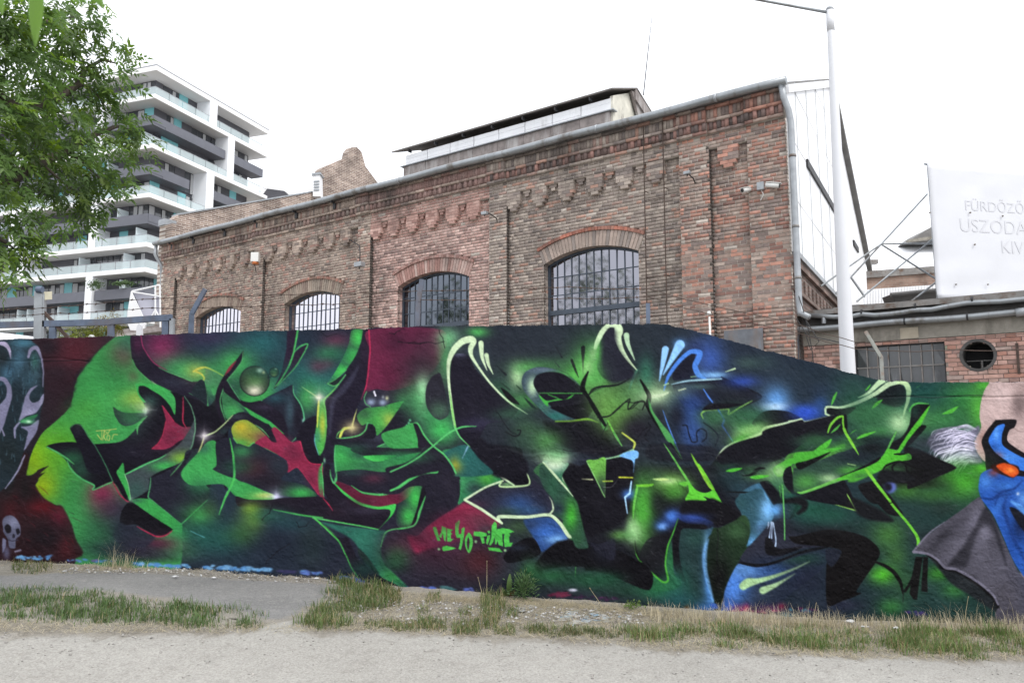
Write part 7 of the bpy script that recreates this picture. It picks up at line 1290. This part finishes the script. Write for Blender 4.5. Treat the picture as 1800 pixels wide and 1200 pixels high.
fin(8.4,9.55,25.6,31.34,1); fin(8.4,9.55,16.2,21.9,1); fin(8.4,9.55,38.22,44.2,1); fin(22.4,23.5,25.6,31.34,1); fin(22.4,23.5,38.22,44.2,1); fin(20.5,21.6,22.44,25.06,1)
fin(9.95,11.45,44.72,47.9,0); fin(13.95,15.35,38.22,44.2,0); fin(9.95,11.45,31.86,37.7,0); fin(9.95,11.45,16.2,21.9,0)
# recessed storeys: panels, windows and curtains, one object each
fl=sorted([w_[1] for w_ in WH[1:]]+[d+.28 for d in DK]); ceil_=sorted([w_[0] for w_ in WH]+DK)
ar=random.Random(4)
for f in fl:
    c=min(z for z in ceil_ if z>f+.5)
    for face,lim in ((1,31.),(0,21.2)):
        a=DEP if face else DEP
        B_=L_ if face else R_
        if (face and f<13) or (not face and f<22): pass
        while a<lim:
            kind=ar.choices(['win','char','teal','win2','char'],[.34,.2,.16,.2,.1])[0]; w_=ar.uniform(1.3,2.4) if kind!='teal' else ar.uniform(1.2,1.7); e=min(a+w_,lim)
            if kind in('win','win2'):
                q=part('window',lambda m:B_(m,a+.06,e-.06,f,c-.12,DEP-.02,DEP+.05),MT['awin'],apt)
                if ar.random()<.6: 
                    cw_=(e-a)*ar.uniform(.25,.5); s0=a+.1 if ar.random()<.5 else e-.1-cw_; part('curtain',lambda m:B_(m,s0,s0+cw_,f+.05,c-.2,DEP-.045,DEP-.025),MT['acurt'],q)
                part('mullion',lambda m:(B_(m,(a+e)/2-.03,(a+e)/2+.03,f,c-.12,DEP-.07,DEP-.047)),MT['achar'],q)
            elif kind=='teal': part('teal_panel',lambda m:B_(m,a,e,f,c-.02,DEP-.05,DEP+.05),MT['ateal'],apt)
            else: part('charcoal_panel',lambda m:B_(m,a,e,f,c-.02,DEP-.03,DEP+.05),MT['achar'],apt)
            if ar.random()<.17 and face: part('partition',lambda m:B_(m,a-.04,a+.04,f,f+2.2,.5,DEP-.06),MT['apart'],apt)
            a=e
def penthouse(m):
    n=14; P=[]
    for k in range(n+1): t=math.pi*k/n; P.append(atY(448+76*k/n,343-20*math.sin(t)**.8+k*.3,118.))
    m.prism(P+[atY(524,352,118.),atY(448,348,118.)],(0,6,0))
wg=thing('curved_roof_wing',atY(485,400,118.),'rounded white roof edge peeping over the parapet beside the tower','building'); part('curved_roof',penthouse,MT['awhite'],wg); part('wing_wall',lambda m:m.prism([atY(x,y,117.9) for x,y in ((460,346),(470,332),(500,336),(514,348),(514,420),(460,420))],(0,-.1,0)),MT['achar'],wg)
for (x,y,lab) in ((167,500,'round green potted bush on a dark tower balcony'),(218,498,'flat trailing green plant on a tower balcony by the teal panel')):
    c=atY(x,y,97.2); t=thing('balcony_plant',c,lab,'plant')
    V=c+nr.randn(500,3)*np.array([.42 if x<200 else .7,.3,.28 if x<200 else .12]); U=nr.randn(500,3)*.12; W_=nr.randn(500,3)*.12
    VV=np.stack([V,V+U,V+W_],1).reshape(-1,3); npobj('foliage',VV,np.arange(1500).reshape(-1,3),mat('balcony_leaf',(.06,.11,.035),.7),t)
    part('pot',lambda m:m.tube([c-np.array([0,0,.6]),c-np.array([0,0,.2])],[.2,.28],10),MT['apart'],t)
# ---------------------------------------------------------------- ash tree reaching in from the left
MT['bark']=mat('bark',(.075,.06,.048),.9,n1=(14,.3),bump=(30,.5))
def leafmat(name,trl=.35):
    m=bpy.data.materials.new(name); m.use_nodes=True; t=m.node_tree; b=t.nodes['Principled BSDF']; L=t.links
    a=t.nodes.new('ShaderNodeVertexColor'); a.layer_name='Col'; L.new(a.outputs[0],b.inputs['Base Color']); b.inputs['Roughness'].default_value=.5; b.inputs['Specular IOR Level'].default_value=.4
    tr=t.nodes.new('ShaderNodeBsdfTranslucent'); hs=t.nodes.new('ShaderNodeHueSaturation'); hs.inputs['Value'].default_value=1.5; hs.inputs['Saturation'].default_value=1.15; L.new(a.outputs[0],hs.inputs['Color']); L.new(hs.outputs[0],tr.inputs[0])
    mx_=t.nodes.new('ShaderNodeMixShader'); mx_.inputs[0].default_value=trl; L.new(b.outputs[0],mx_.inputs[1]); L.new(tr.outputs[0],mx_.inputs[2]); L.new(mx_.outputs[0],t.nodes['Material Output'].inputs[0]); return m
MT['leaf']=leafmat('ash_leaf',.42); MT['grass']=leafmat('grass_blade',.3)
def leaves(B,U,Nn,Ln,Wd,cols,fold=.25):
    """pointed leaflets: base, direction, normal, length, width -> arrays (6 verts, 4 tris)"""
    S_=np.cross(U,Nn); S_/=np.linalg.norm(S_,axis=1,keepdims=True)+1e-9
    L1=Ln[:,None]; W1=Wd[:,None]
    v0=B; v1=B+U*L1*.35+S_*W1+Nn*W1*fold; v2=B+U*L1*.35-S_*W1+Nn*W1*fold; v3=B+U*L1*.42; v4=B+U*L1-Nn*L1*.12
    V=np.stack([v0,v1,v2,v3,v4],1); n=len(B); f=np.array([(0,1,3),(0,3,2),(3,1,4),(3,4,2)]); Fq=(np.arange(n)[:,None,None]*5+f[None]).reshape(-1,3)
    return V.reshape(-1,3),Fq,np.repeat(cols,5,0)
def ash_foliage(cent,rad,nleaf,rs,base=(.082,.134,.048),ll=.076,droop=.5):
    """compound ash leaves scattered in ellipsoids"""
    Bs,Us,Ns,Ls,Ws,Cs=[],[],[],[],[],[]
    for c,r_,n in zip(cent,rad,nleaf):
        d=rs.randn(n,3); d/=np.linalg.norm(d,axis=1,keepdims=True); q=rs.rand(n)**.45; P=c+d*q[:,None]*r_
        ax=d*np.array([1,1,.4])+rs.randn(n,3)*.5; ax[:,2]-=droop; ax/=np.linalg.norm(ax,axis=1,keepdims=True)
        up=np.array([0,0,1.])+rs.randn(n,3)*.35; up-=ax*(up*ax).sum(1)[:,None]; up/=np.linalg.norm(up,axis=1,keepdims=True); sd_=np.cross(ax,up)
        g=(rs.rand(n)*.7+.65)[:,None]; hue=rs.rand(n)[:,None]; ck=.55+.95*rs.rand()
        col=(np.array(base)*g+np.array([.05,.07,-.015])*(hue**3))*ck
        LR=.16*(.8+.4*rs.rand(n))
        for k in range(4):
            for s in (-1,1):
                t=(.25+.2*k); b_=P+ax*(LR*t)[:,None]-up*(LR*t*t*.25)[:,None]; u_=ax*.55+sd_*s*.8+rs.randn(n,3)*.14; u_[:,2]-=.18; u_/=np.linalg.norm(u_,axis=1,keepdims=True)
                Bs.append(b_); Us.append(u_); Ns.append(up+rs.randn(n,3)*.25); Ls.append(ll*(.8+.4*rs.rand(n))); Ws.append(ll*.17*(.8+.4*rs.rand(n))); Cs.append(col*(.9+.2*rs.rand(n))[:,None])
        b_=P+ax*LR[:,None]-up*(LR*.25)[:,None]; Bs.append(b_); Us.append(ax); Ns.append(up); Ls.append(ll*1.1*np.ones(n)); Ws.append(ll*.18*np.ones(n)); Cs.append(col)
    return [np.concatenate(q) for q in (Bs,Us,Ns,Ls,Ws,Cs)]
tree=thing('ash_tree',(-7.4,6.4,gz(-7.4,6.4)),'leafy ash tree whose branches hang into the upper left','tree')
rs=np.random.RandomState(11)
cl_px=[(20,30,60,6.2),(75,60,60,6.6),(30,120,70,6.4),(100,110,55,7.),(60,180,70,6.8),(140,75,45,7.2),(130,140,45,7.2),(20,230,60,6.2),(95,235,65,6.8),(165,180,40,7.4),(195,215,42,7.6),(150,255,55,7.2),(225,215,34,7.8),(235,250,30,7.8),(60,295,55,6.4),(125,300,50,6.9),(190,280,45,7.4),(20,340,40,6.),(90,340,32,6.6),(165,322,28,7.1),(205,325,22,7.4),(140,380,22,7.2),(160,365,22,7.1),(185,350,25,7.3),(195,60,22,7.3),(115,15,40,7.),(60,0,50,6.4),(-40,60,90,6.),(-60,180,90,5.8),(-50,300,80,5.8),(-80,420,70,5.8),(10,430,45,6.),(35,410,32,6.2),(38,448,22,6.2),(5,475,22,6.),(55,395,22,6.3),(185,125,30,7.4),(205,105,24,7.5),(215,140,26,7.5),(175,160,34,7.3),(150,30,30,7.1),(170,10,26,7.2),(245,235,22,7.9),(130,345,26,7.),(110,385,16,7.)]
cent=[];rad=[];nl=[]
for x,y,r_,d in cl_px:
    P=atY(x,y,d); q=r_/FPX*d; cent.append(P); rad.append(np.array([q,q*1.1,q])); nl.append(max(12,int(r_*r_*.017)))
for k in range(16):   # rest of the crown, beyond the frame
    cent.append(np.array([-7.4+rs.uniform(-2.6,1.2),6.4+rs.uniform(-2.4,2.2),rs.uniform(4.2,8.2)])); rad.append(np.array([.9,.9,.7])); nl.append(45)
A_=ash_foliage(cent,rad,nl,rs); V,Fq,cc=leaves(*A_); print('leaflets',len(A_[0])); npobj('crown',V,Fq,MT['leaf'],tree,vcol=cc)
tb=np.array([-7.4,6.4,gz(-7.4,6.4)])
part('trunk',lambda m:m.tube([tb+np.array(q) for q in ((0,0,-.2),(.03,0,.6),(0,.05,1.8),(.1,.05,3.),(.15,0,4.5),(.1,0,6.5),(0,0,8.)) ],[.24,.2,.17,.15,.12,.07,.02],12),MT['bark'],tree,True)
def limbs():
    def limb(pts,r0,r1):
        part('limb',lambda m:m.tube(pts,np.linspace(r0,r1,len(pts)),7),MT['bark'],tree,True)
    S0=tb+np.array([.1,.05,2.6])
    def lp(*px): return [atY(x,y,d) for x,y,d in px]
    limb([S0]+lp((-60,330,6.2),(10,320,6.4),(70,285,6.7),(120,265,7.),(170,235,7.4),(205,222,7.6),(240,232,7.8)),.075,.008)
    limb([S0+np.array([.05,0,.6])]+lp((-80,200,6.),(0,170,6.4),(45,200,6.6),(95,175,6.9),(140,148,7.2),(150,122,7.3),(180,105,7.4),(205,112,7.5)),.07,.006)
    limb([S0+np.array([.05,0,1.2])]+lp((-60,80,6.),(20,60,6.5),(70,40,6.7),(130,30,7.1)),.06,.007)
    limb([S0]+lp((-60,400,5.9),(0,420,6.),(30,440,6.2)),.035,.005)
    limb(lp((70,285,6.7),(110,320,6.8),(150,350,7.1),(160,372,7.2)),.014,.004)
    limb(lp((95,175,6.9),(70,230,6.7),(55,260,6.6)),.018,.006); limb(lp((120,265,7.),(160,300,7.1),(195,330,7.3)),.012,.004); limb(lp((140,148,7.2),(165,160,7.3),(195,200,7.5)),.010,.004)
limbs()
# close sprig above the lens (soft, out of focus)
sp_=thing('near_leaf_sprig',atY(70,-40,1.3),'large soft green leaf hanging close to the lens at the top left','leaf')
def bigleaf(x0,y0,x1,y1,w_,Y):
    a,b=atY(x0,y0,Y),atY(x1,y1,Y*.98); n=9; vs2=[];fs=[]
    sx=np.array([(b-a)[2],0,-(b-a)[0]]); sx/=np.linalg.norm(sx)
    for k in range(n+1):
        t=k/n; ww=w_*math.sin(math.pi*min(1,t*.92+.08))**.75*(1-t*.35) if t<1 else 0; c=a+(b-a)*t
        vs2+= [c+sx*ww+np.array([0,.004,0]),c,c-sx*ww+np.array([0,.004,0])]
    for k in range(n):
        for q in (0,1): fs.append((k*3+q,k*3+q+1,k*3+q+4,k*3+q+3))
    npobj('leaf_blade',np.array(vs2),np.array(fs),MT['leaf'],sp_,vcol=np.repeat(np.array([[.11,.21,.03]]),len(vs2),0),smooth=True)
bigleaf(62,-40,60,82,.016,1.3); bigleaf(-10,-30,2,26,.012,1.3); bigleaf(160,-24,180,14,.010,1.35); bigleaf(120,-20,152,6,.008,1.35); part('twig',lambda m:m.tube([atY(-60,-60,1.3),atY(60,-42,1.3),atY(165,-26,1.35)],.003,6),MT['bark'],sp_)
# shrub behind the wall, and trees across the road that the hall windows mirror
def shrub(name,c,r_,n,base,lab,px=None):
    t=thing(name,(c[0],c[1],0),lab,'shrub' if 'shrub' in name else 'tree'); r3=np.random.RandomState(n); cs=[np.array(c)+r3.randn(3)*np.array(r_)*.5 for _ in range(8)]
    A_=ash_foliage(cs,[np.array(r_)*.55]*8,[n//8]*8,r3,base=base,ll=.05 if 'shrub' in name else .16); V,Fq,cc=leaves(*A_); npobj('crown',V,Fq,MT['leaf'],t,vcol=cc); part('trunk',lambda m:m.tube([(c[0],c[1],0),(c[0]+.05,c[1],c[2]*.6),tuple(c)],[.03,.025,.01] if 'shrub' in name else [.2,.16,.05],8),MT['bark'],t,True)
shrub('leafy_shrub',atY(140,584,12.6),(.42,.3,.18),300,(.10,.115,.03),'yellow green shrub behind the steel fence'); shrub('leafy_shrub',atY(186,581,12.9),(.22,.25,.22),200,(.13,.10,.035),'brownish shrub by the fence post left of the panel')
for c,r_,lab in (((-20.5,8.2,7.2),(3.,3.,3.6),'broad tree across the yard mirrored in the large arched window'),((-25.,14.6,6.4),(3.2,3.2,3.),'tree beyond the yard mirrored in the dark arched window'),((-16.,4.2,3.6),(3.,2.5,1.8),'low leafy tree left of the ash tree out by the road')):
    shrub('roadside_tree',c,r_,2400,(.045,.075,.03),lab)
# ---------------------------------------------------------------- grass, straw, weeds, stones
def sample(poly,n,rs):
    W=np.array([gp(*q)[:2] for q in poly]); lo,hi=W.min(0),W.max(0); out=np.zeros((0,2))
    while len(out)<n:
        P=lo+rs.rand(n*3,2)*(hi-lo); out=np.concatenate([out,P[inpoly(P[:,0],P[:,1],W)]])
    return out[:n]
def blades(P,H,Wd,lean,cols,rs,flat=False):
    n=len(P); z=gz(P[:,0],P[:,1]); b=np.stack([P[:,0],P[:,1],z-.005],-1); an=rs.rand(n)*2*np.pi; d=np.stack([np.cos(an),np.sin(an),np.zeros(n)],-1); s=np.stack([-np.sin(an),np.cos(an),np.zeros(n)],-1)
    s=s+0; fc=np.abs(s[:,0])[:,None]; w1=Wd[:,None]
    up=np.array([0,0,1.]); l=lean[:,None]; h=H[:,None]
    m1=b+up*h*.55*(1-l*.4)+d*h*l*.35; tip=b+up*h*(1-l*.75)+d*h*l*.95
    if flat: m1[:,2]=z+.012+.02*rs.rand(n); tip[:,2]=z+.012+.015*rs.rand(n); b[:,2]=z+.01
    V=np.stack([b-s*w1,b+s*w1,m1+s*w1*.75,m1-s*w1*.75,tip],1); f3=np.array([(0,1,2),(0,2,3),(3,2,4)]); Fq=(np.arange(n)[:,None,None]*5+f3[None]).reshape(-1,3)
    return V.reshape(-1,3),Fq,np.repeat(cols,5,0)
def green(n,rs,dry=.15,base=(.085,.135,.04)):
    g=np.array(base)*(.6+.8*rs.rand(n,1)); g+=np.array([.03,.02,.0])*rs.rand(n,1)**2; k=rs.rand(n)<dry; g[k]=np.array([.34,.28,.16])*(.6+.6*rs.rand(k.sum(),1)); return g
def patch(poly,n,h,rs,dry=.15,base=(.075,.125,.035),wd=.0026,clump=0):
    P=sample(poly,n,rs)
    if clump:
        C0=P[rs.randint(0,len(P),clump)]; P=C0[rs.randint(0,clump,n)]+rs.randn(n,2)*.055
        W=np.array([gp(*q)[:2] for q in poly])
    P=P[P[:,1]<8.46-P[:,0]*math.tan(R(10))-.02]; n=len(P)
    return blades(P,h*(.45+.85*rs.rand(n)),wd*(.7+.7*rs.rand(n)),.25+.6*rs.rand(n),green(n,rs,dry,base),rs)
def join(lst):
    V=[];Fs=[];C_=[];k=0
    for v,f,c in lst: V.append(v); Fs.append(f+k); C_.append(c); k+=len(v)
    return np.concatenate(V),np.concatenate(Fs),np.concatenate(C_)
rs=np.random.RandomState(31)
G=[]
G.append(patch([(-250,1040),(0,1038),(60,1036),(150,1040),(250,1058),(350,1062),(440,1072),(462,1090),(430,1106),(330,1104),(200,1096),(60,1090),(-250,1092)],6400,.115,rs,.07,base=(.076,.135,.045),clump=170))
G.append(patch([(-250,1036),(60,1034),(250,1054),(440,1070),(462,1096),(200,1100),(-250,1096)],2600,.07,rs,.2,base=(.076,.135,.045)))
G.append(patch([(590,1018),(640,1024),(690,1040),(700,1060),(620,1080),(600,1100),(560,1108),(530,1098),(560,1070),(580,1048)],2900,.15,rs,.22,base=(.09,.145,.048),clump=60))
G.append(patch([(640,1030),(705,1040),(705,1068),(640,1072)],700,.12,rs,.3,base=(.09,.125,.04)))
for q,n,h in (([(640,1095),(690,1090),(700,1104),(640,1106)],350,.07),([(690,1095),(785,1090),(785,1110),(690,1110)],700,.08),([(735,1088),(760,1088),(762,1106),(735,1106)],260,.10),([(795,1100),(840,1092),(845,1116),(795,1118)],520,.10),([(846,1050),(880,1048),(890,1070),(870,1108),(845,1106)],700,.17),([(870,1102),(905,1100),(905,1116),(870,1116)],260,.07),([(893,1070),(910,1066),(910,1086),(890,1086)],160,.10),([(730,1068),(755,1066),(755,1080),(735,1082)],110,.08),([(750,1046),(772,1042),(775,1060),(750,1062)],140,.10),([(805,1072),(830,1070),(828,1084),(806,1086)],110,.09)):
    G.append(patch(q,n,h,rs,.25,base=(.10,.145,.05)))
G.append(patch([(930,1104),(960,1102),(965,1116),(930,1116)],220,.08,rs,.2,base=(.085,.12,.04)))
def tufts(poly,n,per,h,rs,base,dry=.2,sp=.05):
    C0=sample(poly,n,rs); sz=.5+1.1*rs.rand(n)**1.5; k=np.repeat(np.arange(n),np.maximum(6,(per*sz**1.5)).astype(int)); P=C0[k]+rs.randn(len(k),2)*(sp*sz[k])[:,None]*np.array([1.3,.8])
    ok=P[:,1]<8.46-P[:,0]*math.tan(R(10))-.02; P=P[ok]; k=k[ok]; m=len(P); hh=h*(.5+.7*rs.rand(n))[k]*(.5+.7*rs.rand(m)); tint=(.75+.5*rs.rand(n))[k][:,None]
    return blades(P,hh,.0026*(.7+.7*rs.rand(m)),.2+.6*rs.rand(m),green(m,rs,dry,base)*tint,rs)
GB=(.108,.178,.055)
G.append(tufts([(1110,1108),(1250,1112),(1420,1120),(1620,1124),(1620,1148),(1400,1142),(1250,1138),(1110,1126)],46,70,.15,rs,GB,.3))
G.append(tufts([(1110,1095),(1450,1104),(1700,1110),(1700,1140),(1450,1134),(1110,1112)],46,40,.11,rs,GB,.35))
G.append(tufts([(1560,1112),(2150,1106),(2150,1152),(1600,1150)],88,80,.16,rs,(.115,.18,.055),.25))
G.append(tufts([(1640,1140),(2150,1140),(2150,1160),(1660,1160)],26,50,.09,rs,GB,.25,.04))
G.append(tufts([(920,1106),(1110,1108),(1110,1124),(920,1118)],16,70,.11,rs,(.10,.14,.055),.2,.04))
G.append(patch([(1110,1090),(1450,1100),(2150,1105),(2150,1156),(1500,1152),(1250,1144),(1110,1128)],1100,.07,rs,.5,base=GB))
G.append(patch([(20,985),(90,982),(95,1000),(60,1012),(20,1006)],500,.09,rs,.2,base=(.08,.12,.035)))
V,Fq,cc=join(G); g=npobj('verge_grass',V,Fq,MT['grass'],vcol=cc,kind='stuff'); tag(g,'short green and drying grass growing in strips along the path','grass')
# dry straw lying and standing
S_=[]
def straw(poly,n,L,rs,flat=True):
    P=sample(poly,n,rs); P=P[P[:,1]<8.46-P[:,0]*math.tan(R(10))-.015]; n=len(P); c=np.array([.50,.44,.315])*(.6+.65*rs.rand(n,1)); return blades(P,L*(.4+.9*rs.rand(n)),.0016*(.7+.8*rs.rand(n)),(.95*np.ones(n)) if flat else (.2+.7*rs.rand(n)),c,rs,flat)
S_.append(straw([(-200,1095),(460,1098),(540,1104),(540,1116),(-200,1116)],1500,.16,rs)); S_.append(straw([(540,1070),(900,1050),(1120,1075),(1250,1090),(1800,1100),(2150,1160),(1250,1150),(900,1122),(540,1112)],11500,.17,rs)); S_.append(straw([(640,1040),(860,1052),(1000,1058),(1250,1078),(1250,1092),(900,1066),(640,1060)],2600,.15,rs)); S_.append(straw([(1140,1072),(1500,1094),(2150,1095),(2150,1112),(1500,1112),(1140,1092)],3400,.15,rs,False)); S_.append(straw([(1620,1085),(2150,1080),(2150,1100),(1620,1102)],1150,.26,rs,False)); S_.append(straw([(60,994),(250,994),(280,1004),(120,1012),(60,1006)],900,.12,rs)); S_.append(straw([(0,985),(300,998),(620,1022),(620,1030),(300,1006),(0,996)],900,.10,rs)); S_.append(straw([(170,986),(260,993),(262,1004),(170,1000)],130,.2,rs,False)); S_.append(straw([(190,988),(232,992),(232,1002),(190,1000)],160,.36,rs,False)); S_.append(straw([(1260,1086),(1480,1098),(1480,1106),(1260,1096)],420,.22,rs,False))
V,Fq,cc=join(S_); g=npobj('dry_straw',V,Fq,MT['grass'],vcol=cc,kind='stuff'); tag(g,'pale dry straw and dead stalks scattered along the wall foot','straw')
# gravel
def stones(name,poly,n,s0,s1,cols,lab,rs):
    P=sample(poly,n,rs); ok=P[:,1]<8.46-P[:,0]*math.tan(R(10))-.02; P=P[ok]; n=len(P); z=gz(P[:,0],P[:,1])+.02
    base=np.array([(1,0,0),(-1,0,0),(0,1,0),(0,-1,0),(0,0,1),(0,0,-1)],float); f=np.array([(0,2,4),(2,1,4),(1,3,4),(3,0,4),(2,0,5),(1,2,5),(3,1,5),(0,3,5)])
    sz=(s0+(s1-s0)*rs.rand(n)**3)[:,None,None]; an=rs.rand(n)*6.28; Rm=np.stack([np.stack([np.cos(an),-np.sin(an),0*an],-1),np.stack([np.sin(an),np.cos(an),0*an],-1),np.stack([0*an,0*an,1+0*an],-1)],1)
    L=base[None]*(np.array([1,.7,.45])*(.7+.6*rs.rand(n,6,3))[:,:,:]); V=np.einsum('nij,nkj->nki',Rm,L)*sz+np.stack([P[:,0],P[:,1],z+.1*sz[:,0,0]],-1)[:,None]; c=np.array(cols)[rs.randint(0,len(cols),n)]*(.8+.4*rs.rand(n,1))
    o=npobj(name,V.reshape(-1,3),(np.arange(n)[:,None,None]*6+f[None]).reshape(-1,3),mat(name+'_stone',vc=True,rough=.9,n1=(60,.2)),vcol=np.repeat(c,6,0),kind='stuff'); return tag(o,lab,'gravel')
stones('path_gravel',[(-300,1115),(500,1108),(1000,1128),(1500,1160),(2000,1170),(2000,1235),(-300,1235)],2600,.003,.016,[(.33,.315,.295),(.28,.265,.25),(.40,.385,.36),(.22,.21,.195),(.36,.34,.315)],'small grey stones strewn over the sandy path',rs)
stones('verge_rubble',[(100,996),(300,1000),(600,1024),(700,1060),(900,1066),(1130,1080),(1130,1100),(700,1100),(560,1080),(600,1036),(300,1012),(100,1008)],2600,.004,.022,[(.36,.34,.32),(.28,.26,.24),(.5,.5,.5),(.22,.20,.18)],'mixed grit and rubble at the wall foot',rs)
# paint patches on the soil
pm=thing('paint_splash',gp(1040,1085),'blue and white dried paint splashed on the ground near the blue tag','paint stain')
_pm={}
def PMAT(c):
    if c not in _pm: _pm[c]=mat('dried_paint',c,.7,n1=(30,.3),n2=(9,.25),bump=(60,.5))
    return _pm[c]
def blot(pts,c,dz):
    Q=[gp(*q) for q in pts]; ctr=np.mean(Q,0); n=len(Q); V=[ctr+np.array([0,0,.012+dz*.5])]
    for i in range(n):
        a,b=Q[i],Q[(i+1)%n]
        for t in (0,.33,.66): p_=a+(b-a)*t; V.append(p_+np.array([rs.randn()*.006,rs.randn()*.006,.009+dz*.5]))
    k=len(V)-1; npobj('paint_patch',np.array(V),np.array([(0,1+i,1+(i+1)%k) for i in range(k)]),PMAT(c),pm)
r6=np.random.RandomState(5)
for k in range(46):
    x,y=(r6.normal(1025,38),r6.normal(1087,6.5)) if k<34 else (r6.normal(940,22),r6.normal(1070,4))
    if k%9==8: x,y=r6.normal(1098,8),r6.normal(1088,4)
    w_=r6.uniform(3,17)*(1 if k<34 else .6); h_=w_*r6.uniform(.18,.36); n=7; a0=r6.rand(n)*.5+np.arange(n)*2*np.pi/n
    blot([(x+w_*np.cos(t)*r6.uniform(.5,1.1),y+h_*np.sin(t)*r6.uniform(.5,1.1)) for t in a0],[(.40,.40,.40),(.36,.41,.45),(.26,.37,.47),(.46,.46,.46),(.32,.33,.34)][r6.randint(5)],.0015*k%.012)
# pale litter
for k,(x,y,s,lab) in enumerate(((308,1019,.075,'flat white shard on the asphalt left of centre'),(292,1008,.04,'small white lump by the blue paint at the wall foot'),(333,1013,.035,'white pebble lying near the flat white shard'),(376,1021,.06,'thin pale chip on the asphalt'),(555,1022,.06,'pale stone near the end of the asphalt'),(1495,1098,.10,'grey white stone at the wall foot right of the black letter'),(1520,1108,.08,'pale broken stone among the right-hand grass'),(1576,1110,.07,'cream stone among the right-hand grass'),(113,1009,.05,'grey stone beside the left grass tuft'))):
    c=gp(x,y); r4=np.random.RandomState(k); base=np.array([(1,0,0),(-1,0,0),(0,1,0),(0,-1,0),(0,0,1),(0,0,-1),(.6,.6,.5),(-.6,.5,.5),(.5,-.6,.5),(-.5,-.6,.4)],float)*(.75+.5*r4.rand(10,1))*np.array([1,.7,.35])*s*.5
    me=bpy.data.meshes.new('loose_stone'); import bmesh; bm=bmesh.new()
    for v in base: bm.verts.new(tuple(v+c+np.array([0,0,.035])))
    bmesh.ops.convex_hull(bm,input=bm.verts); bm.to_mesh(me); bm.free(); me.materials.append(mat('pale_stone',(.55,.55,.56),.8,n1=(40,.2))); o=bpy.data.objects.new('loose_stone',me); scene.collection.objects.link(o); tag(o,lab,'stone','loose pale stones')
# weeds at the foot of the wall
c=gp(893,1046); t=thing('dock_plant',c,'dock weed with one tall broad leaf in front of the wall','plant'); dl=[]
def broad(base,tip,w_,n=8,curve=.03):
    base=np.array(base); tip=np.array(tip); d=tip-base; sx=np.cross(d,(0,1,.2)); sx/=np.linalg.norm(sx); V=[];Fs=[]
    for k in range(n+1):
        q=k/n; ww=w_*math.sin(math.pi*(q*.9+.06))**.7; p_=base+d*q+np.array([0,-curve*math.sin(q*3.14),0]); V+=[p_+sx*ww,p_+np.array([0,.006,0]),p_-sx*ww]
    for k in range(n):
        for q in (0,1): Fs.append((k*3+q,k*3+q+1,k*3+q+4,k*3+q+3))
    return np.array(V),np.array(Fs)
for k,(dx,dz,w_,col) in enumerate(((.02,.23,.026,(.10,.17,.05)),(-.06,.10,.02,(.08,.13,.04)),(.07,.08,.02,(.15,.10,.05)),(-.09,.05,.018,(.09,.14,.04)))):
    V,Fs=broad(c+np.array([dx*.2,-.05,0]),c+np.array([dx,-.08-.02*k,dz]),w_); npobj('leaf_blade',V,Fs,MT['grass'],t,vcol=np.repeat(np.array([col]),len(V),0),smooth=True)
c=gp(920,1052); t=thing('bushy_weed',c,'bushy green weed with narrow leaves beside the dock plant','plant'); r5=np.random.RandomState(77); n=520
P=c+np.array([0,-.06,.13])+r5.randn(n,3)*np.array([.055,.045,.06]); U=(P-(c+np.array([0,-.06,.02])))*np.array([1,1,.6])+r5.randn(n,3)*.03; U/=np.linalg.norm(U,axis=1,keepdims=True); Nn=np.array([0,-.3,1.])+r5.randn(n,3)*.4
V,Fq,cc=leaves(P,U,Nn,.05*(.6+.6*r5.rand(n)),.007*(.7+.6*r5.rand(n)),np.array([[.07,.13,.05]])*(.7+.6*r5.rand(n,1))); npobj('foliage',V,Fq,MT['grass'],t,vcol=cc); part('stem',lambda m:[m.tube([c+np.array([0,-.06,0]),c+np.array([dx,-.07,.2])],.004,5) for dx in (-.05,0,.05)],mat('weed_stem',(.08,.12,.05),.8),t)
for x,y,h,dx,lab in ((856,1052,.36,.0,'tallest dry stalk left of the dock plant'),(850,1056,.22,-.05,'short leaning dry stalk left of the tallest one'),(1425,1100,.2,.04,'dry seed stalk below the blue painted leg'),(1690,1096,.24,.05,'dry stalk at the foot of the grey painted cape'),(1060,1072,.2,-.12,'leaning dead stalk under the black swoosh')):
    c=gp(x,y); c[1]-=.05; t=thing('dry_stalk',c,lab,'plant','dry stalks'); part('stem',lambda m:m.tube([c,c+np.array([dx*.4,0,h*.5]),c+np.array([dx,0,h])],[.003,.0025,.0015],5),mat('straw_stem',(.38,.32,.2),.8),t)
    part('seed_head',lambda m:m.tube([c+np.array([dx,0,h]),c+np.array([dx*1.1,0,h+.02])],[.002,.004],5),mat('seed_head',(.3,.24,.15),.8),t)
c=gp(1113,1070); t=thing('small_weed',c,'small bright green weed at the wall foot under the dark swoosh','plant'); n=120; P=c+np.array([0,-.05,.04])+r5.randn(n,3)*np.array([.04,.03,.02]); U=r5.randn(n,3); U[:,2]=np.abs(U[:,2]); U/=np.linalg.norm(U,axis=1,keepdims=True)
V,Fq,cc=leaves(P,U,np.array([0,-.3,1.])+r5.randn(n,3)*.4,.03*np.ones(n),.009*np.ones(n),np.array([[.11,.17,.04]])*(.7+.6*r5.rand(n,1))); npobj('foliage',V,Fq,MT['grass'],t,vcol=cc)
